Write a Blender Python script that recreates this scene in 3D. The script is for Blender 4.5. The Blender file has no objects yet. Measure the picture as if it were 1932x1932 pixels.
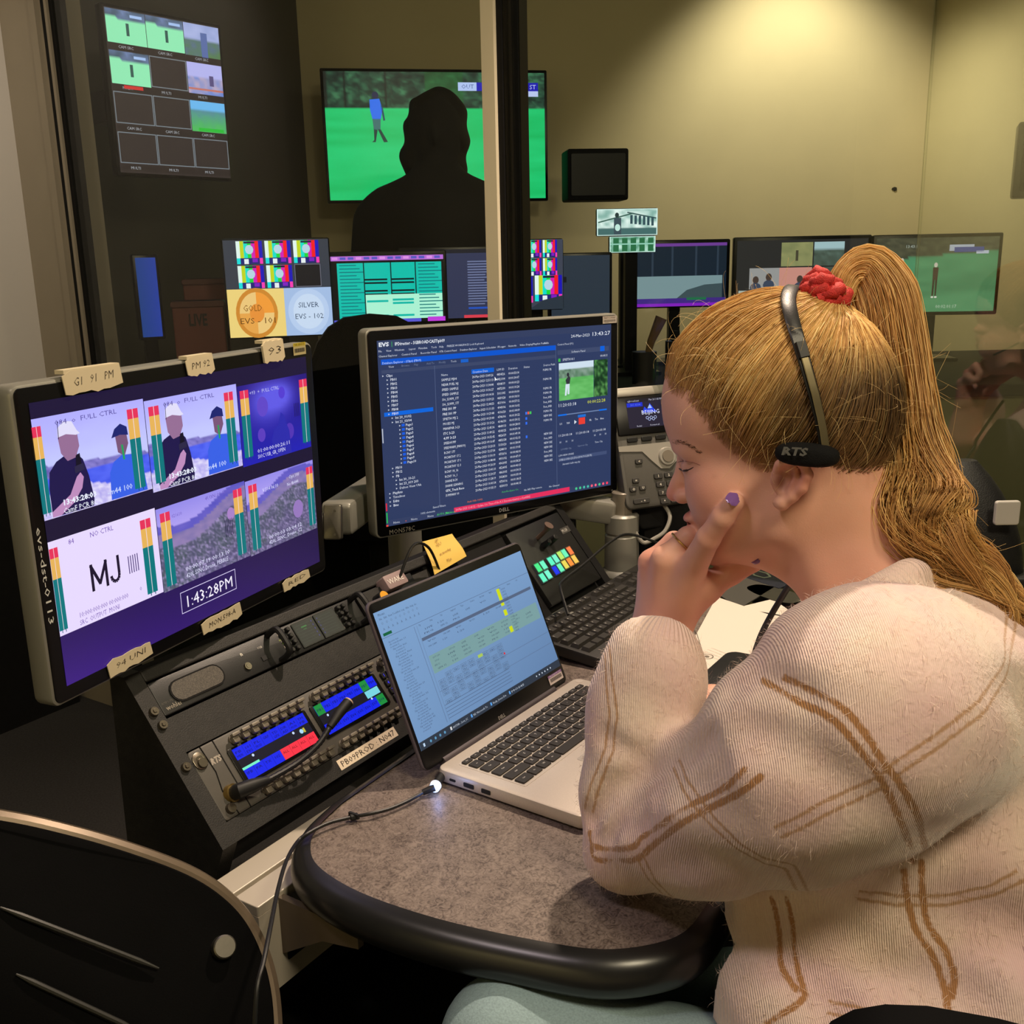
import bpy, math, random
import numpy as np
from mathutils import Matrix, Vector

SC = bpy.context.scene
COL = SC.collection

# ------------------------------------------------------------ camera
CAMM = np.array([[1.0, -0.021, 0.0], [-0.005, -0.243, 0.970], [-0.0205, -0.970, -0.243]])
q0 = CAMM[:, 2] / np.linalg.norm(CAMM[:, 2])
q1 = CAMM[:, 1] - (CAMM[:, 1] @ q0) * q0
q1 /= np.linalg.norm(q1)
CAMM = np.array([np.cross(q1, q0), q1, q0]).T
CAMO = np.array([0, 0, 1.35])
cam = bpy.data.cameras.new('camera')
cam.sensor_width = 36
cam.lens = 36.0
cam.clip_start = 0.02
camo = bpy.data.objects.new('camera', cam)
COL.objects.link(camo)
camo.matrix_world = Matrix([[CAMM[0, 0], -CAMM[0, 1], -CAMM[0, 2], CAMO[0]], [CAMM[1, 0], -CAMM[1, 1], -CAMM[1, 2], CAMO[1]], [CAMM[2, 0], -CAMM[2, 1], -CAMM[2, 2], CAMO[2]], [0, 0, 0, 1]])
SC.camera = camo

# ------------------------------------------------------------ world, exposure, lights
W = bpy.data.worlds.new('world')
SC.world = W
W.use_nodes = True
W.node_tree.nodes['Background'].inputs[0].default_value = (0.9, 0.85, 0.7, 1)
W.node_tree.nodes['Background'].inputs[1].default_value = 0.02
SC.view_settings.view_transform = 'Standard'
SC.view_settings.look = 'None'
SC.view_settings.exposure = 0.0
SC.view_settings.gamma = 1.0
SC.view_settings.use_curve_mapping = False
SC.cycles.max_bounces = 8
SC.cycles.transparent_max_bounces = 16
SC.cycles.use_denoising = True
SC.cycles.sample_clamp_indirect = 4.0


def lamp(name, kind, loc, energy, color, target=None, size=0.1, spot=None, blend=0.5):
    l = bpy.data.lights.new(name, kind)
    l.energy = energy
    l.color = color
    if kind == 'AREA':
        l.shape = 'DISK'
        l.size = size
    else:
        l.shadow_soft_size = size
    if kind == 'SPOT':
        l.spot_size = math.radians(spot)
        l.spot_blend = blend
    o = bpy.data.objects.new(name, l)
    COL.objects.link(o)
    o.location = loc
    if target is not None:
        d = Vector(target) - Vector(loc)
        o.rotation_euler = d.to_track_quat('-Z', 'Y').to_euler()
    return o


WARM = (1.0, 0.74, 0.45)
lamp('key_downlight', 'SPOT', (0.46, 1.72, 2.62), 140, (1.0, 0.79, 0.60), (0.12, 1.10, 0.8), 0.035, 100, 0.6)
lamp('booth_downlight', 'AREA', (0.80, -0.20, 2.62), 26, (1.0, 0.85, 0.58), (0.35, 0.7, 0.9), 0.5)
lamp('booth_left_downlight', 'AREA', (-0.9, 0.4, 2.62), 2.0, (1.0, 0.84, 0.62), (-0.2, 1.2, 0.7), 0.4)
lamp('face_fill', 'SPOT', (-0.75, 0.25, 2.62), 26, (1.0, 0.82, 0.88), (0.2, 0.95, 1.1), 0.12, 42, 0.8)  # unseen fill lamp added for the face, tinted like screen light
lamp('rear_wall_fill', 'SPOT', (-1.9, -0.8, 2.85), 230, (1.0, 0.90, 0.62), (-2.0, -1.8, 1.1), 0.1, 110, 0.6)  # unseen lamp added to brighten the wall that the door glass reflects
lamp('post_fill', 'SPOT', (-1.15, 2.0, 2.85), 48, (1.0, 0.86, 0.68), (-1.75, 2.75, 1.7), 0.08, 60, 0.8)  # unseen lamp added to brighten the left post and white wall
lamp('wall_washer', 'SPOT', (1.42, 4.62, 3.0), 100, (1.0, 0.90, 0.68), (1.46, 4.98, 1.9), 0.05, 96, 0.7)
lamp('far_room_fill', 'AREA', (2.2, 2.3, 2.9), 9, (1.0, 0.90, 0.62), (1.7, 2.9, 0.6), 0.4)  # unseen lamp added to light the right front of the far counter


# ------------------------------------------------------------ pixel rays (frame of 1932 px)
def ray(u, v):
    return CAMM @ np.array([(u - 966) / 1932.0, (v - 966) / 1932.0, 1.0])


def dep(u, v, d):
    return CAMO + ray(u, v) * d


def onz(u, v, z):
    r = ray(u, v)
    return CAMO + r * ((z - CAMO[2]) / r[2])


def onplane(u, v, P, n):
    r = ray(u, v)
    return CAMO + r * (((np.array(P) - CAMO) @ n) / (r @ n))


def A(*v):
    return np.array(v, float)


def unit(v):
    v = np.array(v, float)
    return v / np.linalg.norm(v)


def s2l(c):
    return tuple(((x / 255.0) / 12.92 if x / 255.0 <= 0.04045 else ((x / 255.0 + 0.055) / 1.055) ** 2.4) for x in c)


# ------------------------------------------------------------ materials
def newmat(name):
    m = bpy.data.materials.new(name)
    m.use_nodes = True
    nt = m.node_tree
    return m, nt, nt.nodes['Principled BSDF']


def mat(name, rgb, rough=0.5, metal=0.0, noise=0.0, scale=60, bump=0.0, bscale=None, spec=0.5):
    m, nt, b = newmat(name)
    c = s2l(rgb)
    b.inputs['Base Color'].default_value = (*c, 1)
    b.inputs['Roughness'].default_value = rough
    b.inputs['Metallic'].default_value = metal
    b.inputs['Specular IOR Level'].default_value = spec
    if noise or bump:
        tc = nt.nodes.new('ShaderNodeTexCoord')
        n = nt.nodes.new('ShaderNodeTexNoise')
        n.inputs['Scale'].default_value = scale
        n.inputs['Detail'].default_value = 5
        nt.links.new(tc.outputs['Object'], n.inputs['Vector'])
        if noise:
            r = nt.nodes.new('ShaderNodeValToRGB')
            r.color_ramp.elements[0].position = 0.3
            r.color_ramp.elements[1].position = 0.7
            r.color_ramp.elements[0].color = (*[x * (1 - noise) for x in c], 1)
            r.color_ramp.elements[1].color = (*[min(1, x * (1 + noise)) for x in c], 1)
            nt.links.new(n.outputs[0], r.inputs[0])
            nt.links.new(r.outputs[0], b.inputs['Base Color'])
        if bump:
            n2 = n
            if bscale:
                n2 = nt.nodes.new('ShaderNodeTexNoise')
                n2.inputs['Scale'].default_value = bscale
                n2.inputs['Detail'].default_value = 3
                nt.links.new(tc.outputs['Object'], n2.inputs['Vector'])
            bp = nt.nodes.new('ShaderNodeBump')
            bp.inputs['Strength'].default_value = bump
            bp.inputs['Distance'].default_value = 0.002
            nt.links.new(n2.outputs[0], bp.inputs['Height'])
            nt.links.new(bp.outputs[0], b.inputs['Normal'])
    return m


def attr_mat(name, emit=0.0, rough=0.5, metal=0.0):
    m, nt, b = newmat(name)
    a = nt.nodes.new('ShaderNodeAttribute')
    a.attribute_name = 'Col'
    b.inputs['Roughness'].default_value = rough
    b.inputs['Metallic'].default_value = metal
    if emit:
        b.inputs['Base Color'].default_value = (0.004, 0.004, 0.005, 1)
        nt.links.new(a.outputs['Color'], b.inputs['Emission Color'])
        b.inputs['Emission Strength'].default_value = emit
    else:
        nt.links.new(a.outputs['Color'], b.inputs['Base Color'])
    return m


M_GLOW = attr_mat('screen_glow', 1.0, 0.35)
M_PRINT = attr_mat('printed_surface', 0, 0.6)
M_BLACK = mat('black_plastic', (18, 18, 19), 0.42, bump=0.08, scale=900)
M_BEZEL = mat('bezel_black', (12, 12, 14), 0.3, spec=0.3)
M_SILVER = mat('silver_plastic', (150, 148, 140), 0.38, 0.35)
M_ALU = mat('aluminium', (128, 124, 116), 0.34, 0.9, noise=0.04, scale=300)
M_LAPT = mat('laptop_metal', (212, 200, 188), 0.42, 0.3, noise=0.03, scale=700)
M_LIDD = mat('lid_dark', (88, 80, 86), 0.4, 0.3)
M_RACK = mat('rack_black', (30, 28, 26), 0.62, noise=0.3, scale=90, bump=0.25, bscale=700)
M_RACKD = mat('rack_dark', (15, 14, 15), 0.75, noise=0.2, scale=50, bump=0.1, bscale=500, spec=0.25)
M_RTS = mat('panel_grey', (76, 72, 66), 0.5, 0.1, noise=0.06, scale=40, bump=0.06, bscale=900)
M_KNOB = mat('lever_grey', (128, 120, 108), 0.4, 0.2)
M_SCREW = mat('screw_metal', (120, 112, 100), 0.3, 0.9)
M_BRASS = mat('brass_ring', (190, 160, 95), 0.3, 0.9)
M_RUB = mat('rubber_black', (15, 15, 16), 0.55)
M_CORD = mat('cord_black', (18, 18, 18), 0.45)
M_GREYC = mat('cord_grey', (150, 146, 138), 0.5)
M_TAPE = mat('masking_tape', (214, 200, 170), 0.75, noise=0.05, scale=80, bump=0.3, bscale=250)
M_PAPER = mat('paper', (226, 214, 200), 0.8)
M_BEAM = mat('rail_cream', (205, 195, 180), 0.45, 0.25)
M_EDGE = mat('bullnose_black', (30, 30, 31), 0.3, noise=0.1, scale=30, spec=0.6)
M_PHONE = mat('phone_grey', (84, 82, 78), 0.5, noise=0.03, scale=200)
M_PHS = mat('phone_silver', (170, 166, 158), 0.4, 0.4)
M_MULL = mat('mullion_paint', (236, 224, 196), 0.5)
M_PILLAR = mat('pillar_paint', (150, 140, 124), 0.7, noise=0.04, scale=6, bump=0.05, bscale=400)
M_WALL = mat('wall_beige', (204, 192, 154), 0.85, noise=0.025, scale=4, bump=0.05, bscale=300)
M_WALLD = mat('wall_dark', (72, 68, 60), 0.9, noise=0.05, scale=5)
M_WHITE = mat('wall_white', (206, 200, 196), 0.8)
M_FLOOR = mat('floor_carpet', (52, 50, 50), 0.95, noise=0.3, scale=200, bump=0.4, bscale=900)
M_CEIL = mat('ceiling_paint', (130, 124, 110), 0.9)
M_CHAIR = mat('chair_shell', (6, 6, 7), 0.7, noise=0.15, scale=20, bump=0.1, bscale=700, spec=0.05)
M_CRIM = mat('chair_rim', (112, 98, 82), 0.33, 0.45, noise=0.1, scale=25)
M_MESHK = mat('keys_black', (26, 25, 24), 0.45)


def laminate():
    m, nt, b = newmat('desk_laminate')
    tc = nt.nodes.new('ShaderNodeTexCoord')
    n1 = nt.nodes.new('ShaderNodeTexNoise')
    n1.inputs['Scale'].default_value = 26
    n1.inputs['Detail'].default_value = 6
    n1.inputs['Distortion'].default_value = 2.6
    n2 = nt.nodes.new('ShaderNodeTexNoise')
    n2.inputs['Scale'].default_value = 120
    n2.inputs['Detail'].default_value = 4
    n2.inputs['Distortion'].default_value = 3.0
    mx = nt.nodes.new('ShaderNodeMath')
    mx.operation = 'MULTIPLY_ADD'
    mx.inputs[1].default_value = 0.5
    r = nt.nodes.new('ShaderNodeValToRGB')
    e = r.color_ramp.elements
    e[0].position = 0.55
    e[0].color = (*s2l((76, 64, 58)), 1)
    e[1].position = 0.92
    e[1].color = (*s2l((136, 122, 113)), 1)
    e2 = e.new(0.72)
    e2.color = (*s2l((112, 99, 91)), 1)
    nt.links.new(tc.outputs['Object'], n1.inputs['Vector'])
    nt.links.new(tc.outputs['Object'], n2.inputs['Vector'])
    nt.links.new(n1.outputs[0], mx.inputs[0])
    nt.links.new(n2.outputs[0], mx.inputs[2])
    nt.links.new(mx.outputs[0], r.inputs[0])
    nt.links.new(r.outputs[0], b.inputs['Base Color'])
    b.inputs['Roughness'].default_value = 0.5
    return m


M_LAM = laminate()


def glass_mat(name, tint, refl):
    m = bpy.data.materials.new(name)
    m.use_nodes = True
    nt = m.node_tree
    nt.nodes.clear()
    out = nt.nodes.new('ShaderNodeOutputMaterial')
    mx = nt.nodes.new('ShaderNodeMixShader')
    tr = nt.nodes.new('ShaderNodeBsdfTransparent')
    gl = nt.nodes.new('ShaderNodeBsdfGlossy')
    fr = nt.nodes.new('ShaderNodeFresnel')
    ge = nt.nodes.new('ShaderNodeNewGeometry')
    mr = nt.nodes.new('ShaderNodeMapRange')
    mr.inputs[3].default_value = refl
    mr.inputs[4].default_value = 1.0 / refl
    nt.links.new(ge.outputs['Backfacing'], mr.inputs[0])
    nt.links.new(mr.outputs[0], fr.inputs[0])
    tr.inputs[0].default_value = (*tint, 1)
    gl.inputs['Roughness'].default_value = 0.0
    nt.links.new(fr.outputs[0], mx.inputs[0])
    nt.links.new(tr.outputs[0], mx.inputs[1])
    nt.links.new(gl.outputs[0], mx.inputs[2])
    nt.links.new(mx.outputs[0], out.inputs[0])
    return m


M_GLASS = glass_mat('booth_glass', (0.97, 0.98, 0.96), 1.35)
M_GLASS2 = glass_mat('door_glass', (0.93, 0.95, 0.90), 1.8)
M_MICAG = mat('aluminium_dark', (46, 42, 36), 0.4, 0.5)


# ------------------------------------------------------------ mesh builder
RM = {}


class Fr:
    """frame: origin O, axes R (right), U (up), N (out)"""

    def __init__(s, O, R, U):
        s.O = np.array(O, float)
        s.R = unit(R)
        U = np.array(U, float)
        s.U = unit(U - (U @ s.R) * s.R)
        s.N = np.cross(s.R, s.U)

    def p(s, x, y, z=0):
        return s.O + s.R * x + s.U * y + s.N * z

    def off(s, x, y, z=0):
        return Fr(s.p(x, y, z), s.R, s.U)

    def mat(s):
        return np.array([[*[s.R[i], s.U[i], s.N[i]], s.O[i]] for i in range(3)] + [[0, 0, 0, 1]])


WF = Fr((0, 0, 0), (1, 0, 0), (0, 1, 0))


class MB:
    def __init__(s):
        s.v = []
        s.f = []
        s.c = []
        s.col = (0.5, 0.5, 0.5)

    def add(s, vs, fs, col=None):
        k = len(s.v)
        s.v.extend([tuple(map(float, v)) for v in vs])
        s.f.extend([tuple(i + k for i in f) for f in fs])
        s.c.extend([col or s.col] * len(fs))
        return s

    def box(s, fr, x0, x1, y0, y1, z0, z1, b=0.0, col=None):
        if b <= 0:
            P = [fr.p(x, y, z) for z in (z0, z1) for y in (y0, y1) for x in (x0, x1)]
            return s.add(P, [(0, 2, 3, 1), (4, 5, 7, 6), (0, 1, 5, 4), (2, 6, 7, 3), (0, 4, 6, 2), (1, 3, 7, 5)], col)
        # chamfered in all directions via rounded outline with inset top and bottom
        return s.slab(fr, x0, x1, y0, y1, z0, z1, r=b * 1.5, b=b, col=col)

    def slab(s, fr, x0, x1, y0, y1, z0, z1, r=0.01, b=0.0, n=4, col=None):
        b = min(b, (z1 - z0) / 2.01)
        r = min(r, (x1 - x0) / 2.01, (y1 - y0) / 2.01)

        def ring(ins, z):
            rr = max(r - ins, 1e-4)
            pts = []
            for (cx, cy, a0) in ((x1 - r, y1 - r, 0), (x0 + r, y1 - r, 90), (x0 + r, y0 + r, 180), (x1 - r, y0 + r, 270)):
                for k in range(n + 1):
                    a = math.radians(a0 + 90.0 * k / n)
                    pts.append(fr.p(cx + rr * math.cos(a), cy + rr * math.sin(a), z))
            return pts
        rings = []
        if b > 0:
            rings = [ring(b, z0), ring(b * .3, z0 + b * .3), ring(0, z0 + b), ring(0, z1 - b), ring(b * .3, z1 - b * .3), ring(b, z1)]
        else:
            rings = [ring(0, z0), ring(0, z1)]
        return s.loft(rings, True, True, col)

    def loft(s, rings, cap0=True, cap1=True, col=None, closed=True):
        n = len(rings[0])
        V = [p for r in rings for p in r]
        Fc = []
        for i in range(len(rings) - 1):
            for j in range(n if closed else n - 1):
                a = i * n + j
                b_ = i * n + (j + 1) % n
                Fc.append((a, b_, b_ + n, a + n))
        if cap0:
            Fc.append(tuple(range(n - 1, -1, -1)))
        if cap1:
            Fc.append(tuple((len(rings) - 1) * n + j for j in range(n)))
        return s.add(V, Fc, col)

    def poly(s, fr, pts, z0, z1, col=None):
        a = sum(pts[i][0] * pts[(i + 1) % len(pts)][1] - pts[(i + 1) % len(pts)][0] * pts[i][1] for i in range(len(pts)))
        if a < 0:
            pts = pts[::-1]
        return s.loft([[fr.p(x, y, z0) for x, y in pts], [fr.p(x, y, z1) for x, y in pts]], True, True, col)

    def tube(s, P, r, n=8, col=None, caps=True):
        P = [np.array(p, float) for p in P]
        rr = r if hasattr(r, '__len__') else [r] * len(P)
        t0 = unit(P[1] - P[0])
        up = A(0, 0, 1) if abs(t0[2]) < 0.9 else A(1, 0, 0)
        x = unit(np.cross(t0, up))
        rings = []
        for i, p in enumerate(P):
            t = P[min(i + 1, len(P) - 1)] - P[max(i - 1, 0)]
            t = unit(t)
            x = unit(x - (x @ t) * t)
            y = np.cross(t, x)
            rings.append([p + rr[i] * (x * math.cos(2 * math.pi * k / n) + y * math.sin(2 * math.pi * k / n)) for k in range(n)])
        return s.loft(rings, caps, caps, col)

    def cyl(s, fr, x, y, z0, z1, r0, r1=None, n=20, col=None, bev=0):
        r1 = r0 if r1 is None else r1
        prof = [(r0, z0), (r1, z1)]
        if bev:
            prof = [(r0, z0), (r1, z1 - bev), (r1 - bev, z1)]
        rings = [[fr.p(x + r * math.cos(2 * math.pi * k / n), y + r * math.sin(2 * math.pi * k / n), z) for k in range(n)] for r, z in prof]
        return s.loft(rings, True, True, col)

    def build(s, name, m, parent=None, smooth=False, attr=False, loc=None, sharp=35):
        V = np.array(s.v)
        me = bpy.data.meshes.new(name)
        o = bpy.data.objects.new(name, me)
        COL.objects.link(o)
        if parent is not None:
            Mi = np.linalg.inv(RM[parent.name])
            V = V @ Mi[:3, :3].T + Mi[:3, 3]
            RM[o.name] = RM[parent.name]
            o.parent = parent
        else:
            L = np.array([(V[:, 0].min() + V[:, 0].max()) / 2, (V[:, 1].min() + V[:, 1].max()) / 2, V[:, 2].min()]) if loc is None else np.array(loc, float)
            V = V - L
            o.location = L
            T = np.eye(4)
            T[:3, 3] = L
            RM[o.name] = T
        me.from_pydata(V.tolist(), [], s.f)
        if isinstance(m, (list, tuple)):
            for q in m:
                me.materials.append(q)
        else:
            me.materials.append(m)
        if attr:
            ca = me.color_attributes.new('Col', 'FLOAT_COLOR', 'CORNER')
            arr = []
            for f, c in zip(s.f, s.c):
                if len(c) and hasattr(c[0], '__len__'):
                    for q in c:
                        arr.extend((q[0], q[1], q[2], 1))
                else:
                    arr.extend((c[0], c[1], c[2], 1) * len(f))
            ca.data.foreach_set('color', arr)
        if smooth:
            me.polygons.foreach_set('use_smooth', [True] * len(me.polygons))
            me.set_sharp_from_angle(angle=math.radians(sharp))
        me.update()
        return o


def tag(o, label=None, cat=None, group=None, kind=None):
    if label:
        o['label'] = label
    if cat:
        o['category'] = cat
    if group:
        o['group'] = group
    if kind:
        o['kind'] = kind
    return o


def thing(name, label, cat, fr, group=None):
    o = bpy.data.objects.new(name, None)
    o.empty_display_size = 0.05
    COL.objects.link(o)
    o.matrix_world = Matrix(fr.mat().tolist())
    RM[o.name] = fr.mat()
    return tag(o, label, cat, group)


def struct(name, mb, m, **k):
    return tag(mb.build(name, m, None, **k), kind='structure')


# ------------------------------------------------------------ text glyph cache and painted canvas
_TC = {}


def text_mesh(sx, bold=0.0, res=1):
    if bold > 0 and any(ch in sx for ch in 'MWNmw'):
        bold = 0.0
    k = (sx, bold, res)
    if k not in _TC:
        cu = bpy.data.curves.new('t', 'FONT')
        cu.body = sx
        cu.size = 1.0
        cu.resolution_u = res
        cu.offset = bold
        ob = bpy.data.objects.new('t', cu)
        me = bpy.data.meshes.new_from_object(ob)
        V = np.array([v.co[:] for v in me.vertices]) if len(me.vertices) else np.zeros((0, 3))
        Fc = [tuple(p.vertices) for p in me.polygons]
        w = V[:, 0].max() if len(V) else 0.5
        bpy.data.objects.remove(ob)
        bpy.data.curves.remove(cu)
        bpy.data.meshes.remove(me)
        _TC[k] = (V, Fc, w)
    return _TC[k]


class Canvas:
    """flat painted surface: w x h metres, wu x hu units, origin top left, y down"""

    def __init__(s, fr, w, h, wu, hu, z=0.0003, dz=0.00012):
        s.fr, s.w, s.h, s.wu, s.hu, s.z, s.dz = fr, w, h, wu, hu, z, dz
        s.mb = MB()
        s.layer = 0

    def P(s, x, y):
        return s.fr.p(x / s.wu * s.w - s.w / 2, s.h / 2 - y / s.hu * s.h, s.z + s.layer * s.dz)

    def rect(s, x0, y0, x1, y1, c, L=None):
        if L is not None:
            s.layer = L
        s.mb.add([s.P(x0, y1), s.P(x1, y1), s.P(x1, y0), s.P(x0, y0)], [(0, 1, 2, 3)], s2l(c))

    def poly(s, pts, c, L=None):
        if L is not None:
            s.layer = L
        a = sum(pts[i][0] * pts[(i + 1) % len(pts)][1] - pts[(i + 1) % len(pts)][0] * pts[i][1] for i in range(len(pts)))
        if a > 0:
            pts = pts[::-1]
        s.mb.add([s.P(*p) for p in pts], [tuple(range(len(pts)))], s2l(c))

    def ell(s, cx, cy, rx, ry, c, L=None, n=16, a0=0, a1=360):
        pts = [(cx + rx * math.cos(math.radians(a0 + (a1 - a0) * k / n)), cy + ry * math.sin(math.radians(a0 + (a1 - a0) * k / n))) for k in range(n if a1 - a0 == 360 else n + 1)]
        if a1 - a0 != 360:
            pts.append((cx, cy))
        s.poly(pts, c, L)

    def ring(s, cx, cy, r, t, c, L=None, n=24, ry=None):
        ry = ry or r
        if L is not None:
            s.layer = L
        for k in range(n):
            a, b = 2 * math.pi * k / n, 2 * math.pi * (k + 1) / n
            s.poly([(cx + r * math.cos(a), cy + ry * math.sin(a)), (cx + r * math.cos(b), cy + ry * math.sin(b)), (cx + (r - t) * math.cos(b), cy + (ry - t) * math.sin(b)), (cx + (r - t) * math.cos(a), cy + (ry - t) * math.sin(a))], c)

    def line(s, x0, y0, x1, y1, t, c, L=None):
        d = math.hypot(x1 - x0, y1 - y0) or 1
        nx, ny = -(y1 - y0) / d * t / 2, (x1 - x0) / d * t / 2
        s.poly([(x0 + nx, y0 + ny), (x1 + nx, y1 + ny), (x1 - nx, y1 - ny), (x0 - nx, y0 - ny)], c, L)

    def frame(s, x0, y0, x1, y1, t, c, L=None):
        for q in ((x0, y0, x1, y0 + t), (x0, y1 - t, x1, y1), (x0, y0, x0 + t, y1), (x1 - t, y0, x1, y1)):
            s.rect(*q, c, L)

    def grid(s, x0, y0, x1, y1, nx, ny, fn, L=None):
        if L is not None:
            s.layer = L
        k = len(s.mb.v)
        C = [[s2l([max(0, min(255, q)) for q in fn(i / nx, j / ny)]) for i in range(nx + 1)] for j in range(ny + 1)]
        s.mb.v.extend([tuple(s.P(x0 + (x1 - x0) * i / nx, y0 + (y1 - y0) * j / ny)) for j in range(ny + 1) for i in range(nx + 1)])
        for j in range(ny):
            for i in range(nx):
                a = k + j * (nx + 1) + i
                s.mb.f.append((a, a + nx + 1, a + nx + 2, a + 1))
                s.mb.c.append((C[j][i], C[j + 1][i], C[j + 1][i + 1], C[j][i + 1]))

    def text(s, x, y, size, t, c, L=None, bold=0.0, w=None, rot=0, res=1, shear=0):
        """x, y = baseline left; size = cap height in units; w forces the width in units"""
        if L is not None:
            s.layer = L
        V, Fc, tw = text_mesh(t, bold, res)
        if not len(V):
            return
        k = size / 0.70
        kx = (w / tw) if w else k
        ca, sa = math.cos(math.radians(rot)), math.sin(math.radians(rot))
        P = []
        for v in V:
            dx, dy = v[0] * kx + shear * v[1] * k, -v[1] * k
            P.append(s.P(x + dx * ca - dy * sa, y + dx * sa + dy * ca))
        s.mb.add(P, Fc, s2l(c))

    def build(s, name, m, parent, **k):
        return s.mb.build(name, m, parent, attr=True, **k)

# ============================================================ geometry of the place
AZ = math.radians(33)
DD = A(math.sin(AZ), math.cos(AZ), 0)      # along the console, towards the glass wall
EE = A(-math.cos(AZ), math.sin(AZ), 0)     # from the operator towards the console
ZZ = A(0, 0, 1)


def de(d, e, z=0):
    return DD * d + EE * e + ZZ * z


rnd = random.Random(4)
_rs = np.random.RandomState(3)
_NT = _rs.rand(64, 64)


def vn(x, y):
    xi, yi = int(math.floor(x)), int(math.floor(y))
    fx, fy = x - xi, y - yi
    a, b = _NT[yi % 64, xi % 64], _NT[yi % 64, (xi + 1) % 64]
    c, d = _NT[(yi + 1) % 64, xi % 64], _NT[(yi + 1) % 64, (xi + 1) % 64]
    return (a * (1 - fx) + b * fx) * (1 - fy) + (c * (1 - fx) + d * fx) * fy


def mixc(a, b, t):
    t = max(0, min(1, t))
    return [a[i] * (1 - t) + b[i] * t for i in range(3)]


# ------------------------------------------------------------ room shell
BW = A(-0.29, 5.0, 0)                       # back wall of the room behind the glass
BR = A(0.985, 0.174, 0)
m = MB()
m.box(WF, -3.5, 4.5, -2.5, 8.0, -0.1, 0.0)
struct('floor', m, M_FLOOR)
m = MB()
m.box(WF, -3.5, 4.5, -2.5, 8.0, 3.05, 3.12)
struct('ceiling', m, M_CEIL)
fb = Fr(BW, BR, ZZ)
c_r = 2.44
m = MB()
m.box(fb, -0.80, c_r, 0, 3.05, -0.1, 0)
struct('wall_back', m, M_WALL)
fr_ = Fr(fb.p(c_r, 0, 0), fb.N, ZZ)
m = MB()
m.box(fr_, 0.0, 3.4, 0, 3.05, -0.1, 0)
struct('wall_right', m, M_WALL)
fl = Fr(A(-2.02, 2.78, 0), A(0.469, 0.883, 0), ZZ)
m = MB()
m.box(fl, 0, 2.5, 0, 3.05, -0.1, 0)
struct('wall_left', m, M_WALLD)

# glass wall across the end of the console
GP = DD * 1.81
GF = Fr(GP, -EE, ZZ)                        # x runs to the right, N points back to the camera


def gx(u, v):
    return float((onplane(u, v, GP, DD) - GP) @ GF.R)


x_post = gx(172, 640)
x_m0 = gx(919, 300)
x_m1 = x_m0 + 0.034
x_d = gx(1722, 620)
m = MB()
m.box(GF, x_post, x_m0 + 0.01, 0.05, 3.05, -0.010, -0.002)
struct('window_1', m, M_GLASS)
m = MB()
m.box(GF, x_m1, x_d, 0.05, 3.05, -0.010, -0.002)
struct('window_2', m, M_GLASS)
m = MB()
m.box(GF, x_d, x_d + 1.25, 0.05, 3.05, 0.008, 0.016)
struct('door_1', m, M_GLASS2)
# metal mullion and the dark sliding frames beside it
m = MB()
m.box(GF, x_m0, x_m0 + 0.030, 0, 3.05, -0.03, 0.012)
struct('trim_1', m, M_MULL)
m = MB()
x0 = x_m0 + 0.030
m.box(GF, x0, x0 + 0.012, 0, 3.05, -0.040, 0.002)
m.box(GF, x0 + 0.012, x0 + 0.040, 0, 3.05, -0.045, -0.012)
struct('trim_2', m, M_RACKD)
m = MB()
m.box(GF, x0 + 0.0125, x0 + 0.0150, 0, 3.05, -0.012, -0.003)
m.box(GF, x0 + 0.024, x0 + 0.0265, 0, 3.05, -0.012, -0.006)
m.box(GF, x0 + 0.040, x0 + 0.0425, 0, 3.05, -0.045, -0.016)
struct('trim_3', m, M_MICAG)
# left post
m = MB()
m.box(GF, x_post - 0.46, x_post - 0.045, 0, 3.05, -0.12, 0.0)
struct('wall_side', m, M_PILLAR)
m = MB()
m.box(GF, x_post - 0.085, x_post - 0.058, 0, 3.05, 0.0, 0.012)
m.box(GF, x_post - 0.020, x_post - 0.010, 0, 3.05, -0.02, 0.010)
struct('trim_4', m, M_PILLAR)
m = MB()
m.box(GF, x_post - 0.045, x_post + 0.004, 0, 3.05, -0.04, 0.002)
struct('trim_5', m, M_RACKD)
# near white side wall that meets the post (left edge of the view)
x_w = gx(38, 480)
wp = GF.p(x_w, 0, 0)
fw = Fr(wp, -DD, ZZ)
m = MB()
m.box(Fr(wp, DD, ZZ), -2.6, 0.0, 0.93, 3.05, 0.0, 0.05)
struct('wall_booth', m, M_WHITE)
m = MB()
m.box(Fr(wp, DD, ZZ), -2.6, -0.03, 0.0, 0.93, 0.0, 0.05)
struct('trim_6', m, M_RACKD)
m = MB()
fw2 = Fr(wp, DD, ZZ)
m.box(fw2, -0.62, -0.16, 1.18, 1.78, -0.004, -0.001)
tag(m.build('paper_sheet', M_PAPER), 'white paper sheet on the white wall at the left edge', 'paper')
m = MB()
m.box(WF, -3.4, 3.5, -1.9, -1.8, 0, 3.05)
struct('wall_behind', m, M_WALL)

# ------------------------------------------------------------ things beyond the glass
def far_frame(u0, v0, u1, v1, Y, az):
    uc, vc = (u0 + u1) / 2, (v0 + v1) / 2
    r = ray(uc, vc)
    C = CAMO + r * (Y / r[1])
    a = math.radians(az)
    f = Fr(C, A(math.sin(a), math.cos(a), 0), ZZ)
    q = [(onplane(u, v, C, f.N) - C) for u, v in ((u0, vc), (u1, vc), (uc, v0), (uc, v1))]
    xl, xr, yt, yb = q[0] @ f.R, q[1] @ f.R, q[2] @ f.U, q[3] @ f.U
    return f.off((xl + xr) / 2, (yt + yb) / 2), xr - xl, yt - yb


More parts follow.
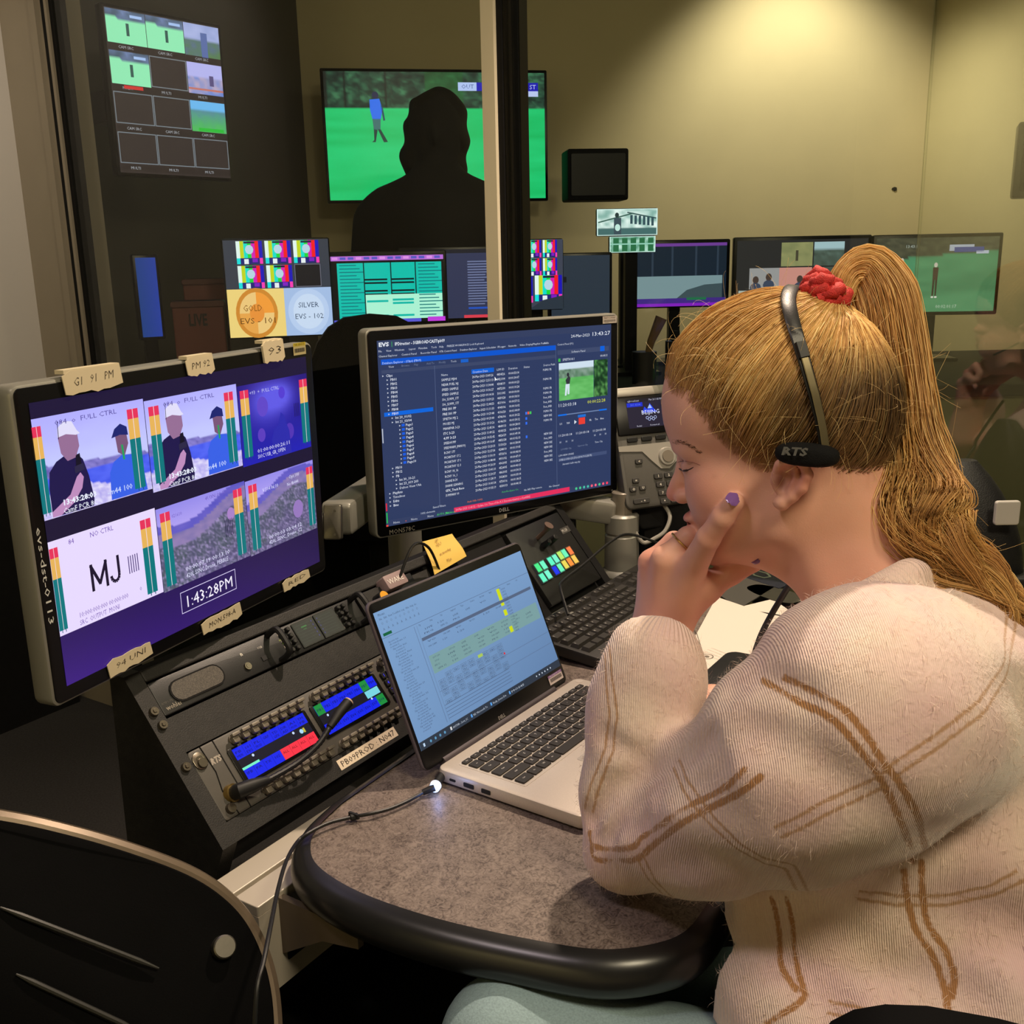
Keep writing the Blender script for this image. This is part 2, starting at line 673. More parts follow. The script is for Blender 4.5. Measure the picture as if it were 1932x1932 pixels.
def far_screen(name, label, cat, box, Y, az, paint, bez=0.012, group=None, wu=100, hu=60, stand=None, thick=0.03, bot=None):
    f, w, h = far_frame(*box, Y, az)
    root = thing(name, label, cat, f.off(0, -h / 2, 0), group)
    m = MB()
    b2 = bez if bot is None else bot
    m.slab(f, -w / 2 - bez, w / 2 + bez, -h / 2 - b2, h / 2 + bez, -thick, 0, 0.006, 0.003)
    m.build('housing', M_BEZEL, root, smooth=True)
    cv = Canvas(f, w, h, wu, hu, 0.001, 0.0006)
    paint(cv)
    cv.build('screen', M_GLOW, root)
    if stand == 'wall':
        n_ = f.N
        hits = [(abs((q.O - f.O) @ q.N / (n_ @ q.N))) for q in (fb, fr_, fl) if abs(n_ @ q.N) > .3 and (q.O - f.O) @ q.N / (n_ @ q.N) < 0]
        WALLGAP = min(hits) - 0.002
        m = MB()
        m.box(f, -0.05, 0.05, -0.05, 0.05, -WALLGAP, -thick)
        m.build('wall_bracket', M_BEZEL, root)
    elif stand is not None:
        m = MB()
        zb = stand - f.O[2]
        m.box(f, -0.02, 0.02, zb + 0.01, -0.02, -thick - 0.03, -thick)
        m.slab(f.off(0, zb, -thick), -0.09, 0.09, 0, 0.012, -0.08, 0.06, 0.02)
        m.build('stand', M_BEZEL, root)
    return root, f, w, h


def golf(c, w, h, fig, horizon=0.30):
    def fn(x, y):
        if y < horizon:
            n = vn(x * 34, y * 30) * 0.6 + vn(x * 90 + 5, y * 80) * 0.4
            g_ = mixc((8, 26, 26), (60, 120, 84), n * n * 1.6)
            if 0.45 < x < 0.62:
                g_ = mixc(g_, (20, 96, 40), 0.55)
            if vn(x * 22, 3) > 0.82:
                g_ = mixc(g_, (10, 14, 18), 0.8)
            return g_
        s_ = vn(x * 3 + y * 4, y * 22) * 0.5 + vn(x * 14, y * 60) * 0.2
        return mixc((10, 184, 96), (44, 222, 138), s_)
    c.grid(0, 0, w, h, 110, 66, fn, 0)
    if fig:
        x, y, s_ = fig
        c.ell(x, y - 10.5 * s_, 1.5 * s_, 1.7 * s_, (30, 34, 70), 1, 10)
        c.poly([(x - 2.6 * s_, y - 8.6 * s_), (x + 1.8 * s_, y - 9 * s_), (x + 3 * s_, y - 4 * s_), (x + 2.0 * s_, y + .4 * s_), (x - 1.6 * s_, y + .4 * s_), (x - 2.6 * s_, y - 4 * s_)], (40, 110, 240), 1)
        c.poly([(x + 2.2 * s_, y - 6 * s_), (x + 3.2 * s_, y - 5 * s_), (x + 4 * s_, y + .6 * s_), (x + 3.2 * s_, y + 1 * s_)], (30, 70, 90), 1)
        c.poly([(x - 1.7 * s_, y), (x + 2 * s_, y), (x + 1.7 * s_, y + 5 * s_), (x - 1.3 * s_, y + 5 * s_)], (60, 110, 110), 1)
        c.poly([(x - 1.3 * s_, y + 4.5 * s_), (x + .4 * s_, y + 5 * s_), (x - .7 * s_, y + 10.5 * s_), (x - 2.4 * s_, y + 10.5 * s_), (x - 1.3 * s_, y + 9.6 * s_)], (24, 60, 56), 1)
        c.poly([(x + .4 * s_, y + 4.5 * s_), (x + 1.8 * s_, y + 4.8 * s_), (x + 4.8 * s_, y + 10.4 * s_), (x + 3.0 * s_, y + 10.6 * s_)], (24, 60, 56), 1)


def p_tv(c):
    golf(c, 100, 58, (22.5, 21, 1.0), 0.28)
    c.rect(60, 4.5, 68.5, 8.3, (180, 200, 250), 1)
    c.text(61.5, 7.3, 1.9, 'OUT', (70, 90, 160), 2)
    c.rect(68.5, 4.5, 97, 8.3, (20, 20, 180), 1)
    c.text(93, 7.4, 2.0, 'ST', (190, 200, 250), 2)
    c.rect(92, 8.3, 97, 10.8, (190, 205, 250), 1)


far_screen('television', 'large wall television showing a golf course behind a dark standing figure', 'television', (616, 136, 1028, 376), 4.72, 80, p_tv, 0.012, stand='wall', wu=100, hu=58)


def p_multi(c):
    c.rect(0, 0, 100, 120, (50, 42, 42), 0)
    cw, chh = 32.6, 29.6

    def cell(i, j):
        return 0.8 + i * 33.1, 0.8 + j * 29.6
    for j in range(4):
        for i in range(3):
            x, y = cell(i, j)
            if (i, j) in ((0, 0), (1, 0), (0, 1)):
                c.grid(x, y, x + cw, y + 24, 16, 12, lambda a, b: mixc((60, 80, 96), (120, 140, 190), vn(a * 9, b * 9)) if b < .22 + .1 * a else (150, 242, 190), 1)
                c.rect(x + 16, y + 9, x + 18.5, y + 18, (50, 90, 84), 2)
                c.rect(x + 20, y + 2.5, x + 30, y + 4.5, (170, 200, 250), 2)
            elif (i, j) == (2, 0):
                c.grid(x, y, x + cw, y + 26, 14, 12, lambda a, b: mixc((180, 190, 240), (150, 165, 220), vn(a * 6, b * 6)) if b < .5 else mixc((86, 130, 70), (90, 110, 150), vn(a * 8, b * 9)), 1)
                c.rect(x + 15, y + 6, x + 21, y + 25, (90, 110, 170), 2)
            elif (i, j) == (2, 1):
                c.grid(x, y, x + cw, y + 24, 14, 12, lambda a, b: (186, 186, 250) if b < .45 else mixc((90, 130, 220), (210, 180, 200), vn(a * 8, b * 8)), 1)
                c.rect(x, y + 19.5, x + cw, y + 21, (200, 120, 110), 2)
                c.rect(x + 20, y + 9, x + 24, y + 17, (90, 80, 130), 2)
            elif (i, j) == (2, 2):
                c.grid(x, y, x + cw, y + 24, 14, 12, lambda a, b: (110, 190, 250) if b < .28 else mixc((90, 130, 180), (80, 190, 100), b * 1.2 - .3 + .4 * vn(a * 8, b * 8)), 1)
                c.rect(x + 6, y + 21, x + 30, y + 23.6, (40, 190, 60), 2)
            else:
                c.frame(x, y, x + cw, y + 23.2, 0.7, (120, 130, 140), 1)
            c.rect(x, y + 24.4, x + cw, y + 29, (42, 34, 34), 2)
            c.text(x + 8, y + 27.6, 2.1, 'MULTI' if j % 2 else 'CAM SRC', (170, 175, 185), 3)
    c.rect(10, 55, 26, 57.5, (210, 50, 50), 4)


far_screen('multiview_monitor', 'wall monitor split into twelve small pictures, high at the left', 'monitor', (212, 34, 422, 330), 3.60, 38, p_multi, 0.010, stand='wall', wu=100, hu=120)


def smpte(c, x, y, w, h, L=1):
    cols = [(235, 255, 250), (200, 220, 30), (0, 230, 210), (20, 220, 60), (220, 20, 190), (250, 20, 30), (20, 10, 190)]
    for i, q in enumerate(cols):
        c.rect(x + w * i / 7, y, x + w * (i + 1) / 7, y + h * .72, q, L)
    c.ell(x + w * .5, y + h * .36, w * .16, h * .2, (190, 220, 240), L + 1, 10)
    c.rect(x + w * .3, y + h * .02, x + w * .72, y + h * .10, (20, 30, 60), L + 1)
    c.rect(x, y + h * .72, x + w, y + h * .97, (24, 30, 120), L)
    c.rect(x, y + h * .72, x + w * .14, y + h * .97, (0, 230, 230), L + 1)
    c.rect(x + w * .28, y + h * .76, x + w * .45, y + h * .97, (240, 250, 255), L + 1)
    c.rect(x + w * .6, y + h * .74, x + w * .8, y + h * .9, (130, 20, 200), L + 1)
    c.rect(x + w * .88, y + h * .72, x + w, y + h * .97, (255, 60, 190), L + 1)


def p_gold(c):
    c.rect(0, 0, 100, 92, (54, 60, 74), 0)
    for j in range(2):
        for i in range(3):
            if (i, j) == (2, 1):
                c.rect(66, 23.5, 91, 45, (22, 22, 30), 1)
                c.frame(66, 23.5, 91, 45, .5, (120, 120, 140), 2)
            else:
                smpte(c, 12 + i * 27, 1 + j * 23, 24.5, 22)
    c.rect(0, 46, 54, 92, (246, 216, 130), 3)
    c.ell(27, 69, 20, 24, (214, 140, 50), 4, 28)
    c.ell(27, 69, 16.5, 20, (246, 205, 130), 5, 28)
    c.ell(27, 69, 16.5, 20, (250, 160, 60), 6, 10, -90, 0)
    c.ell(27, 69, 16.5, 20, (240, 170, 80), 6, 10, 90, 180)
    c.ell(27, 69, 7, 9, (240, 150, 60), 7, 16)
    c.text(14, 67, 6.0, 'GOLD', (140, 90, 20), 8, w=18)
    c.text(10, 79, 5.6, 'EVS - 101', (110, 70, 20), 8, w=34)
    c.rect(54, 46, 100, 92, (170, 196, 240), 3)
    c.ell(77, 69, 20, 22, (190, 212, 250), 4, 28)
    c.ell(77, 69, 15, 17, (208, 226, 255), 5, 28)
    c.text(67, 65, 5.0, 'SILVER', (60, 80, 110), 6, w=20)
    c.text(63, 76, 5.0, 'EVS - 102', (60, 80, 110), 6, w=28)


CT = 0.96
far_screen('preview_monitor', 'monitor beyond the glass with colour bars over GOLD and SILVER tiles', 'monitor', (427, 452, 624, 634), 3.0, 74, p_gold, 0.004, stand=CT, wu=100, hu=92)


def p_teal(c):
    c.rect(0, 0, 100, 60, (8, 10, 14), 0)
    c.rect(0, 1, 100, 5, (190, 110, 220), 1)
    for i in range(14):
        c.rect(1 + i * 7, 1.8, 6 + i * 7, 4, (90, 90, 200) if i % 3 else (230, 150, 240), 2)
    c.rect(5, 7, 98, 57, (0, 196, 180), 1)
    for x in (28, 52, 74):
        c.rect(x, 7, x + 1, 57, (4, 30, 34), 2)
    for x0, ys in ((29, (21, 24, 31, 34)), (53, (21, 24, 31, 34))):
        for y in ys:
            c.rect(x0, y, x0 + 20, y + 1.5, (2, 24, 30), 2)
    c.rect(29, 35, 98, 57, (178, 250, 222), 3)
    for x0, y in ((30, 40), (53, 39), (53, 42), (30, 53), (53, 53)):
        c.rect(x0, y, x0 + 19, y + 1.8, (0, 190, 176), 4)
    for j in range(16):
        for x in (6, 76):
            c.rect(x + 1, 8.5 + j * 3, x + 16 + 3 * ((j * 7) % 3), 9.4 + j * 3, (0, 120, 126), 4)
    c.rect(0, 57, 78, 60, (90, 90, 220), 4)
    c.rect(84, 56, 100, 60, (200, 60, 230), 5)


far_screen('preview_monitor', 'monitor beyond the glass with a turquoise schedule grid', 'monitor', (627, 480, 838, 608), 3.10, 80, p_teal, 0.010, stand=CT, wu=100, hu=60)


def p_navy(c):
    c.rect(0, 0, 100, 70, (46, 52, 84), 0)
    c.rect(0, 0, 100, 4, (22, 24, 36), 1)
    c.text(2, 3.2, 2.2, 'DIR MONITOR', (170, 180, 200), 2)
    for j in range(17):
        c.rect(54, 12 + j * 2.7, 54 + 22 - (j * 5) % 9, 13.2 + j * 2.7, (110, 120, 160), 1)
        c.rect(80, 12 + j * 2.7, 82, 13.4 + j * 2.7, (60, 160, 140), 1)
    for j in range(6):
        c.rect(86, 10 + j * 8, 99, 11 + j * 8, (130, 140, 190), 1)
        c.rect(86, 13 + j * 8, 96, 14 + j * 8, (90, 100, 200), 1)
    c.rect(54, 59, 80, 61, (30, 80, 190), 2)
    c.rect(50, 67, 84, 70, (220, 60, 80), 2)


far_screen('preview_monitor', 'dark navy list monitor partly behind the turquoise grid monitor', 'monitor', (760, 470, 985, 600), 3.18, 80, p_navy, 0.008, stand=CT, wu=100, hu=70)


def p_bars2(c):
    c.rect(0, 0, 100, 120, (60, 66, 84), 0)
    for j in range(2):
        for i in range(3):
            smpte(c, 2 + i * 30, 1 + j * 31, 27, 30)
    smpte(c, 0, 63, 42, 46)
    smpte(c, 46, 61, 52, 46)
    c.poly([(34, 120), (60, 104), (100, 96), (100, 120)], (40, 52, 66), 4)


far_screen('preview_monitor', 'narrow monitor of stacked colour bars just right of the mullion', 'monitor', (963, 452, 1062, 584), 2.90, 84, p_bars2, 0.002, stand=CT, wu=100, hu=120)


def p_dim(c):
    c.rect(0, 0, 100, 90, (40, 52, 66), 0)
    c.rect(4, 30, 26, 38, (16, 18, 26), 1)


far_screen('preview_monitor', 'dim blue-grey blank monitor right of the narrow colour bars', 'monitor', (1040, 482, 1150, 600), 3.1, 84, p_dim, 0.008, stand=CT, wu=100, hu=90)


def p_bldg(c, k):
    def fn(x, y):
        n = vn(x * 12 + k * 9, y * 7)
        if k == 0:
            return mixc((120, 170, 160), (235, 255, 250), n * 1.3) if y < .75 else (70, 110, 110)
        return mixc((60, 130, 100), (200, 240, 225), n * 1.2)
    c.grid(0, 0, 100, 60, 26, 16, fn, 0)
    if k == 0:
        c.line(2, 30, 60, 10, 3, (60, 100, 90), 1)
        c.line(50, 8, 98, 22, 3, (60, 90, 90), 1)
        for i in range(6):
            c.rect(55 + i * 7, 14 + i, 59 + i * 7, 34 + i, (50, 80, 90), 1)
        c.ell(33, 14, 3.4, 6, (40, 60, 60), 2, 10)
        c.rect(28, 20, 40, 58, (60, 80, 90), 2)
        c.ell(34, 42, 4.5, 8, (200, 240, 230), 3, 12)
    else:
        for i in range(5):
            c.rect(8 + i * 19, 6, 20 + i * 19, 56, (40, 110, 70), 1)
        c.rect(0, 26, 100, 31, (150, 210, 190), 2)
    c.frame(0, 0, 100, 60, 1.6, (220, 250, 245), 4)


far_screen('tablet_screen', 'small bright screen of a building with a clock, upper one of the pair', 'screen', (1126, 394, 1240, 444), 3.62, 84, lambda c: p_bldg(c, 0), 0.002, thick=0.012, stand=CT)
far_screen('tablet_screen', 'small bright greenish screen under the building screen', 'screen', (1150, 446, 1236, 476), 3.40, 84, lambda c: p_bldg(c, 1), 0.002, thick=0.012, stand=CT)


def p_wave(c):
    c.rect(0, 0, 100, 62, (20, 34, 48), 0)
    c.rect(22, 0, 100, 3, (110, 60, 150), 1)
    for x in (24, 44, 68, 90):
        c.rect(x, 3, x + 2, 58, (44, 58, 74), 1)
    c.rect(2, 32, 96, 54, (120, 146, 152), 2)
    c.poly([(50, 54), (60, 46), (78, 41), (96, 40), (96, 54)], (60, 78, 84), 3)
    c.rect(0, 54, 100, 59, (64, 40, 130), 2)
    c.rect(0, 59, 100, 62, (130, 30, 190), 2)
    c.rect(60, 53, 80, 56, (30, 110, 70), 3)


far_screen('preview_monitor', 'dark monitor with a pale band and purple lower stripe on the beige wall', 'monitor', (1184, 459, 1370, 574), 3.7, 86, p_wave, 0.012, stand=CT)


def p_faces(c):
    c.rect(0, 0, 100, 62, (40, 40, 40), 0)
    c.grid(34, 2, 58, 20, 10, 8, lambda a, b: mixc((120, 125, 84), (150, 150, 100), vn(a * 6, b * 6)), 1)
    c.rect(45, 8, 47, 16, (70, 66, 50), 2)
    c.grid(59, 2, 82, 20, 10, 8, lambda a, b: (160, 190, 196) if b < .3 else mixc((90, 110, 100), (60, 70, 60), vn(a * 6, b * 6)), 1)
    c.rect(10, 21, 33, 37, (150, 150, 150), 1)
    c.rect(33, 21, 58, 37, (200, 140, 128), 1)
    for x, y in ((15, 30), (25, 28), (49, 30)):
        c.ell(x, y, 2.4, 3, (70, 56, 50), 2, 10)
        c.ell(x, y + 6, 4.4, 4, (60, 70, 90), 2, 10)
    c.rect(59, 21, 84, 40, (70, 78, 70), 1)
    c.rect(2, 38, 16, 56, (170, 180, 170), 1)
    c.poly([(16, 40), (58, 37), (60, 58), (14, 58)], (26, 26, 34), 2)
    c.poly([(34, 46), (56, 42), (60, 50), (36, 54)], (74, 74, 170), 3)
    c.rect(60, 48, 96, 58, (96, 92, 66), 1)


far_screen('preview_monitor', 'middle wall-side monitor of small face pictures, left of the golf one', 'monitor', (1389, 452, 1634, 600), 3.68, 92, p_faces, 0.012, stand=CT)


def p_golf2(c):
    def fn(x, y):
        if y < .22 - .12 * x + .08:
            return mixc((52, 54, 44), (84, 84, 64), vn(x * 30, y * 30))
        return mixc((60, 120, 84), (82, 146, 104), vn(x * 5, y * 16))
    c.grid(0, 0, 100, 60, 50, 30, fn, 0)
    for x, y, top in ((22, 20, (70, 110, 190)), (50, 24, (62, 44, 40))):
        c.ell(x, y - 2, 1.5, 2, (200, 190, 180), 1, 10)
        c.poly([(x - 2.2, y), (x + 2.4, y), (x + 2, y + 10), (x - 2, y + 10)], top, 1)
        c.poly([(x - 1.9, y + 10), (x - .2, y + 10), (x - .6, y + 23), (x - 2, y + 23)], (44, 36, 34), 1)
        c.poly([(x + .2, y + 10), (x + 2, y + 10), (x + 1.7, y + 23), (x + .6, y + 23)], (44, 36, 34), 1)
        c.ell(x - 1.4, y + 24, 1.2, .8, (220, 215, 210), 2, 8)
        c.ell(x + 1.4, y + 24, 1.2, .8, (220, 215, 210), 2, 8)
    c.rect(60, 6, 80, 11, (170, 175, 190), 1)
    c.rect(64, 8, 88, 12, (70, 76, 130), 2)
    c.rect(82, 11, 92, 13.5, (180, 185, 205), 2)
    c.text(52, 57, 2.6, '00:02:01:17', (190, 205, 190), 2)
    c.text(24, 8, 2.4, '13:43:1', (170, 180, 170), 2)


far_screen('preview_monitor', 'rightmost monitor beyond the glass, a golfer on a green', 'monitor', (1650, 448, 1880, 588), 3.62, 96, p_golf2, 0.012, stand=CT, thick=.03)

# dark speaker by the light pool, speaker at the right edge, mark on the wall
f, w, h = far_frame(1062, 280, 1186, 378, 4.5, 84)
t = thing('wall_speaker', 'dark boxy loudspeaker high on the beige wall beside the television', 'speaker', f)
m = MB()
m.slab(f, -w / 2 + .02, w / 2, -h / 2, h / 2, -0.16, 0, 0.01, 0.006)
m.build('cabinet', M_RACKD, t, smooth=True)
m = MB()
m.slab(f, -w / 2 + .035, w / 2 - .015, -h / 2 + .02, h / 2 - .02, 0, 0.006, 0.006)
m.build('grille', M_BLACK, t)
m = MB()
m.box(f, -0.03, 0.03, -0.03, 0.03, -0.42, -0.16)
m.build('wall_bracket', M_RACKD, t)
f, w, h = far_frame(1916, 228, 1990, 372, 3.7, 112)
t = thing('wall_speaker', 'dark speaker cut off by the right edge of the view', 'speaker', f)
m = MB()
m.slab(f, -w / 2, w / 2, -h / 2, h / 2, -0.12, 0, 0.01, 0.006)
m.build('cabinet', M_BLACK, t, smooth=True)
m = MB()
m.slab(f, -w / 2 + .02, w / 2 - .02, -h / 2 + .02, h / 2 - .02, 0, 0.006, 0.006)
m.build('grille', M_RACKD, t)
m = MB()
m.box(f, -0.015, 0.015, h / 2 - 0.01, 3.04 - f.O[2], -0.08, -0.05)
m.build('ceiling_pole', M_BLACK, t)
pm = onplane(1687, 357, fb.O, fb.N)
fm = Fr(pm, BR, ZZ)
m = MB()
m.poly(fm, [(-.012, .006), (0, .011), (.012, .008), (.013, -.006), (.002, -.010), (-.006, -.004), (-.014, -.002)], 0.0, 0.004)
tag(m.build('wall_hook', M_RACKD), 'small dark fixing stuck on the beige wall', 'hook')

# counter under the far monitors
cf = Fr(A(-0.98, 2.92, 0), A(1, 0.03, 0), ZZ)
t = thing('control_counter', 'long black counter behind the glass carrying the small monitors', 'counter', cf)
m = MB()
m.slab(Fr(cf.O, cf.R, -cf.N), 0, 3.1, -0.05, 0.98, CT - 0.03 if False else 0, 0.001) if False else None
m.box(cf, 0, 3.1, CT - 0.035, CT, -0.40, 0.04, 0.004)
m.box(cf, 1.17, 3.1, CT - 0.035, CT, -0.96, -0.392, 0.004)
m.build('top', M_RACKD, t)
m = MB()
m.box(cf, 0.02, 3.08, 0, CT - 0.035, -0.38, -0.36)
m.build('front_panel', M_RACKD, t)
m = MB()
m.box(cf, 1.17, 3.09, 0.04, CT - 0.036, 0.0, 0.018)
m.build('front_panel', mat('panel_olive_haze', (132, 128, 98), .7), t)  # olive colour stands in for haze reflected in the door glass
for x in (0.02, 1.5, 3.0):
    m = MB()
    m.box(cf, x, x + 0.05, 0, CT - 0.035, -0.36, 0.0)
    m.build('leg', M_RACKD, t)
# bins and the blue lit screen edge on the far left
for (bx, Y, lab, txt) in (((326, 568, 424, 634), 2.98, 'red-brown bin with dark print, front of the two left of the GOLD tile', 'LIVE'), ((346, 526, 426, 575), 3.16, 'red-brown bin behind the printed bin, beside the colour bars', None)):
    f, w, h = far_frame(*bx, Y, 76)
    hb = f.O[2] - CT
    t = thing('storage_bin', lab, 'bin', f.off(0, -hb))
    m = MB()
    m.slab(f, -w / 2, w / 2, -hb + .002, h / 2, -0.11, 0, 0.008, 0.004)
    m.build('body', mat('bin_red', (104, 52, 44), 0.6), t)
    m = MB()
    m.slab(f, -w / 2 - .004, w / 2 + .004, h / 2 - .018, h / 2, -0.115, 0.005, 0.008, 0.003)
    m.build('lid', mat('bin_lid', (84, 44, 38), 0.6), t)
    if txt:
        c = Canvas(f, w, h, 100, 66, 0.001)
        c.text(30, 46, 22, txt, (30, 20, 20), 0, bold=.03, w=36)
        c.build('print', M_PRINT, t)
far_screen('edge_lit_screen', 'tall narrow blue-lit screen beside the left post', 'screen', (262, 486, 300, 636), 3.35, 60, lambda c: c.grid(0, 0, 100, 60, 4, 8, lambda a, b: (24 + 10 * a, 60, 128 + 26 * a), 0), 0.01, stand=CT)

# small pots and desk clutter on the far right counter
for (u, v, hh, r_, lab) in ((1216, 640, .10, .036, 'dark pen pot with a brown brush, on the far counter behind the phone'), (1275, 628, .13, .030, 'tall dark bottle on the far counter behind the phone')):
    r0 = ray(u, v)
    P = CAMO + r0 * (3.12 / r0[1])
    P[2] = CT
    f = Fr(P, A(1, 0, 0), A(0, 1, 0))
    t = thing('pen_pot' if r_ > .033 else 'bottle', lab, 'pot' if r_ > .033 else 'bottle', f)
    m = MB()
    m.cyl(f, 0, 0, 0.002, hh, r_, r_ * 1.05, 16)
    m.build('body', M_BLACK, t, smooth=True)
    m = MB()
    if r_ > .033:
        m.tube([f.p(0, 0, hh * .5), f.p(.02, 0, hh + .03), f.p(.05, 0, hh + .10)], [.006, .012, .018], 8)
        m.build('brush', mat('brush_brown', (104, 76, 34), .8), t, smooth=True)
    else:
        m.cyl(f, 0, 0, hh, hh + .03, .013, .012, 12)
        m.build('cap', M_RACKD, t, smooth=True)


def office_chair(name, label, f, w, hgt, seat_z, rim=None, grp=None):
    """f: frame centred on the backrest (x right, U up, N towards viewer)"""
    t = thing(name, label, 'chair', Fr(A(f.O[0], f.O[1], 0), f.R, f.U), grp)
    m = MB()
    rings = []
    nn = 24
    for q, ins in ((-0.03, .012), (-0.018, 0), (0.012, 0), (0.024, .012)):
        ring = []
        for k in range(nn):
            a = 2 * math.pi * k / nn
            ca, sa = math.cos(a), math.sin(a)
            x = (abs(ca) ** .72) * (w / 2 - ins) * (1 if ca > 0 else -1)
            y = (abs(sa) ** .72) * (hgt / 2 - ins) * (1 if sa > 0 else -1)
            ring.append(f.p(x, y, q + .35 * x * x))
        rings.append(ring)
    m.loft(rings)
    m.build('backrest', M_CHAIR, t, smooth=True)
    m = MB()
    zc = -(f.O[2]) + seat_z
    m.slab(Fr(f.p(0, zc, -.27), f.R, -f.N), -w / 2, w / 2, -.24, .24, -.035, .035, .07, .02)
    m.build('seat', M_CHAIR, t, smooth=True)
    m = MB()
    m.box(f, -.03, .03, zc - .03, -hgt / 2 + .08, -.05, -.028)
    m.build('back_bar', M_RACKD, t)
    m = MB()
    m.cyl(Fr(f.p(0, zc - .03, -.27), f.R, f.N), 0, 0, 0, seat_z - .12, .028, .028)
    m.build('gas_lift', M_RACKD, t, smooth=True)
    m = MB()
    for k in range(5):
        a = 2 * math.pi * k / 5 + .3
        b0 = f.p(0, -f.O[2] + .09, -.27)
        b1 = f.p(.28 * math.cos(a), -f.O[2] + .065, -.27 + .28 * math.sin(a))
        m.tube([b0, b1], [.022, .014], 8)
        m.tube([b1 + A(0, 0, .0), b1 - A(0, 0, .035)], [.012, .026], 10)
    m.build('star_base', M_RACKD, t, smooth=True)
    return t


r0 = ray(702, 660)
P = CAMO + r0 * (2.62 / r0[1])
office_chair('office_chair', 'dark high-backed office chair in front of the GOLD and turquoise monitors', Fr(A(P[0], P[1], 0.915), A(.97, .24, 0), ZZ), 0.35, 0.60, 0.47)

# ============================================================ desk and console
DZ = 0.74


def smooth_poly(P, n=6):
    """closed Catmull-Rom through P"""
    out = []
    N = len(P)
    for i in range(N):
        a, b, c, d = [np.array(P[(i + k - 1) % N], float) for k in range(4)]
        for t in np.linspace(0, 1, n, endpoint=False):
            out.append(.5 * ((2 * b) + (-a + c) * t + (2 * a - 5 * b + 4 * c - d) * t * t + (-a + 3 * b - 3 * c + d) * t ** 3))
    return out


def smooth_path(P, n=6):
    out = []
    P = [np.array(p, float) for p in P]
    Q = [P[0]] + P + [P[-1]]
    for i in range(1, len(Q) - 2):
        a, b, c, d = Q[i - 1:i + 3]
        for t in np.linspace(0, 1, n, endpoint=False):
            out.append(.5 * ((2 * b) + (-a + c) * t + (2 * a - 5 * b + 4 * c - d) * t * t + (-a + 3 * b - 3 * c + d) * t ** 3))
    out.append(P[-1])
    return out


def line_int(p, q, k):
    return p + (q - p) * k


# table outline from its visible rim, then back along the console to the glass wall
tp = [(-0.222, 1.075), (-0.243, 1.020), (-0.245, 0.972), (-0.226, 0.925), (-0.172, 0.874), (-0.088, 0.827), (0.005, 0.792), (0.072, 0.776), (0.130, 0.784), (0.170, 0.808), (0.205, 0.860)]
seg = smooth_path([A(x, y, 0) for x, y in tp], 5)
far = [de(1.66, 0.30), de(1.66, 0.80)]
outl = [p for p in seg] + [A(far[0][0], far[0][1], 0), A(far[1][0], far[1][1], 0)]
t = thing('desk', 'dark mottled laminate desk with thick rounded black edge under the laptop', 'desk', Fr((-0.02, 1.05, 0), DD, EE))


def inset(pl, k):
    n = len(pl)
    o = []
    for i in range(n):
        a = pl[(i - 1) % n][:2]
        b = pl[i][:2]
        c = pl[(i + 1) % n][:2]
        d1 = unit(b - a)
        d2 = unit(c - b)
        nn = unit(A(-d1[1], d1[0]) + A(-d2[1], d2[0]))
        s_ = max(0.5, float(nn @ A(-d1[1], d1[0])))
        o.append(b + nn * k / s_)
    return o


m = MB()
pin = inset(outl, 0.021)
m.loft([[A(p[0], p[1], DZ - 0.030) for p in pin], [A(p[0], p[1], DZ) for p in pin]])
m.build('tabletop', M_LAM, t)
m = MB()
rings = []
for k in range(9):
    a = math.radians(90 - 180 * k / 8)
    ins = 0.0225 - 0.0225 * math.cos(a)
    pl = inset(outl, ins)
    rings.append([A(p[0], p[1], DZ - 0.021 + 0.0235 * math.sin(a)) for p in pl])
pl = inset(outl, 0.0225)
m.loft([r for r in rings], False, True)
m.build('edge_trim', M_EDGE, t, smooth=True, sharp=60)
m = MB()
m.box(Fr(de(1.02, 0.56, 0), DD, EE), 0, 0.05, 0, 0.12, 0.0, DZ - 0.045)
m.box(Fr(de(1.00, 0.50, 0), DD, EE), 0, 0.09, 0, 0.22, 0.0, 0.02)
m.build('leg', M_RACKD, t)
m = MB()
m.box(Fr(de(1.50, 0.45, 0), DD, EE), 0, 0.05, 0, 0.12, 0.0, DZ - 0.045)
m.build('leg', M_RACKD, t)
m = MB()
m.poly(Fr(de(0.66, 0.62, DZ - .04), EE, -ZZ), [(0, 0), (0.16, 0), (0.16, 0.10), (0.05, 0.03), (0, 0.02)], -0.004, 0.004)
m.build('bracket', mat('bracket_brown', (96, 84, 70), .6), t)

# turret (sloped equipment console)
TA = math.radians(39)
TDn = -ZZ * math.cos(TA) - EE * math.sin(TA)
TF = Fr((-0.373, 1.051, 0.814), DD, -TDn)       # x along, y up the slope, N out of the face


def tpt(u, v, h=0.0):
    q = onplane(u, v, TF.O + TF.N * h, TF.N) - TF.O
    return float(q @ TF.R), float(q @ TF.U)


t = thing('equipment_console', 'long black sloped equipment console running behind the laptop', 'console', Fr(TF.O - ZZ * TF.O[2], DD, ZZ))
YB, YT = -0.113, 0.108
LEN = 0.962


def cross(x, pts):
    return [TF.p(x, y, z) for y, z in pts]


# cross-section in (slope, out) coordinates
def body_ring(x, yb=YB, yt=YT, z=-0.012):
    p1 = TF.p(x, yb, z)
    p2 = TF.p(x, yt, z)
    p3 = p2 + EE * 0.022
    p4 = A(p3[0], p3[1], 0.70)
    p5 = A(p1[0], p1[1], 0.70)
    return [p1, p2, p3, p4, p5]


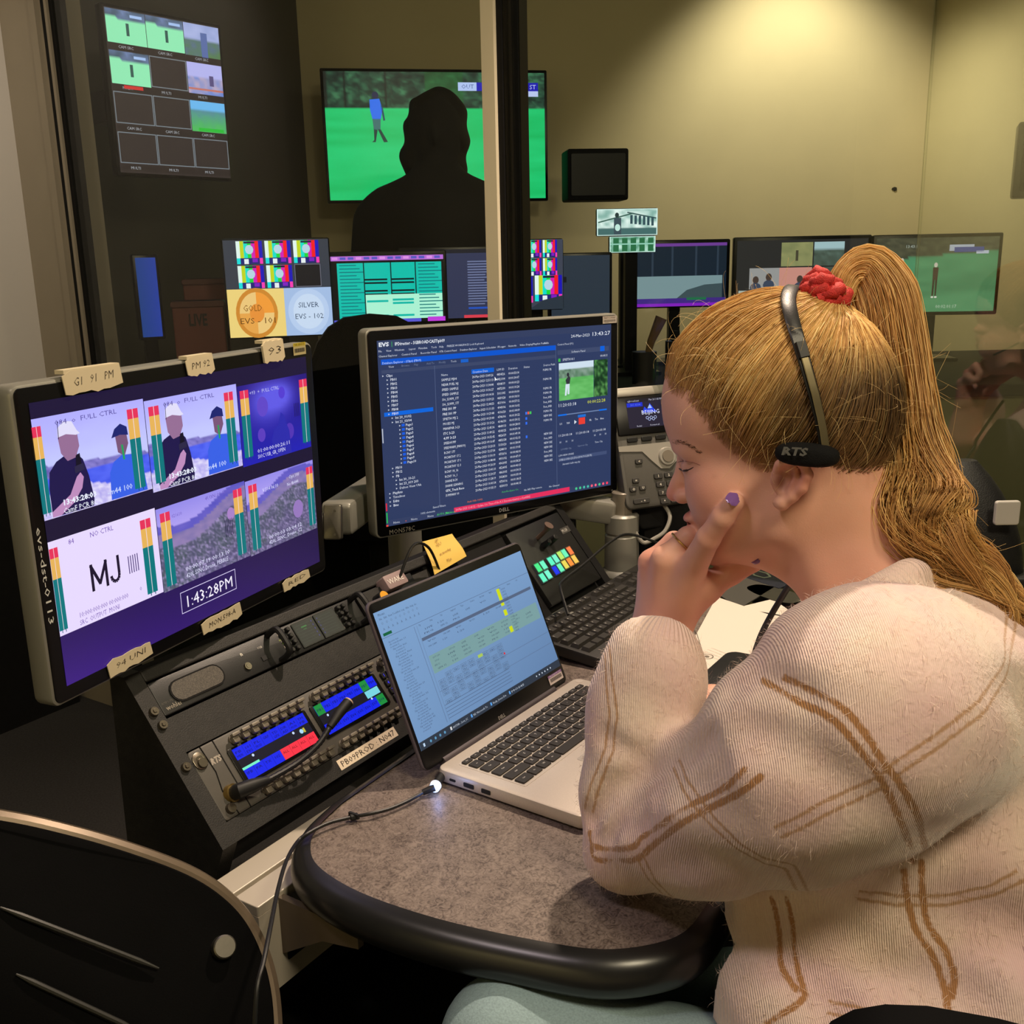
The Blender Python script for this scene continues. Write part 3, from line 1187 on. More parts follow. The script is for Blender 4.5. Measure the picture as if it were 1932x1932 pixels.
m = MB()
m.loft([body_ring(0.0), body_ring(LEN - .04)])
m.build('body', M_RACKD, t)
for xx in (-0.021, LEN - .04):
    m = MB()

    def side(x):
        p1 = TF.p(x, YB, 0.004)
        p2 = TF.p(x, YT, 0.004)
        p3 = p2 + EE * 0.025
        return [p1, p2, p3, A(p3[0], p3[1], 0.06) + EE * .02, A(p1[0], p1[1], 0.06) + EE * .12, A(p1[0], p1[1], 0.68) + EE * .02]
    m.loft([side(xx), side(xx + 0.021)])
    m.build('end_panel', M_RACK if xx < 0 else M_RACKD, t)
m = MB()
m.box(TF, 0, LEN - .04, YB, YB + 0.024, -0.012, 0.004)
m.build('lower_lip', M_RACK, t)
m = MB()
m.box(TF, 0, LEN - .04, YT - 0.015, YT, -0.012, 0.005, 0.002)
m.build('upper_lip', M_RACK, t)
m = MB()
m.box(TF, 0.4826, 0.520, YB + .024, YT - .022, -0.012, 0.002)
m.build('divider', M_RACK, t)
m = MB()
m.box(TF, 0.0, 0.4826, 0.0015, 0.0455, -0.012, 0.0005)
m.build('blank_panel', M_RACK, t)
m = MB()
m.box(TF, 0.52, 0.74, -0.088, 0.10, -0.012, -0.004)
m.build('blank_panel', M_RACKD, t)
for (x, y) in ((-0.010, -0.014), (-0.009, 0.040), (-0.010, 0.058)):
    m = MB()
    m.cyl(TF, x, y, 0.004, 0.008, 0.006, 0.005, 14)
    m.cyl(TF, x, y, 0.008, 0.009, 0.0028, 0.002, 6)
    m.build('screw', M_SCREW, t, smooth=True)
c = Canvas(TF.off((0.176 + 0.284) / 2, -0.101, 0.0045), 0.112, 0.0135, 112, 13.5, 0)
c.rect(0, 0, 112, 13.5, (232, 214, 190), 0)
c.text(4, 10.6, 7.6, 'PB09PROD : N047', (50, 40, 36), 1, w=104, bold=-.0)
tag(c.build('label_strip', M_PRINT, t), 'cream label strip printed PB09PROD : N047')

# ---- audio monitor unit (top row)
UF = TF.off(0, 0.0695, 0)
t = thing('audio_monitor_unit', 'thin black rack unit with oval speaker grille in the console top row', 'rack unit', UF)
m = MB()
m.slab(UF, 0.001, 0.4816, -0.0215, 0.0215, -0.010, 0.0035, 0.002, 0.001)
m.build('face_plate', M_BLACK, t, smooth=True)
m = MB()
m.slab(UF, 0.020, 0.098, -0.015, 0.013, 0.0036, 0.0052, 0.0135)
m.build('speaker_rim', M_RACKD, t)


def grille():
    g, nt, b = newmat('grille_mesh')
    tc = nt.nodes.new('ShaderNodeTexCoord')
    v = nt.nodes.new('ShaderNodeTexVoronoi')
    v.inputs['Scale'].default_value = 900
    r = nt.nodes.new('ShaderNodeValToRGB')
    r.color_ramp.elements[0].color = (.005, .005, .005, 1)
    r.color_ramp.elements[1].color = (.10, .085, .07, 1)
    r.color_ramp.elements[1].position = .7
    nt.links.new(tc.outputs['Object'], v.inputs[0])
    nt.links.new(v.outputs[0], r.inputs[0])
    nt.links.new(r.outputs[0], b.inputs['Base Color'])
    return g


m = MB()
m.slab(UF, 0.022, 0.096, -0.013, 0.011, 0.0053, 0.0056, 0.0118)
m.build('speaker_grille', grille(), t)
c = Canvas(UF.off(0.2408, 0, 0.0037), 0.4806, 0.043, 480, 43, 0)
c.text(6, 38, 6, 'wohler', (170, 160, 145), 0, bold=.02, w=22)
c.text(3, 30, 3, 'AMP1-MADI', (80, 76, 70), 0)
c.text(132, 14, 5, 'n', (220, 215, 205), 0, bold=.03)
c.text(160, 15, 3, 'USB', (210, 205, 195), 0)
c.text(196, 17, 2.6, 'POWER', (170, 190, 60), 0)
c.ell(200, 21, 1.3, 1.3, (150, 200, 40), 0, 8)
c.build('markings', M_PRINT, t)
m = MB()
m.cyl(UF, 0.133, -0.008, .0036, .0062, .0052, .0048, 14)
m.cyl(UF, 0.133, -0.008, .0062, .0066, .0028, .0026, 10)
m.build('headphone_jack', M_SCREW, t, smooth=True)
m = MB()
m.box(UF, 0.158, 0.170, -0.010, -0.004, .0036, .0046)
m.build('usb_port', M_RUB, t)
for x in (0.184, 0.342):
    m = MB()
    P = [UF.p(x, 0.018, 0.002), UF.p(x, 0.018, 0.022), UF.p(x, 0.010, 0.028), UF.p(x, -0.012, 0.028), UF.p(x, -0.018, 0.02), UF.p(x, -0.018, 0.002)]
    m.tube(smooth_path(P, 4), 0.0042, 8)
    m.build('handle', M_RUB, t, smooth=True)
for g, x0 in enumerate((0.205, 0.312)):
    for k in range(4):
        for j in range(2):
            m = MB()
            m.cyl(UF, x0 + j * 0.010, 0.0145 - k * 0.0092, 0.0036, 0.010, 0.0038, 0.0032, 12, bev=.0008)
            m.build('knob', M_MESHK, t, smooth=True)
c = Canvas(UF.off(0.265, 0, 0.0037), 0.14, 0.04, 140, 40, 0)
for g, x0 in enumerate((3, 110)):
    for k in range(4):
        c.text(x0, 8 + k * 9.2, 3.2, str(k + 1), (190, 180, 170), 0)
        c.ell(x0 + 22, 6 + k * 9.2, 1.4, 1.4, (200, 190, 175), 0, 6)
c.build('markings', M_PRINT, t)
for g, x0 in enumerate((0.2255, 0.2665)):
    m = MB()
    m.slab(UF, x0, x0 + 0.039, -0.017, 0.019, 0.0036, 0.0048, 0.001)
    dbz = m.build('display_bezel', M_BEZEL, t)
    c = Canvas(UF.off(x0 + 0.0195, 0.001, 0.005), 0.037, 0.034, 37, 34, 0)
    c.rect(0, 0, 37, 34, (16, 20, 22), 0)
    for k in range(7):
        c.rect(2, 4 + k * 4.1, 30, 4.4 + k * 4.1, (44, 60, 56), 1)
    for k in range(5):
        c.text(32 if g == 0 else 2, 6 + k * 5.6, 2.6, '8', (60, 60, 170), 1)
    if g == 0:
        c.rect(12, 7, 22, 9, (40, 110, 50), 2)
        c.rect(14, 11, 20, 12, (40, 100, 50), 2)
    c.build('display', M_GLOW, dbz)
m = MB()
m.slab(UF, 0.352, 0.405, -0.019, 0.019, 0.0036, 0.0075, 0.002)
m.build('switch_plate', M_RACK, t)
m = MB()
m.cyl(UF, 0.385, 0.0, 0.0076, 0.024, 0.0095, 0.0085, 20, bev=.001)
vk_ = m.build('volume_knob', M_RUB, t, smooth=True)
m = MB()
m.cyl(UF, 0.385, 0.0, 0.0241, 0.0246, 0.0078, 0.0078, 20)
m.build('knob_cap', mat('cap_amber', (226, 160, 30), .45), vk_)

# ---- intercom key panel
KF = TF.off(0, -0.0445, 0)
t = thing('intercom_panel', 'grey intercom key panel with two blue lit displays and lever keys', 'intercom panel', KF)
m = MB()
m.slab(KF, 0.000, 0.4826, -0.0440, 0.0440, -0.010, 0.004, 0.004, 0.0015)
m.build('face_plate', M_RTS, t, smooth=True)
m = MB()
m.box(KF, 0.036, 0.0372, -0.044, 0.044, 0.0041, 0.0046)
m.tube([KF.p(0.018, .044, .0045), KF.p(.020, .010, .0045), KF.p(.015, -.012, .0045), KF.p(.019, -.044, .0045)], 0.0006, 5)
m.build('panel_seam', M_RACKD, t)
KBZ = []
for (x0, x1) in ((0.048, 0.169), (0.183, 0.302)):
    m = MB()
    m.slab(KF, x0 - .003, x1 + .003, -0.0210, 0.0260, 0.0041, 0.0060, 0.003, 0.0005)
    KBZ.append(m.build('display_bezel', M_BEZEL, t, smooth=True))
F1 = KF.off(0.1085, 0.0030, 0.0062)
c = Canvas(F1, 0.116, 0.041, 116, 41, 0)
c.rect(0, 0, 116, 41, (14, 16, 34), 0)
c.rect(0, 0, 116, 14, (8, 34, 235), 1)
c.rect(0, 27, 58, 41, (8, 34, 235), 1)
c.rect(58, 27, 116, 41, (250, 50, 70), 1)
c.rect(0, 24.5, 26, 27.5, (120, 240, 200), 2)
for i in range(8):
    c.text(2 + i * 14.5, 7, 3.2, ('PB', '101', 'PL', 'GRF', 'TD', 'DIR', 'A1', 'TM')[i], (10, 10, 90), 3, w=9)
    c.text(2 + i * 14.5, 12, 3.2, ('MIX', 'EVS', 'PROD', '', 'GFX', 'AD', 'MON', 'PB')[i], (10, 10, 90), 3, w=9) if i != 3 else None
    c.text(2 + i * 14.5, 34, 3.2, ('IFB', 'PA', 'TX', '102', 'ALL', 'ALL', 'ALL', 'ALL')[i], (10, 10, 90) if i < 4 else (110, 10, 20), 3, w=9)
    c.rect(i * 14.5, 0, i * 14.5 + .35, 14, (6, 16, 150), 2)
    c.rect(i * 14.5, 27, i * 14.5 + .35, 41, (6, 16, 150) if i < 4 else (160, 20, 40), 2)
c.ell(22, 17, 1.8, 1.8, (200, 220, 250), 2, 8)
c.ell(88, 17, 1.8, 1.8, (200, 220, 250), 2, 8)
c.ell(100, 20, 3, 3, (170, 220, 250), 2, 10)
c.rect(103, 17, 106, 23, (200, 190, 60), 2)
c.build('display', M_GLOW, KBZ[0])
F2 = KF.off(0.2425, 0.0030, 0.0062)
c = Canvas(F2, 0.114, 0.041, 116, 41, 0)
c.rect(0, 0, 116, 41, (14, 16, 30), 0)
c.rect(0, 0, 116, 14, (8, 34, 235), 1)
c.rect(0, 27, 116, 41, (8, 34, 235), 1)
for r_ in ((0, 0, 14, 14), (87, 0, 101, 14), (101, 27, 116, 41)):
    c.rect(*r_, (20, 140, 60), 2)
c.rect(88, 15, 114, 25, (120, 214, 226), 2)
for i in range(8):
    c.rect(i * 14.5, 0, i * 14.5 + .35, 14, (6, 16, 150), 3)
    c.rect(i * 14.5, 27, i * 14.5 + .35, 41, (6, 16, 150), 3)
    c.text(2 + i * 14.5, 9, 3.6, 'PB%d' % (i + 1), (6, 10, 80), 4, w=10)
    c.text(2 + i * 14.5, 36, 3.6, 'EV%d' % (i + 1), (6, 10, 80), 4, w=10)
for x in (14, 30, 94):
    c.ell(x, 18 if x < 50 else 27, 1.7, 1.7, (200, 220, 250), 3, 8)
c.build('display', M_GLOW, KBZ[1])
c = Canvas(KF.off(0.24, 0, 0.0043), 0.48, 0.088, 480, 88, 0)
c.text(20, 25, 7, 'RTS', (170, 160, 148), 0, bold=.05, shear=.25, w=15)
c.build('logo', M_PRINT, t)


def lever(x, y):
    o = bpy.data.objects.new('lever_key', lever_me)
    COL.objects.link(o)
    o.parent = t
    o.location = (x, y, 0.0042)
    return o


m = MB()
l0 = Fr((0, 0, 0), (1, 0, 0), (0, 1, 0))
m.cyl(l0, 0, 0, 0, 0.0025, 0.0052, 0.0050, 14)
m.slab(l0, -0.0042, 0.0042, -0.007, 0.003, 0.0025, 0.009, 0.002, 0.0008)
m.slab(l0, -0.0052, 0.0062, 0.0005, 0.0045, 0.007, 0.013, 0.001, 0.0006)
lo = m.build('lever_key', M_KNOB, None, smooth=True, loc=(0, 0, 0))
lever_me = lo.data
bpy.data.objects.remove(lo)
for k in range(8):
    lever(0.060 + k * 0.0152, 0.0345)
    lever(0.194 + k * 0.0150, 0.0345)
    lever(0.064 + k * 0.0150, -0.0350)
    lever(0.196 + k * 0.0148, -0.0350)
lever(0.3265, 0.0345)
lever(0.3240, -0.0340)
for j in range(4):
    for i in range(5):
        m = MB()
        f_ = KF.off(0.319 + i * 0.0115, 0.0165 - j * 0.0115, 0.0042)
        m.slab(f_, -.0046, .0046, -.0046, .0046, 0, .003, .001, .0006)
        kk_ = m.build('keypad_key', M_MESHK, t)
        c = Canvas(f_, .007, .007, 7, 7, .0033)
        c.text(1.8, 5.6, 4.2, '123A456B789C*0#D'[(j * 4 + i) % 16], (60, 60, 230), 0, bold=.03)
        o = c.build('key_legend', M_GLOW, kk_)
for (x, y) in ((0.0095, 0.030), (0.0125, -0.034)):
    m = MB()
    if y > 0:
        m.slab(KF, x - .009, x + .008, y - .011, y + .010, .0041, .006, .008, .0006)
        m.slab(KF, x - .004, x + .004, y - .004, y + .005, .0061, .0064, .002)
    m.cyl(KF, x, y - (0.004 if y > 0 else 0), .0042, .0085, .0065, .0055, 14)
    m.build('rack_screw', M_SCREW, t, smooth=True)

# gooseneck microphone plugged into the panel
mb = [(437, 1497, .004), (452, 1492, .016), (478, 1482, .020), (505, 1472, .022), (560, 1440, .030), (600, 1405, .040), (622, 1372, .046), (640, 1345, .052), (657, 1325, .056)]
P = []
for u, v, h in mb:
    x, y = tpt(u, v, h)
    P.append(TF.p(x, y, h))
t = thing('gooseneck_microphone', 'black gooseneck microphone arching across the blue displays', 'microphone', Fr(P[0], DD, TF.U))
m = MB()
m.tube([P[0] - .004 * unit(P[1] - P[0]), P[0] + .004 * unit(P[1] - P[0])], [0.0105, 0.0105], 18)
m.build('brass_ring', M_BRASS, t, smooth=True)
m = MB()
m.tube([P[0], P[1], P[2], P[3]], [.0085, .0090, .0082, .0050], 14)
m.build('plug', M_RUB, t, smooth=True)
m = MB()
gp = smooth_path([P[3], P[4], P[5], P[6]], 12)
m.tube(gp, [.0034 + .0006 * (i % 2) for i in range(len(gp))], 10)
m.build('neck', M_CORD, t, smooth=True)
m = MB()
m.tube([P[6], P[7], P[8]], [.0048, .0068, .0070], 14)
mh_ = m.build('head', M_RUB, t, smooth=True)
m = MB()
q_ = unit(P[8] - P[7])
m.tube([P[8] - q_ * .001, P[8] + q_ * .002, P[8] + q_ * .0035], [.0066, .0064, .004], 14)
m.build('grille_tip', mat('mic_tip', (200, 170, 150), .5), mh_, smooth=True)

# ---- lit button panel at the far end of the console
BF = TF.off(0.845, -0.005, 0)
t = thing('button_panel', 'small black panel with lit coloured buttons at the console end', 'control panel', BF)
m = MB()
m.slab(BF, -0.105, 0.072, -0.055, 0.092, -0.010, 0.006, 0.003, 0.001)
m.build('face_plate', M_BLACK, t, smooth=True)
top = [(1014, 1072, (70, 240, 140)), (1024, 1067, (110, 250, 200)), (1038, 1060, (90, 250, 200)), (1047, 1055, (120, 250, 210)), (1056, 1049, (190, 240, 110)), (1064, 1045, (110, 250, 190)), (1074, 1040, (255, 130, 70))]
bot = [(1023, 1091, (100, 250, 200)), (1033, 1085, (120, 250, 210)), (1047, 1077, (10, 50, 240)), (1056, 1072, (110, 250, 190)), (1065, 1066, (240, 220, 90)), (1074, 1061, (255, 150, 60)), (1083, 1056, (255, 205, 90))]
for u, v, cc in top + bot:
    x, y = tpt(u, v, .008)
    f_ = TF.off(x, y, .006)
    c = Canvas(f_, .0155, .0175, 10, 10, .0042)
    c.rect(0, 0, 10, 10, [q * .55 for q in cc], 0)
    c.rect(.8, .8, 9.2, 9.2, cc, 1)
    b_ = c.mb
    b_.col = (.02, .02, .02)
    b_.slab(f_, -.0082, .0082, -.0092, .0092, 0, .0040, .001)
    b_.build('lit_button', M_GLOW, t, attr=True)
for u, v, r_ in ((1025, 1030, .006), (1037, 1022, .007)):
    x, y = tpt(u, v, .006)
    m = MB()
    m.cyl(TF, x, y, .006, .024, r_, r_ * .8, 14, bev=.001)
    m.build('knob', M_RUB, t, smooth=True)
x, y = tpt(1024, 1008, .02)
m = MB()
m.tube([TF.p(x, y, .006), TF.p(x, y + .002, .03), TF.p(x, y + .006, .042)], [.004, .004, .009], 10)
m.build('joystick', mat('stick_brown', (92, 72, 62), .5), t, smooth=True)
c = Canvas(TF.off(*tpt(1066, 1000, .006), .0065), .03, .012, 10, 4, 0)
c.rect(0, 0, 10, 4, (60, 58, 56), 0)
c.text(1, 3, 2, 'M-28', (190, 186, 180), 1)
c.build('label_tape', M_PRINT, t)

# small boxes / adapters in the second bay, pink white connector
x, y = tpt(738, 1100, .01)
f_ = TF.off(x, y, 0)
t = thing('cable_adapter', 'small grey and white printed adapter in the console gap behind the laptop', 'adapter', f_)
m = MB()
m.slab(f_, -.022, .022, -.011, .011, 0.0008, .022, .003, .001)
m.build('body', mat('adapter_grey', (150, 128, 128), .5), t, smooth=True)
c = Canvas(f_, .040, .02, 20, 10, .0225)
c.text(1, 7, 4, 'WAKE', (240, 232, 226), 0, w=17)
c.build('print', M_PRINT, t)
P = [TF.p(x + .01, y, .02), TF.p(x + .04, y + .03, .05), TF.p(x + .08, y + .02, .04), TF.p(x + .11, y - .02, .006)]
m = MB()
m.tube(smooth_path(P, 8), .0022, 6)
tag(m.build('short_cable', M_CORD, smooth=True), 'short black cable looping out of the printed adapter', 'cable')

# yellow sticky note on the upper lip
pts = [tpt(797, 1022, .012), tpt(853, 1007, .012), tpt(877, 1052, .012), tpt(818, 1086, .012)]
m = MB()
nn = 7
V = []
for j in range(nn):
    for i in range(nn):
        a, b = i / (nn - 1), j / (nn - 1)
        x = (pts[0][0] * (1 - a) + pts[1][0] * a) * (1 - b) + (pts[3][0] * (1 - a) + pts[2][0] * a) * b
        y = (pts[0][1] * (1 - a) + pts[1][1] * a) * (1 - b) + (pts[3][1] * (1 - a) + pts[2][1] * a) * b
        V.append(TF.p(x, y, .0115 + .004 * math.sin(b * 2.2) ** 2 + .002 * a * b))
V2 = [v + TF.N * .0004 for v in V]
m.add(V + V2, [(nn * nn + j * nn + i, nn * nn + (j + 1) * nn + i, nn * nn + (j + 1) * nn + i + 1, nn * nn + j * nn + i + 1) for j in range(nn - 1) for i in range(nn - 1)] + [(j * nn + i, j * nn + i + 1, (j + 1) * nn + i + 1, (j + 1) * nn + i) for j in range(nn - 1) for i in range(nn - 1)], s2l((226, 190, 92)))
ctr = A(*V2[24]) if False else V2[nn * nn // 2]
sf = Fr(ctr, V2[nn * 3 + 6] - V2[nn * 3], V2[3] - V2[nn * 6 + 3])
t = thing('sticky_note', 'yellow sticky note with faint handwriting stuck behind the laptop', 'note', sf)
m.build('sheet', M_PRINT, t, attr=True, smooth=True)
c = Canvas(sf, .06, .07, 60, 70, .0012)
for y_, tx, x_ in ((16, 'call', 22), (24, 'PB 9', 20), (40, 'xt monday', 12), (54, 'Max', 18)):
    c.text(x_, y_, 5, tx, (150, 110, 60), 0, shear=.3, rot=-4)
c.build('handwriting', M_PRINT, t)


# ============================================================ the two edit monitors
def monitor(name, label, fr, paint, k=1.0):
    t = thing(name, label, 'monitor', fr.off(0, -.1805, -.02))
    m = MB()
    m.slab(fr, -.280, .280, -.1825, .1825, -.030, -.0012, .012, .004, n=5)
    m.build('silver_shell', M_SILVER, t, smooth=True)
    m = MB()
    m.slab(fr, -.276, .276, -.1790, .1790, -.003, .0, .009, .001, n=5)
    m.build('bezel', M_BEZEL, t, smooth=True)
    m = MB()
    m.slab(fr, -.20, .20, -.13, .13, -.062, -.030, .02, .008)
    m.build('back_housing', M_BLACK, t, smooth=True)
    c = Canvas(fr, .518, .324, 518, 324, .0006, .00012)
    paint(c)
    c.build('screen', M_GLOW, t)
    return t


def scale_thing(t, k, fr):
    """the left screen is a smaller model: same proportions, k times the size about its centre"""
    t.scale = (k, k, k)
    c_ = Vector(fr.O)
    b_ = Vector(fr.p(0, -.1805, -.02))
    t.location = c_ + (b_ - c_) * k


KL = 0.885
LF = Fr(CAMO + KL * (A(-.410, 1.325, 1.046) - CAMO), A(math.sin(math.radians(23.2)), math.cos(math.radians(23.2)), 0), ZZ)
KR = 0.945
RF = Fr(CAMO + KR * (A(-.010, 1.893, 1.053) - CAMO), A(math.sin(math.radians(55)), math.cos(math.radians(55)), 0), ZZ)


def meter(c, x, y0, y1, w, tall=1.0, L=4):
    h = y1 - y0
    c.rect(x, y0, x + w, y0 + h * .12, (230, 50, 90), L)
    c.rect(x, y0 + h * .12, x + w, y0 + h * .37, (232, 180, 90), L)
    c.rect(x, y0 + h * .37, x + w, y1, (0, 118, 124), L)
    c.rect(x + w * .48, y0, x + w * .53, y1, (240, 220, 230), L + 1)
    c.rect(x + w * .3, y1, x + w * .38, y1 + 3, (0, 90, 110), L)
    c.rect(x + w * .72, y1, x + w * .80, y1 + 3, (0, 90, 110), L)


def beach(c, X, Y, w, h):
    def fn(a, b):
        if b < .52 + .10 * (0.5 - a) * -1:
            return mixc((176, 172, 255), (196, 200, 255), b * 2 + .2 * vn(a * 7, b * 9))
        if b < .60:
            return mixc((96, 90, 170), (150, 140, 220), vn(a * 40, b * 50))
        if b < .78 - .06 * math.sin(a * 6):
            return mixc((60, 80, 230), (90, 110, 250), vn(a * 20, b * 40))
        return mixc((170, 160, 235), (235, 230, 255), vn(a * 40, b * 60))
    c.grid(X, Y, X + w, Y + h, 56, 44, fn, 1)
    sx = w / 168.0
    sy = h / 112.0

    def pp(P):
        return [(X + x * sx, Y + (y - 17) * sy) for x, y in P]
    c.poly(pp([(12, 128), (12, 96), (15, 78), (26, 68), (42, 62), (56, 64), (64, 72), (70, 92), (74, 120), (72, 128)]), (26, 18, 74), 2)
    c.poly(pp([(32, 40), (60, 40), (61, 56), (54, 68), (42, 70), (34, 60)]), (150, 110, 150), 3)
    c.poly(pp([(32, 42), (33, 32), (42, 25), (54, 27), (60, 38), (64, 42), (58, 43), (44, 40)]), (226, 222, 250), 4)
    c.poly(pp([(12, 122), (40, 108), (52, 90), (58, 86), (62, 92), (58, 104), (44, 118), (24, 128), (12, 128)]), (190, 140, 190), 3)
    c.poly(pp([(52, 84), (54, 66), (60, 64), (62, 84)]), (12, 10, 34), 4)
    c.poly(pp([(50, 78), (64, 76), (64, 84), (50, 86)]), (40, 36, 70), 5)
    c.line(*pp([(33, 44)])[0], *pp([(34, 24)])[0], .9, (30, 24, 70), 5)
    c.poly(pp([(100, 128), (102, 96), (110, 84), (124, 78), (140, 80), (156, 92), (160, 128)]), (54, 96, 230), 2)
    c.poly(pp([(116, 52), (134, 50), (136, 66), (128, 80), (118, 74)]), (120, 84, 120), 3)
    c.poly(pp([(110, 56), (116, 46), (126, 41), (136, 46), (137, 56), (124, 54)]), (24, 34, 110), 4)
    c.poly(pp([(124, 66), (127, 66), (128, 84), (125, 84)]), (30, 160, 90), 4)
    c.text(X + w * .18, Y + h * .10, h * .05, '084  o  FULL CTRL', (90, 80, 160), 5, w=w * .55)
    c.text(X + w * .16, Y + h * .90, h * .055, '13:43:28:03', (235, 240, 255), 6, bold=.03, w=w * .3)
    c.text(X + w * .16, Y + h * .985, h * .055, 'CamF PCR 8C', (235, 240, 255), 6, bold=.03, w=w * .3)
    c.text(X + w * .56, Y + h * .93, h * .06, '-m44 100', (210, 225, 255), 6, w=w * .24)


def p_left(c):
    c.grid(0, 0, 518, 324, 20, 14, lambda a, b: mixc((20, 14, 44), (66, 30, 140), (max(0, b - .55) * 1.9) * (1 - .55 * a) + .12 * (1 - b)), 0)  # gradient paints backlight glow into the screen background
    beach(c, 0, 17.5, 168, 112)
    beach(c, 169, 21, 178, 114)
    # night blue clip
    def fn(a, b):
        k = math.exp(-((a - .38) ** 2 + (b - .25) ** 2) * 14)
        k2 = math.exp(-((a - .62) ** 2 + (b - .22) ** 2) * 30)
        return mixc(mixc((36, 20, 120), (30, 30, 180), b), (96, 90, 230), k + k2 * .8)
    c.grid(348, 25, 516, 138, 26, 20, fn, 1)
    for x, y, r_, q in ((395, 100, 9, (90, 60, 190)), (463, 105, 11, (80, 50, 180)), (402, 60, 13, (96, 70, 200)), (450, 46, 8, (84, 60, 210))):
        c.ell(x, y, r_, r_ * 1.1, q, 2, 18)
    c.poly([(420, 138), (418, 110), (426, 96), (436, 92), (444, 74), (452, 80), (456, 92), (462, 104), (464, 138)], (40, 40, 170), 3)
    for k in range(4):
        c.rect(478 + k * 3.6, 66, 479.4 + k * 3.6, 86, (26, 18, 80), 4)
    c.text(374, 40, 5, '+93  +  FULL CTRL', (190, 190, 240), 5, w=70)
    c.text(382, 124, 5.5, '01:00:00:00:26:11', (220, 220, 255), 5, w=78)
    c.text(382, 132, 5.5, 'S01C USB_GR_OPEN', (220, 220, 255), 5, w=66)
    # MJ card
    c.rect(0, 154, 168, 264, (232, 218, 255), 1)
    ink = (24, 14, 44)
    for L_, (x0, y0, x1, y1) in ((2, (56, 228, 56, 195.5)), (3, (55, 196.5, 67.5, 222)), (4, (66.5, 222, 79, 196.5)), (2, (78.3, 195.5, 78.3, 228))):
        c.line(x0, y0, x1, y1, 4.2, ink, L_)
    c.line(98, 195.5, 98, 218, 4.2, ink, 2)
    for k in range(8):
        a, b = math.radians(180 * k / 8), math.radians(180 * (k + 1) / 8)
        c.line(91.5 + 6.5 * math.cos(a), 218 + 8 * math.sin(a), 91.5 + 6.5 * math.cos(b), 218 + 8 * math.sin(b), 4.2, ink, 2 + k % 2)
    for k in range(5):
        c.rect(114 + k * 3.8, 202, 115.4 + k * 3.8, 224, (60, 40, 110), 2)
    c.text(28, 164, 6, '84', (120, 90, 180), 2)
    c.text(60, 164, 6, 'NO CTRL', (110, 80, 180), 2)
    c.text(30, 252, 6, '10:000:000:000 00:000:000', (120, 90, 180), 2, w=78)
    c.text(30, 261, 6, 'SRC  OUTPUT  MONI', (120, 90, 180), 2, w=62)
    c.text(128, 250, 5, '0', (120, 90, 180), 2)

    def town(X, Y, X1, Y1, s_):
        def fn(a, b):
            r1 = .30 + .10 * math.sin(a * 5 + s_) - .14 * a
            if b < r1 - .10:
                return mixc((150, 140, 235), (200, 180, 250), b * 2)
            if b < r1:
                return mixc((84, 80, 190), (110, 100, 200), vn(a * 8, b * 20))
            if b < r1 + .16:
                return mixc((120, 110, 170), (150, 130, 180), vn(a * 20, b * 30))
            n = vn(a * 60 + s_ * 7, b * 60)
            n2 = vn(a * 9, b * 9 + s_)
            return mixc(mixc((84, 76, 120), (70, 84, 90), n2), (176, 158, 210), n * n * .9)
        c.grid(X, Y, X1, Y1, 60, 44, fn, 1)
    town(169, 157, 347, 266, 0.0)
    town(348, 159, 517, 268, 1.3)
    c.ell(312, 196, 8, 9, (170, 130, 200), 2, 14)
    c.ell(470, 226, 13, 14, (150, 120, 190), 2, 14)
    c.text(196, 174, 4.5, '021610', (110, 90, 190), 3)
    c.text(262, 166, 5, '4U3N 00:31:10', (110, 90, 190), 3, w=54)
    c.text(212, 250, 6, '00:00:07:19 00:13:10', (225, 225, 255), 3, w=90)
    c.text(212, 259, 6, '420L SSNC Drone_PEBBLE', (225, 225, 255), 3, w=86)
    c.text(386, 182, 5.5, 'V 514 06:10', (225, 225, 255), 3)
    c.text(452, 176, 5.5, 'Opt.100', (225, 225, 255), 3)
    c.text(446, 186, 5, 'No 8b444', (225, 225, 255), 3)
    c.text(392, 254, 5.5, '00:00:03 03:04:12', (225, 225, 255), 3, w=84)
    c.text(392, 262, 5.5, '420L SSNC_Drone_C2', (225, 225, 255), 3, w=84)
    for k in range(5):
        c.rect(298 + k * 3.6, 202, 299.2 + k * 3.6, 226, (24, 20, 60), 3)
    meter(c, -1, 26, 122, 12)
    meter(c, 139, 27, 124, 18)
    meter(c, 175, 29, 125, 18)
    meter(c, 319, 30, 126, 19)
    meter(c, 353, 32, 126, 19)
    meter(c, 495, 33, 129, 20)
    meter(c, 0, 162, 258, 12)
    meter(c, 140, 164, 259, 18)
    meter(c, 175, 164, 260, 18)
    meter(c, 320, 165, 259, 19)
    meter(c, 354, 166, 261, 19)
    meter(c, 497, 168, 260, 17)
    c.rect(197, 275, 310, 304, (40, 22, 88), 2)
    c.frame(197, 275, 310, 304, .9, (220, 210, 250), 3)
    c.text(204, 298, 15.5, '1:43:28PM', (245, 240, 255), 3, w=98, bold=.012)


tl = monitor('edit_monitor', 'left monitor with six video tiles, MJ card and masking tape labels', LF, p_left)


def on_screen(fr, x, y, z=0):
    return fr.off(x / 518 * .518 - .259, .162 - y / 324 * .324, z)


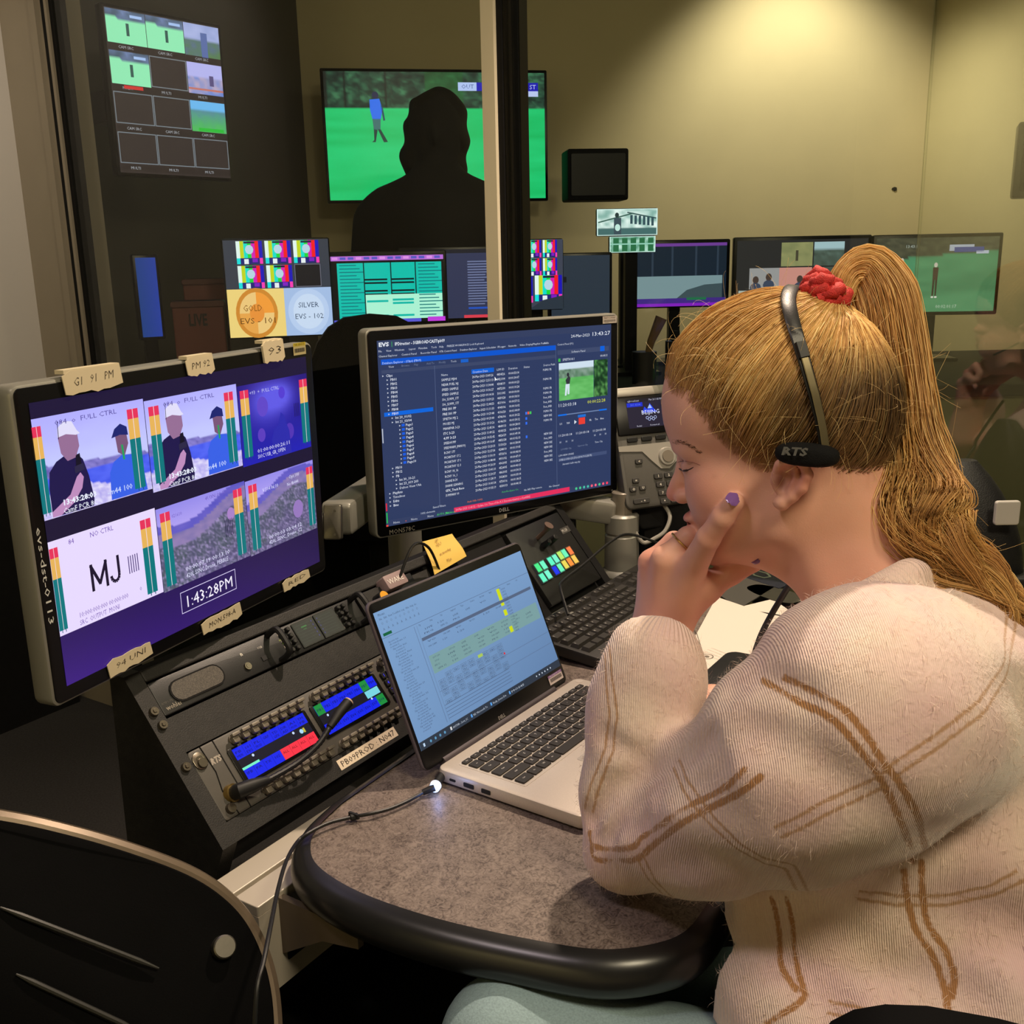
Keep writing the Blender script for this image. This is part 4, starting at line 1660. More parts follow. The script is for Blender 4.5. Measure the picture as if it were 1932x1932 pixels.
for (x, y, w, h, tx, top, lab) in ((92, -15, 84, 26, 'G1   91   PM', 1, 'masking tape handwritten 91 PM'), (276, -12, 50, 24, 'PM 92', 1, 'masking tape handwritten 92'), (434, -16, 46, 30, '93', 1, 'crumpled masking tape handwritten 93'), (98, 328, 70, 20, '94 UNI', 0, 'torn masking tape handwritten 94 UNI'), (272, 336, 80, 20, 'MON.598-A', 0, 'masking tape handwritten MON.598-A'), (450, 334, 66, 16, 'RED', 0, 'masking tape handwritten RED')):
    f_ = on_screen(LF, x, y, .0016)
    rng = random.Random(int(x))
    w2, h2 = w / 2000., h / 2000.
    n_ = 9
    up = [(-w2 + 2 * w2 * i / n_, h2 + rng.uniform(-1, 1) * .0012) for i in range(n_ + 1)]
    dn = [(w2 - 2 * w2 * i / n_, -h2 + rng.uniform(-1, 1) * .0018) for i in range(n_ + 1)]
    dn[0] = (w2 + .003, -h2 * .7)
    up[0] = (-w2 - .003, h2 * .6)
    m = MB()
    m.poly(f_, up + dn, 0, .0012 + (.002 if tx == '93' else 0))
    if top:
        m.box(f_, -w2, w2, h2 - .003, h2 + .0015, -.012, .001)
    m.col = s2l((214, 200, 168))
    m.c = [m.col] * len(m.f)
    c = Canvas(f_, w / 1000., h / 1000., w, h, .0014 + (.002 if tx == '93' else 0))
    c.mb = m
    c.text(w * .14, h * .68, h * .36, tx, (52, 44, 40), 0, w=w * .72, shear=.2, rot=-3, bold=-.012 if tx != 'MON.598-A' else .01)
    o = m.build('tape_label', M_PRINT, tl, attr=True)
    o['label'] = lab
f_ = on_screen(LF, 503, -13, .001)
c = Canvas(f_, .032, .018, 32, 18, 0)
c.rect(0, 0, 32, 18, (180, 168, 120), 0)
c.rect(0, 0, 32, 5, (190, 170, 50), 1)
c.text(2, 4, 3, 'THE SERVICE', (60, 50, 20), 2, w=27)
for k in range(14):
    c.rect(3 + k * 1.9, 8, 4 + k * 1.9 + .2 * (k % 3), 14, (60, 56, 50), 2)
o = c.build('asset_sticker', M_PRINT, tl)
o['label'] = 'yellow and white barcode sticker'
# vertical name on the left bezel
c = Canvas(LF, .556, .361, 556, 361, .0004)
c.text(6.5, 152, 7.5, 'evs-dst-0113', (210, 210, 205), 0, rot=90, w=112)
c.build('bezel_lettering', M_PRINT, tl)
scale_thing(tl, KL, LF)


def p_right(c):
    c.rect(0, 0, 518, 324, (44, 58, 96), 0)
    c.rect(0, 0, 518, 12, (50, 62, 96), 1)
    c.text(3, 10, 6.5, 'EVS', (225, 230, 240), 2, bold=.04, w=20)
    c.rect(28, 3, 28.8, 12, (60, 190, 90), 2)
    c.text(34, 10, 5.4, 'IPDirector - SGBROADCAST\\pb09', (225, 230, 240), 2, w=100, bold=.02)
    c.text(417, 20, 5.6, '24-Mar-2023', (225, 230, 240), 2, w=46)
    c.text(468, 20, 7.4, '13:43:27', (235, 240, 250), 2, w=47)
    for i, (x, s_) in enumerate(((2, 'File'), (17, 'View'), (33, 'Windows'), (61, 'Layout'), (80, 'Metadata'), (106, 'Tools'), (122, 'Help'), (138, 'FREEZE WORKSPACE'), (186, 'Lock Keyboard'))):
        c.text(x, 19.5, 3.4, s_, (205, 212, 228), 2)
    xs = [2, 46, 84, 122, 165, 207, 246, 270, 296, 326, 352]
    for x, s_ in zip(xs, ('Channel Explorer', 'Control Panel', 'Recorder Panel', 'VTR Control Panel', 'Database Explorer', 'Ingest Scheduler', 'IPLogger', 'Networks', 'Video Display', 'Playlist Panel', 'Media')):
        c.text(x, 28, 3.4, s_, (205, 212, 228), 2, w=min(36, 2.3 * len(s_)))
    c.rect(6, 32, 380, 41, (0, 84, 206), 2)
    c.text(8, 40, 3.8, 'Database Explorer - (Clips) (PB09)', (190, 214, 255), 3)
    for i, s_ in enumerate(('View', 'Browse', 'Play', 'Add To', 'Modify', 'Tools')):
        c.text(20 + i * 25, 47, 3.6, s_, (190, 198, 216) if i in (0, 5) else (110, 122, 150), 2)
    c.rect(166, 43, 182, 49, (20, 96, 200), 2)
    c.rect(6, 50, 380, 56, (58, 70, 104), 1)
    c.rect(110.5, 50, 111.5, 305, (80, 94, 130), 2)
    y = 61
    rows = ['Clips'] + ['PB0%d' % k for k in range(1, 9)] + ['PB09', 'Int 20_01/02', 'Int 21_03/04'] + ['Page%d' % k for k in range(1, 11)] + ['PB10', 'PB12', 'PB', 'Int 30_10-21', 'Int 23_019 203', 'Dalton View Uhk', 'Playlists', 'Timelines', 'Edits', 'Bins']
    for i, s_ in enumerate(rows):
        y = 62 + i * 7.35
        ind = 14 if i == 0 else (22 if i < 10 else (28 if i < 12 else (48 if i < 22 else (24 if i < 25 else (30 if i < 28 else 16)))))
        if i == 9:
            c.rect(7, y - 5.5, 105, y + 1.5, (0, 100, 220), 2)
        if 12 <= i < 22:
            c.rect(ind - 8, y - 4.5, ind - 2, y, (20, 90, 220), 2)
        c.text(ind, y, 4.4, s_, (214, 220, 234), 3, bold=.01)
        c.poly([(ind - 7 - (6 if 12 <= i < 22 else 0), y - 3.5), (ind - 4 - (6 if 12 <= i < 22 else 0), y - 2), (ind - 7 - (6 if 12 <= i < 22 else 0), y - .5)], (200, 206, 220), 3)
    c.rect(188, 63, 237, 71, (0, 96, 214), 2)
    for x, s_ in ((124, 'Name'), (190, 'Creation Date'), (243, 'LSM ID'), (269, 'Duration'), (304, 'Status'), (350, 'Source Path')):
        c.text(x, 69.5, 4, s_, (200, 208, 224), 3)
    rg = random.Random(5)
    names = ['SAMPLE MJ04', 'NEAR FUEL NJ', 'SPEED SAMPLE', 'SPEED SAMPLE', 'S06_SLWM_177', 'S06_SLWM_177', 'PRE S01 PP', 'PRE S01 PP', 'SPIETH MJ 2', 'MOSES MJ', 'MANIFNR 3-23', 'ITC 3-23', '4.FF 3-23', 'SPEEDHUMP', 'SPEEDWARM_(MANUO)', 'RCNY 177', 'MCARTHY 17 2', 'MCARTHY 17 1', 'MCARTHY 12 3', 'RCNY 18_1k', 'RCNY 16_1', 'SHANE RCH', 'SHANK LEANING', 'GFX_Track Reco', 'SUMMARY 09']
    for i in range(25):
        y = 78.5 + i * 8.75
        c.rect(116, y + 1.6, 376, y + 1.9, (54, 68, 104), 1)
        c.text(124, y, 4.4, names[i], (222, 227, 238), 3, bold=.012, w=min(46, 2.9 * len(names[i])))
        c.text(189, y, 4.4, '%d-Mar-2023 %02d:%02d:%02d' % (24 if i < 9 else 23, 13 - i % 5, rg.randint(10, 59), rg.randint(10, 59)), (222, 227, 238), 3, bold=.012, w=46)
        c.text(243, y, 4.4, '%d/%02d' % (rg.randint(4100, 5199), rg.randint(1, 31)), (222, 227, 238), 3, w=18)
        c.text(269, y, 4.4, '00:%02d:%02d:%02d' % (rg.randint(0, 1), rg.randint(0, 59), rg.randint(0, 24)), (222, 227, 238), 3, w=24)
        if i not in (1, 3, 12, 13, 21, 22, 23, 24):
            c.text(349, y, 4.2, rg.choice(['NEW SKE', 'PGM01 PB', 'From_AVID', 'ISO SKE']), (214, 220, 234), 3, w=20)
    for yy, xx, q in ((157, 306, (60, 120, 240)), (157, 311, (240, 90, 60)), (157, 316, (70, 200, 90)), (167, 306, (50, 110, 240)), (176, 306, (50, 110, 240)), (202, 306, (50, 110, 240))):
        c.rect(xx, yy - 5, xx + 4, yy, q, 4)
    # right column
    c.rect(379.5, 34, 380.5, 316, (80, 94, 130), 2)
    c.rect(384, 42, 512, 51, (60, 72, 106), 1)
    c.text(418, 49, 4, 'Software Panel', (200, 208, 224), 2)
    c.rect(490, 41, 501, 51, (0, 96, 220), 2)
    c.text(384, 33, 3.6, 'Control Panel (P1)', (200, 208, 224), 2)
    c.rect(386, 58, 391, 64, (60, 190, 70), 2)
    c.text(396, 63, 4.6, 'SPIETH 8.1', (214, 220, 234), 2)
    c.text(490, 62, 4.6, '00:04:11', (214, 220, 234), 2, w=18)

    def vid(a, b):
        if b < .16 + .03 * vn(a * 6, 2):
            return (206, 224, 238)
        if b < .40:
            return mixc((150, 170, 160), (80, 120, 90), vn(a * 12, b * 12) + b - .2) if a > .4 else mixc((60, 90, 70), (140, 170, 150), vn(a * 16, b * 16))
        return mixc((84, 170, 84), (112, 196, 110), vn(a * 8, b * 20))
    c.grid(387, 67, 473, 139, 30, 26, vid, 2)
    c.grid(474, 67, 509, 139, 16, 26, lambda a, b: mixc((14, 48, 26), (90, 150, 80), vn(a * 9 + 3, b * 16) ** 2 * 1.4), 2)
    c.poly([(403, 100), (411, 92), (415, 97), (413, 108), (405, 108)], (50, 50, 60), 3)
    c.ell(409, 90, 3, 4, (40, 40, 50), 3, 10)
    c.poly([(403, 108), (413, 108), (412, 128), (408, 128), (408, 114), (405, 130), (401, 130)], (214, 228, 240), 3)
    c.text(384, 151, 6.4, '11:20:03:18', (214, 220, 234), 3, w=45)
    c.text(457, 151, 6.4, '00:00:22:28', (214, 220, 60), 3, w=46)
    c.rect(384, 166, 507, 168, (110, 130, 170), 2)
    c.rect(384, 165.5, 405, 168.5, (10, 110, 230), 3)
    c.rect(487, 165.5, 507, 168.5, (10, 110, 230), 3)
    c.rect(435, 177, 451, 190, (232, 62, 52), 3)
    c.rect(433, 171, 453, 176, (30, 110, 210), 2)
    c.poly([(424, 180), (430, 184), (424, 188)], (220, 226, 236), 3)
    for x, s_ in ((387, '1/1'), (405, 'N4'), (462, '8k'), (476, 'Tm'), (490, '8ms')):
        c.text(x, 186, 4, s_, (210, 216, 230), 3)
    for x in (384, 427, 470):
        c.text(x, 209, 4.4, '11:20:03:18', (210, 216, 230), 3, w=34)
    for x, y_ in ((387, 222), (402, 222), (417, 222), (474, 218), (488, 218), (502, 218)):
        c.text(x, y_, 4, 'H', (190, 198, 216), 3)
    c.text(390, 236, 3.2, 'LOOPED Clip', (120, 132, 160), 3)
    c.text(432, 234, 3.2, 'Superout Clip', (120, 132, 160), 3)
    c.text(476, 232, 3.6, 'Time Clip', (190, 198, 216), 3)
    c.text(384, 248, 3.6, 'LSM-VIEW SPARE', (190, 198, 216), 3)
    c.rect(384, 251, 507, 258, (64, 78, 116), 2)
    c.text(386, 257, 4, 'SUPER-SLO-FWD-CLIP (ST01)-CLIP-PA-TOOLS(RIV FR)', (196, 204, 222), 3, w=82)
    c.text(394, 266, 4, 'Automatic loadto map play', (196, 204, 222), 3, w=44)
    # bottom lines
    c.text(96, 306, 3.8, 'Saved Filters', (200, 208, 224), 3)
    c.text(70, 313, 3.6, '1032 elements', (200, 208, 224), 3)
    c.text(170, 307, 3.6, 'Auth Hills 10/02', (220, 110, 60), 3)
    c.text(248, 300, 3.6, 'AutoRecSpare On', (70, 180, 90), 3)
    c.text(300, 304, 3.6, 'No BID Play remote', (200, 208, 224), 3)
    c.text(360, 306, 3.6, 'No Channel', (200, 208, 224), 3)
    c.rect(0, 313, 518, 324, (50, 62, 98), 1)
    c.rect(141, 312, 411, 321, (226, 44, 92), 2)
    c.text(144, 318.5, 4.2, '24-Mar-2023 11:40:32 - Update 116: Trace of the A 3: Disconnect(name) a of pathlib()', (250, 170, 190), 3, w=170)
    for x, q, s_ in ((14, (200, 206, 220), 'None'), (38, (230, 100, 60), 'o'), (50, (200, 206, 220), 'None'), (84, (200, 206, 220), 'None'), (104, (70, 200, 100), 'AUTO_BA..'), (122, (70, 200, 100), 'Machines..')):
        c.text(x, 321, 4, s_, q, 3)
    for k in range(9):
        c.ell(428 + k * 10, 318, 2.8, 2.8, ((70, 200, 140), (70, 200, 140), (70, 190, 170), (70, 190, 170), (250, 90, 120), (250, 100, 130), (70, 200, 140), (250, 90, 120), (250, 60, 90))[k], 3, 10)
    c.rect(1, 150, 3, 175, (190, 196, 210), 3)
    c.rect(1, 282, 3.5, 296, (220, 40, 60), 3)
    c.rect(1, 299, 3.5, 318, (40, 180, 80), 3)
    c.rect(0, 321, 4, 324, (240, 80, 60), 4)
    c.poly([(238, 80), (238, 88), (240.4, 86), (244, 87)], (240, 244, 250), 5)


tr = monitor('edit_monitor', 'right black and silver monitor with a long navy clip list', RF, p_right)
c = Canvas(RF, .556, .361, 556, 361, .0006)
c.text(24, 358, 8.5, 'MON578C', (120, 116, 106), 0, w=52)
c.text(260, 355, 7, 'DELL', (150, 150, 150), 0, bold=.02, w=24)
c.ell(541, 354, 2, 2, (90, 90, 90), 0, 8)
c.build('bezel_lettering', M_PRINT, tr)
c = Canvas(RF.off(.255, .171, .0012), .036, .014, 36, 14, 0)
c.rect(0, 0, 36, 14, (190, 180, 170), 0)
c.text(2, 5, 3.6, 'TRINITY COMPANY', (90, 60, 60), 1, w=31)
for k in range(16):
    c.rect(3 + k * 1.9, 7, 4 + k * 1.9, 11, (70, 64, 60), 1)
c.text(5, 13.4, 2, '0004142', (80, 70, 70), 1)
o = c.build('asset_sticker', M_PRINT, tr)
o['label'] = 'small white barcode sticker'
scale_thing(tr, KR, RF)


# monitor arms
def arm(name, label, pole, top, segs, joint=None):
    t = thing(name, label, 'monitor arm', Fr(A(*pole), (1, 0, 0), (0, 1, 0)))
    f = Fr(A(*pole), (1, 0, 0), (0, 1, 0))
    m = MB()
    m.cyl(f, 0, 0, 0, .012, .040, .038, 28, bev=.004)
    m.build('base', M_SILVER, t, smooth=True)
    m = MB()
    h = top - pole[2]
    m.cyl(f, 0, 0, .010, h * .50, .034, .033, 28, bev=.004)
    m.cyl(f, 0, 0, h * .52, h * .74, .033, .033, 28, bev=.004)
    m.build('pole', M_SILVER, t, smooth=True)
    m = MB()
    m.cyl(f, 0, 0, h * .74, h, .020, .020, 24, bev=.002)
    m.build('pole_top', M_KNOB, t, smooth=True)
    m = MB()
    m.cyl(f, 0, 0, h * .505, h * .52, .0315, .0315, 24)
    m.build('collar', M_KNOB, t, smooth=True)
    for a, b, ww, hh in segs:
        a, b = A(*a), A(*b)
        L = np.linalg.norm(b - a)
        fr = Fr((a + b) / 2, b - a, np.cross(unit(b - a), np.cross(ZZ, unit(b - a))) + ZZ)
        m = MB()
        m.slab(fr, -L / 2, L / 2, -hh / 2, hh / 2, -ww / 2, ww / 2, .010, .006)
        m.build('arm_segment', M_SILVER, t, smooth=True)
    return t


pr_ = onz(1185, 1100, DZ)
pole = A(pr_[0] + .005, pr_[1] + .02, DZ) + EE * .032 + DD * .03
bR = RF.p(0, -.01, -.062)
arm('monitor_arm', 'silver monitor arm on a thick pole behind the keyboard', pole, 0.905, [((pole[0] - .01, pole[1], .865), tuple(RF.p(.16, -.19, -.10)), .05, .045), (tuple(RF.p(.16, -.175, -.10)), tuple(RF.p(0.02, -.05, -.085)), .04, .035)])
pl2 = de(1.05, 1.20, 0.76)
bL = LF.p(0.12, -.05, -.058)
e1 = dep(700, 915, 1.72)
e2 = dep(634, 980, 1.66)
t_ = arm('monitor_arm', 'silver monitor arm seen between the two big monitors', A(dep(760, 930, 1.99)[0], dep(760, 930, 1.99)[1], .70), 1.0, [(e2, dep(742, 905, 1.98), .05, .055), (e2 + A(-.02, -.01, -.005), bL, .03, .035)])
f_ = Fr(dep(627, 985, 1.61), CAMM[:, 0], -CAMM[:, 1])
m = MB()
m.slab(f_, -.014, .014, -.028, .028, -.02, .0, .004, .002)
m.cyl(f_, .004, -.020, 0, .001, .002, .002, 8)
m.cyl(f_, .004, .018, 0, .001, .002, .002, 8)
m.build('joint_plate', M_ALU, t_, smooth=True)

# ============================================================ laptop
hl = A(-0.098, 1.112, 0)
LR = unit(A(0.577, 0.816, 0))
LFW = A(LR[1], -LR[0], 0)                  # towards the user
BH = DZ + 0.0025
LB = Fr(A(*(hl + LR * .1605 + LFW * .1045)[:2], BH), LR, -LFW)   # centre of the base, x right, U away from user, N up
t = thing('laptop', 'open silver laptop with pale blue spreadsheet screen on the desk', 'laptop', LB)
m = MB()
m.slab(LB, -.1605, .1605, -.1045, .1045, 0.0, .0165, .012, .0035, n=6)
m.build('base', M_LAPT, t, smooth=True)
m = MB()
m.slab(LB, -.140, .140, -.012, .0865, .0166, .0169, .004)
m.build('keyboard_tray', mat('tray_grey', (206, 196, 186), .45, .3), t)
kx0, kx1, ky1 = -.138, .138, .0855
rows = [
    ('Esc F1 F2 F3 F4 F5 F6 F7 F8 F9 F10 F11 F12 PrSc Ins Del'.split(), [1] * 16, .0105),
    ('~ 1 2 3 4 5 6 7 8 9 0 - = <-'.split(), [1] * 13 + [1.9], .0168),
    ('Tab Q W E R T Y U I O P [ ] \\'.split(), [1.5] + [1] * 12 + [1.4], .0168),
    ('Caps A S D F G H J K L ; \' Ent'.split(), [1.8] + [1] * 11 + [2.1], .0168),
    ('Shift Z X C V B N M , . / Shift'.split(), [2.3] + [1] * 10 + [2.6], .0168),
    ('Ctrl Fn W Alt _ Alt Ctrl < v >'.split(), [1.3, 1, 1, 1.2, 5.6, 1, 1, .9, .9, .9], .0168)]
y = ky1
for ri, (names_, wd, hh) in enumerate(rows):
    tot = sum(wd)
    g = .0028
    un = (kx1 - kx0) / tot
    x = kx0
    for nme, w_ in zip(names_, wd):
        w2 = un * w_ - g
        f_ = LB.off(x + (w2 + g) / 2, y - hh / 2, .0170)
        c = Canvas(f_, w2, hh - g, w2 * 1000, (hh - g) * 1000, .00225)
        c.mb.col = s2l((38, 33, 30))
        c.mb.slab(f_, -w2 / 2, w2 / 2, -(hh - g) / 2, (hh - g) / 2, 0, .0020, .0015, .0005, n=2)
        if nme not in ('_',):
            sz = 3.2 if len(nme) == 1 and ri else 1.9
            c.text(w2 * 500 - sz * .42 * len(nme) + (0 if len(nme) > 1 else .2), (hh - g) * 500 + sz * .5, sz, nme, (205, 200, 195), 0, bold=.02)
        c.build('key', M_PRINT, t)
        x += un * w_
    y -= hh
m = MB()
m.slab(LB, -.052, .052, -.096, -.026, .0166, .0168, .003)
m.build('touchpad', mat('touchpad', (196, 186, 176), .38, .25), t)
m = MB()
m.cyl(LB, .149, .092, .0165, .0170, .0055, .0055, 16)
m.build('power_button', M_LAPT, t)
LBs = Fr(LB.p(-.1606, 0, 0), LFW, ZZ)      # left side face; x towards the user, N out
for x0, w_, hh in ((-.083, .009, .003), (-.062, .015, .0055), (-.036, .013, .0055)):
    m = MB()
    m.slab(LBs, x0, x0 + w_, .0075 - hh / 2, .0075 + hh / 2, -.0005, .0006, .0012)
    m.build('port', M_RUB, t)
# screen lid
ld = unit(A(.310, -.218, -.925))
LC = A(-.050, 1.258, .854)
LRr = unit(LR - (LR @ ld) * ld)
LF2 = Fr(LC, LRr, -ld)
m = MB()
m.slab(LF2, -.1605, .1605, -.1055, .1075, -.0055, -.0006, .010, .002, n=5)
lid = m.build('lid', M_LIDD, t, smooth=True)
m = MB()
m.slab(LF2, -.1580, .1580, -.1050, .1050, -.0006, .0004, .008, .0003, n=5)
m.build('lid_bezel', M_BEZEL, lid, smooth=True)
m = MB()
hA = LF2.p(-.125, -.1060, -.003)
hB = LF2.p(.125, -.1060, -.003)
m.tube([hA, hB], .0062, 12)
m.build('hinge_bar', M_LIDD, t, smooth=True)
SF = LF2.off(0, .0065, 0)


def p_lap(c):
    bg = (116, 150, 196)
    c.grid(0, 0, 309, 174, 14, 8, lambda a, b: mixc((134, 172, 216), (92, 124, 166), .25 + .5 * b * (0.4 + a)), 0)  # gradient paints the panel's viewing-angle falloff into the screen colour
    tx = (52, 66, 92)
    rg = random.Random(8)
    c.text(6, 6, 3, 'Mosaic', tx, 1)
    for i in range(9):
        c.text(6 + i * 8, 11, 2.4, ('File', 'Edit', 'View', 'Tools', 'Find', 'Log', 'Win', 'Help', 'Go')[i], tx, 1)
        c.text(7 + i * 8, 17, 3.2, 'O', (90, 110, 140), 1)
        c.text(7 + i * 8, 24, 3.2, 'A', (80, 100, 130), 1)
    c.rect(4, 27, 19, 30.5, (10, 96, 60), 2)
    c.line(0, 32.5, 309, 32.5, .5, (84, 104, 136), 1)
    c.line(57, 35, 57, 160, .6, (84, 104, 136), 1)
    c.line(62, 35, 62, 160, .4, (96, 118, 150), 1)
    for i in range(36):
        ind = 8 + (0 if i < 3 else 3 + 2 * ((i * 5) % 3))
        c.text(ind, 40 + i * 3.3, 2.0, 'ch rundown %d' % (i + 10) if i % 3 else 'Sports list', (62, 80, 112), 1, w=rg.uniform(14, 30))
    for i in range(11):
        c.text(66 + i * 21, 37, 2.2, ('Pg', 'Slug', 'Tal', 'Segment', 'Type', 'Source', 'Est Dur', 'Back', 'Fmt', 'Status', 'Ok')[i], tx, 1)
    c.rect(63, 52, 303, 56, (84, 100, 128), 1)
    c.poly([(64, 76), (303, 76), (303, 99), (64, 99)], (120, 158, 160), 1)
    for (yy, n_) in ((44, 5), (49, 3), (60, 6), (66, 3), (81, 7), (86, 8), (91, 8), (96, 6)):
        for i in range(n_):
            c.text(68 + i * 29 + rg.uniform(0, 6), yy, 2.1, rg.choice(['VO', 'SOT 0:30', 'PKG', 'LIVE', 'GFX 12', 'ON CAM', '1:20']), tx, 2, w=rg.uniform(8, 18))
    for (y0, y1) in ((36, 52), (56, 60), (66, 74), (90, 98)):
        c.rect(229, y0, 236, y1, (206, 220, 20), 3)
    for k in range(16):
        c.text(239, 40 + k * 4, 2.2, '%d:%02d:%02d' % (k % 3, k * 7 % 60, k * 11 % 60), tx, 3)
    for j in range(7):
        for i in range(9):
            if (i + j * 3) % 5 and 104 + j * 5.2 < 142:
                c.frame(66 + i * 15.5, 104 + j * 5.2, 79 + i * 15.5, 108.4 + j * 5.2, .35, (84, 100, 124), 1)
                c.text(68 + i * 15.5, 107.6 + j * 5.2, 2.1, rg.choice(['PLAY', 'SHOT', 'EDT', 'PB9', 'TRY']), tx, 2, w=9)
    c.rect(150, 104, 160, 108, (170, 200, 90), 1)
    c.ell(202, 119, 1.6, 1.6, (220, 30, 40), 3, 8)
    for k in range(5):
        c.line(62, 140 + k * 4.2, 200, 140 + k * 4.2, .5, (70, 88, 120), 1)
    c.line(62, 122, 309, 122, .4, (84, 100, 130), 1)
    c.line(200, 138, 309, 138, .4, (84, 100, 130), 1)
    c.rect(0, 164, 309, 174, (44, 54, 68), 3)
    c.rect(6, 167, 9, 171, (190, 214, 240), 4)
    for i, s_ in enumerate(('AVSTAR - Scott_SC', 'RE: Microsoft Te', 'Rudy, Jones Div', 'MOS45')):
        c.rect(58 + i * 42, 167, 61 + i * 42, 171, (90, 160, 230) if i else (220, 220, 220), 4)
        c.text(63 + i * 42, 170.5, 2.6, s_, (190, 200, 214), 4, w=30)
    for i in range(4):
        c.ell(20 + i * 9, 169, 1.8, 1.8, (90, 150, 190), 4, 8)
    for i in range(6):
        c.ell(250 + i * 7, 169, 1.2, 1.2, (214, 224, 236), 4, 6)


c = Canvas(SF, .309, .174, 309, 174, .0006, .00008)
p_lap(c)
c.build('screen', M_GLOW, lid)
c = Canvas(LF2, .316, .210, 316, 210, .0007)
c.text(151, 204.5, 4.6, 'DELL', (150, 146, 142), 0, bold=.02, w=15)
c.build('lid_lettering', M_PRINT, lid)
c = Canvas(LF2.off(.135, -.091, .0009), .034, .013, 34, 13, 0)
c.rect(0, 0, 34, 13, (222, 210, 204), 0)
c.rect(0, 0, 34, 3.4, (150, 110, 170), 1)
c.text(3, 2.9, 2.2, 'PROPERTY OF', (240, 236, 240), 2, w=28)
for k in range(16):
    c.rect(3 + k * 1.8, 5, 4 + k * 1.8 + .3 * (k % 2), 10, (60, 52, 52), 1)
o = c.build('asset_sticker', M_PRINT, lid)
o['label'] = 'small white and purple barcode sticker'

# power plug with lit ring and its cord over the desk edge
pp = LBs.p(-.096, .0075, 0)
out = LBs.N
f_ = Fr(pp, LFW, ZZ)
plug = [pp - out * .001, pp + out * .022 + A(0, 0, -.0005)]
cordpx = [(800, 1494, DZ + .006), (770, 1511, DZ + .006), (735, 1526, DZ + .006), (700, 1535, DZ + .007), (668, 1541, DZ + .006), (620, 1553, DZ + .008), (580, 1573, DZ + .008), (560, 1590, DZ + .006)]
P = [onz(u, v, z) for u, v, z in cordpx]
ledp = onz(821, 1484, DZ + .010)
t = thing('power_cord', 'black laptop power cord with glowing ring plug draped over the desk edge', 'cord', Fr(ledp, DD, EE))
m = MB()
m.tube([pp - out * .001, pp + (ledp - pp) * .55, pp + (ledp - pp) * .86], [.0052, .0052, .0060], 14)
m.build('plug', M_RUB, t, smooth=True)
m = MB()
dr = unit(ledp - pp)
m.tube([ledp - dr * .003, ledp + dr * .003], [.0068, .0062], 18)
lm, nt, b = newmat('led_ring')
b.inputs['Emission Color'].default_value = (.45, .62, 1, 1)
b.inputs['Emission Strength'].default_value = 1.3
m.build('led_ring', lm, t, smooth=True)
m = MB()
e_ = ledp + unit(P[0] - ledp) * .016
m.tube([ledp + dr * .002, e_, P[0]], [.0044, .0036, .0020], 10)
m.build('strain_relief', M_RUB, t, smooth=True)
hang = [dep(540, 1625, 1.03), dep(524, 1680, .97), dep(510, 1750, .90), dep(497, 1815, .86), dep(484, 1870, .84), dep(478, 1990, .83)]
m = MB()
m.tube(smooth_path(P + hang, 8), .0021, 8)
cab_ = m.build('cable', M_CORD, t, smooth=True)
m = MB()
q = P[4]
m.tube([q - unit(P[5] - P[3]) * .004, q + unit(P[5] - P[3]) * .004], .0040, 10)
m.box(Fr(q, DD, EE), -.0015, .0015, -.007, .007, -.001, .0045)
m.build('cable_tie', M_RUB, cab_)
lamp('plug_led', 'POINT', tuple(ledp + A(.004, -.012, .002)), .012, (.25, .4, 1.0), None, .004)

# ============================================================ desktop keyboard
K0 = A(.005, 1.518, DZ)
KFr = Fr(K0 + DD * .221 - EE * .076 + ZZ * .0125, DD, EE + ZZ * .10)
t = thing('desktop_keyboard', 'full-size black desktop keyboard between the laptop and the hand', 'keyboard', KFr)
m = MB()
m.slab(KFr, -.221, .221, -.076, .076, -.004, .014, .008, .003)
m.build('body', mat('kb_body', (34, 32, 30), .5), t, smooth=True)
kme = {}
cnt = 0


def dkey(x, y, wk, hk=.0165, ch=None):
    global cnt
    f_ = KFr.off(x + wk / 2, y, .0142)
    c = Canvas(f_, wk - .0022, hk - .0022, (wk - .0022) * 1000, (hk - .0022) * 1000, .0062)
    mb = c.mb
    mb.col = s2l((44, 41, 38))
    a, b_ = (wk - .0016) / 2, (hk - .0016) / 2
    r0 = [f_.p(*p, 0) for p in ((-a, -b_), (a, -b_), (a, b_), (-a, b_))]
    a2, b2 = a - .0022, b_ - .0020
    r1 = [f_.p(*p, .0060) for p in ((-a2, -b2), (a2, -b2), (a2, b2 + .0006), (-a2, b2 + .0006))]
    mb.loft([r0, r1])
    if ch:
        c.text(2.8, 7.0, 3.0, ch, (200, 196, 190), 0, bold=.02)
    c.build('key', M_PRINT, t)


u_ = .0190
x_ = -.214
for i, ch in enumerate('E 1234 5678 9012'):
    if ch != ' ':
        dkey(x_ + i * .0176, .060, .0172, .0145, ch)
for i, ch in enumerate("`1234567890-="):
    dkey(x_ + i * u_, .036, u_, ch=ch)
dkey(x_ + 13 * u_, .036, u_ * 2, ch='<')
dkey(x_, .0172, u_ * 1.5, ch='T')
for i, ch in enumerate("QWERTYUIOP[]"):
    dkey(x_ + (1.5 + i) * u_, .0172, u_, ch=ch)
dkey(x_ + 13.5 * u_, .0172, u_ * 1.5, ch='\\')
dkey(x_, -.0016, u_ * 1.8, ch='C')
for i, ch in enumerate("ASDFGHJKL;'"):
    dkey(x_ + (1.8 + i) * u_, -.0016, u_, ch=ch)
dkey(x_ + 12.8 * u_, -.0016, u_ * 2.2, ch='E')
dkey(x_, -.0204, u_ * 2.3, ch='S')
for i, ch in enumerate("ZXCVBNM,./"):
    dkey(x_ + (2.3 + i) * u_, -.0204, u_, ch=ch)
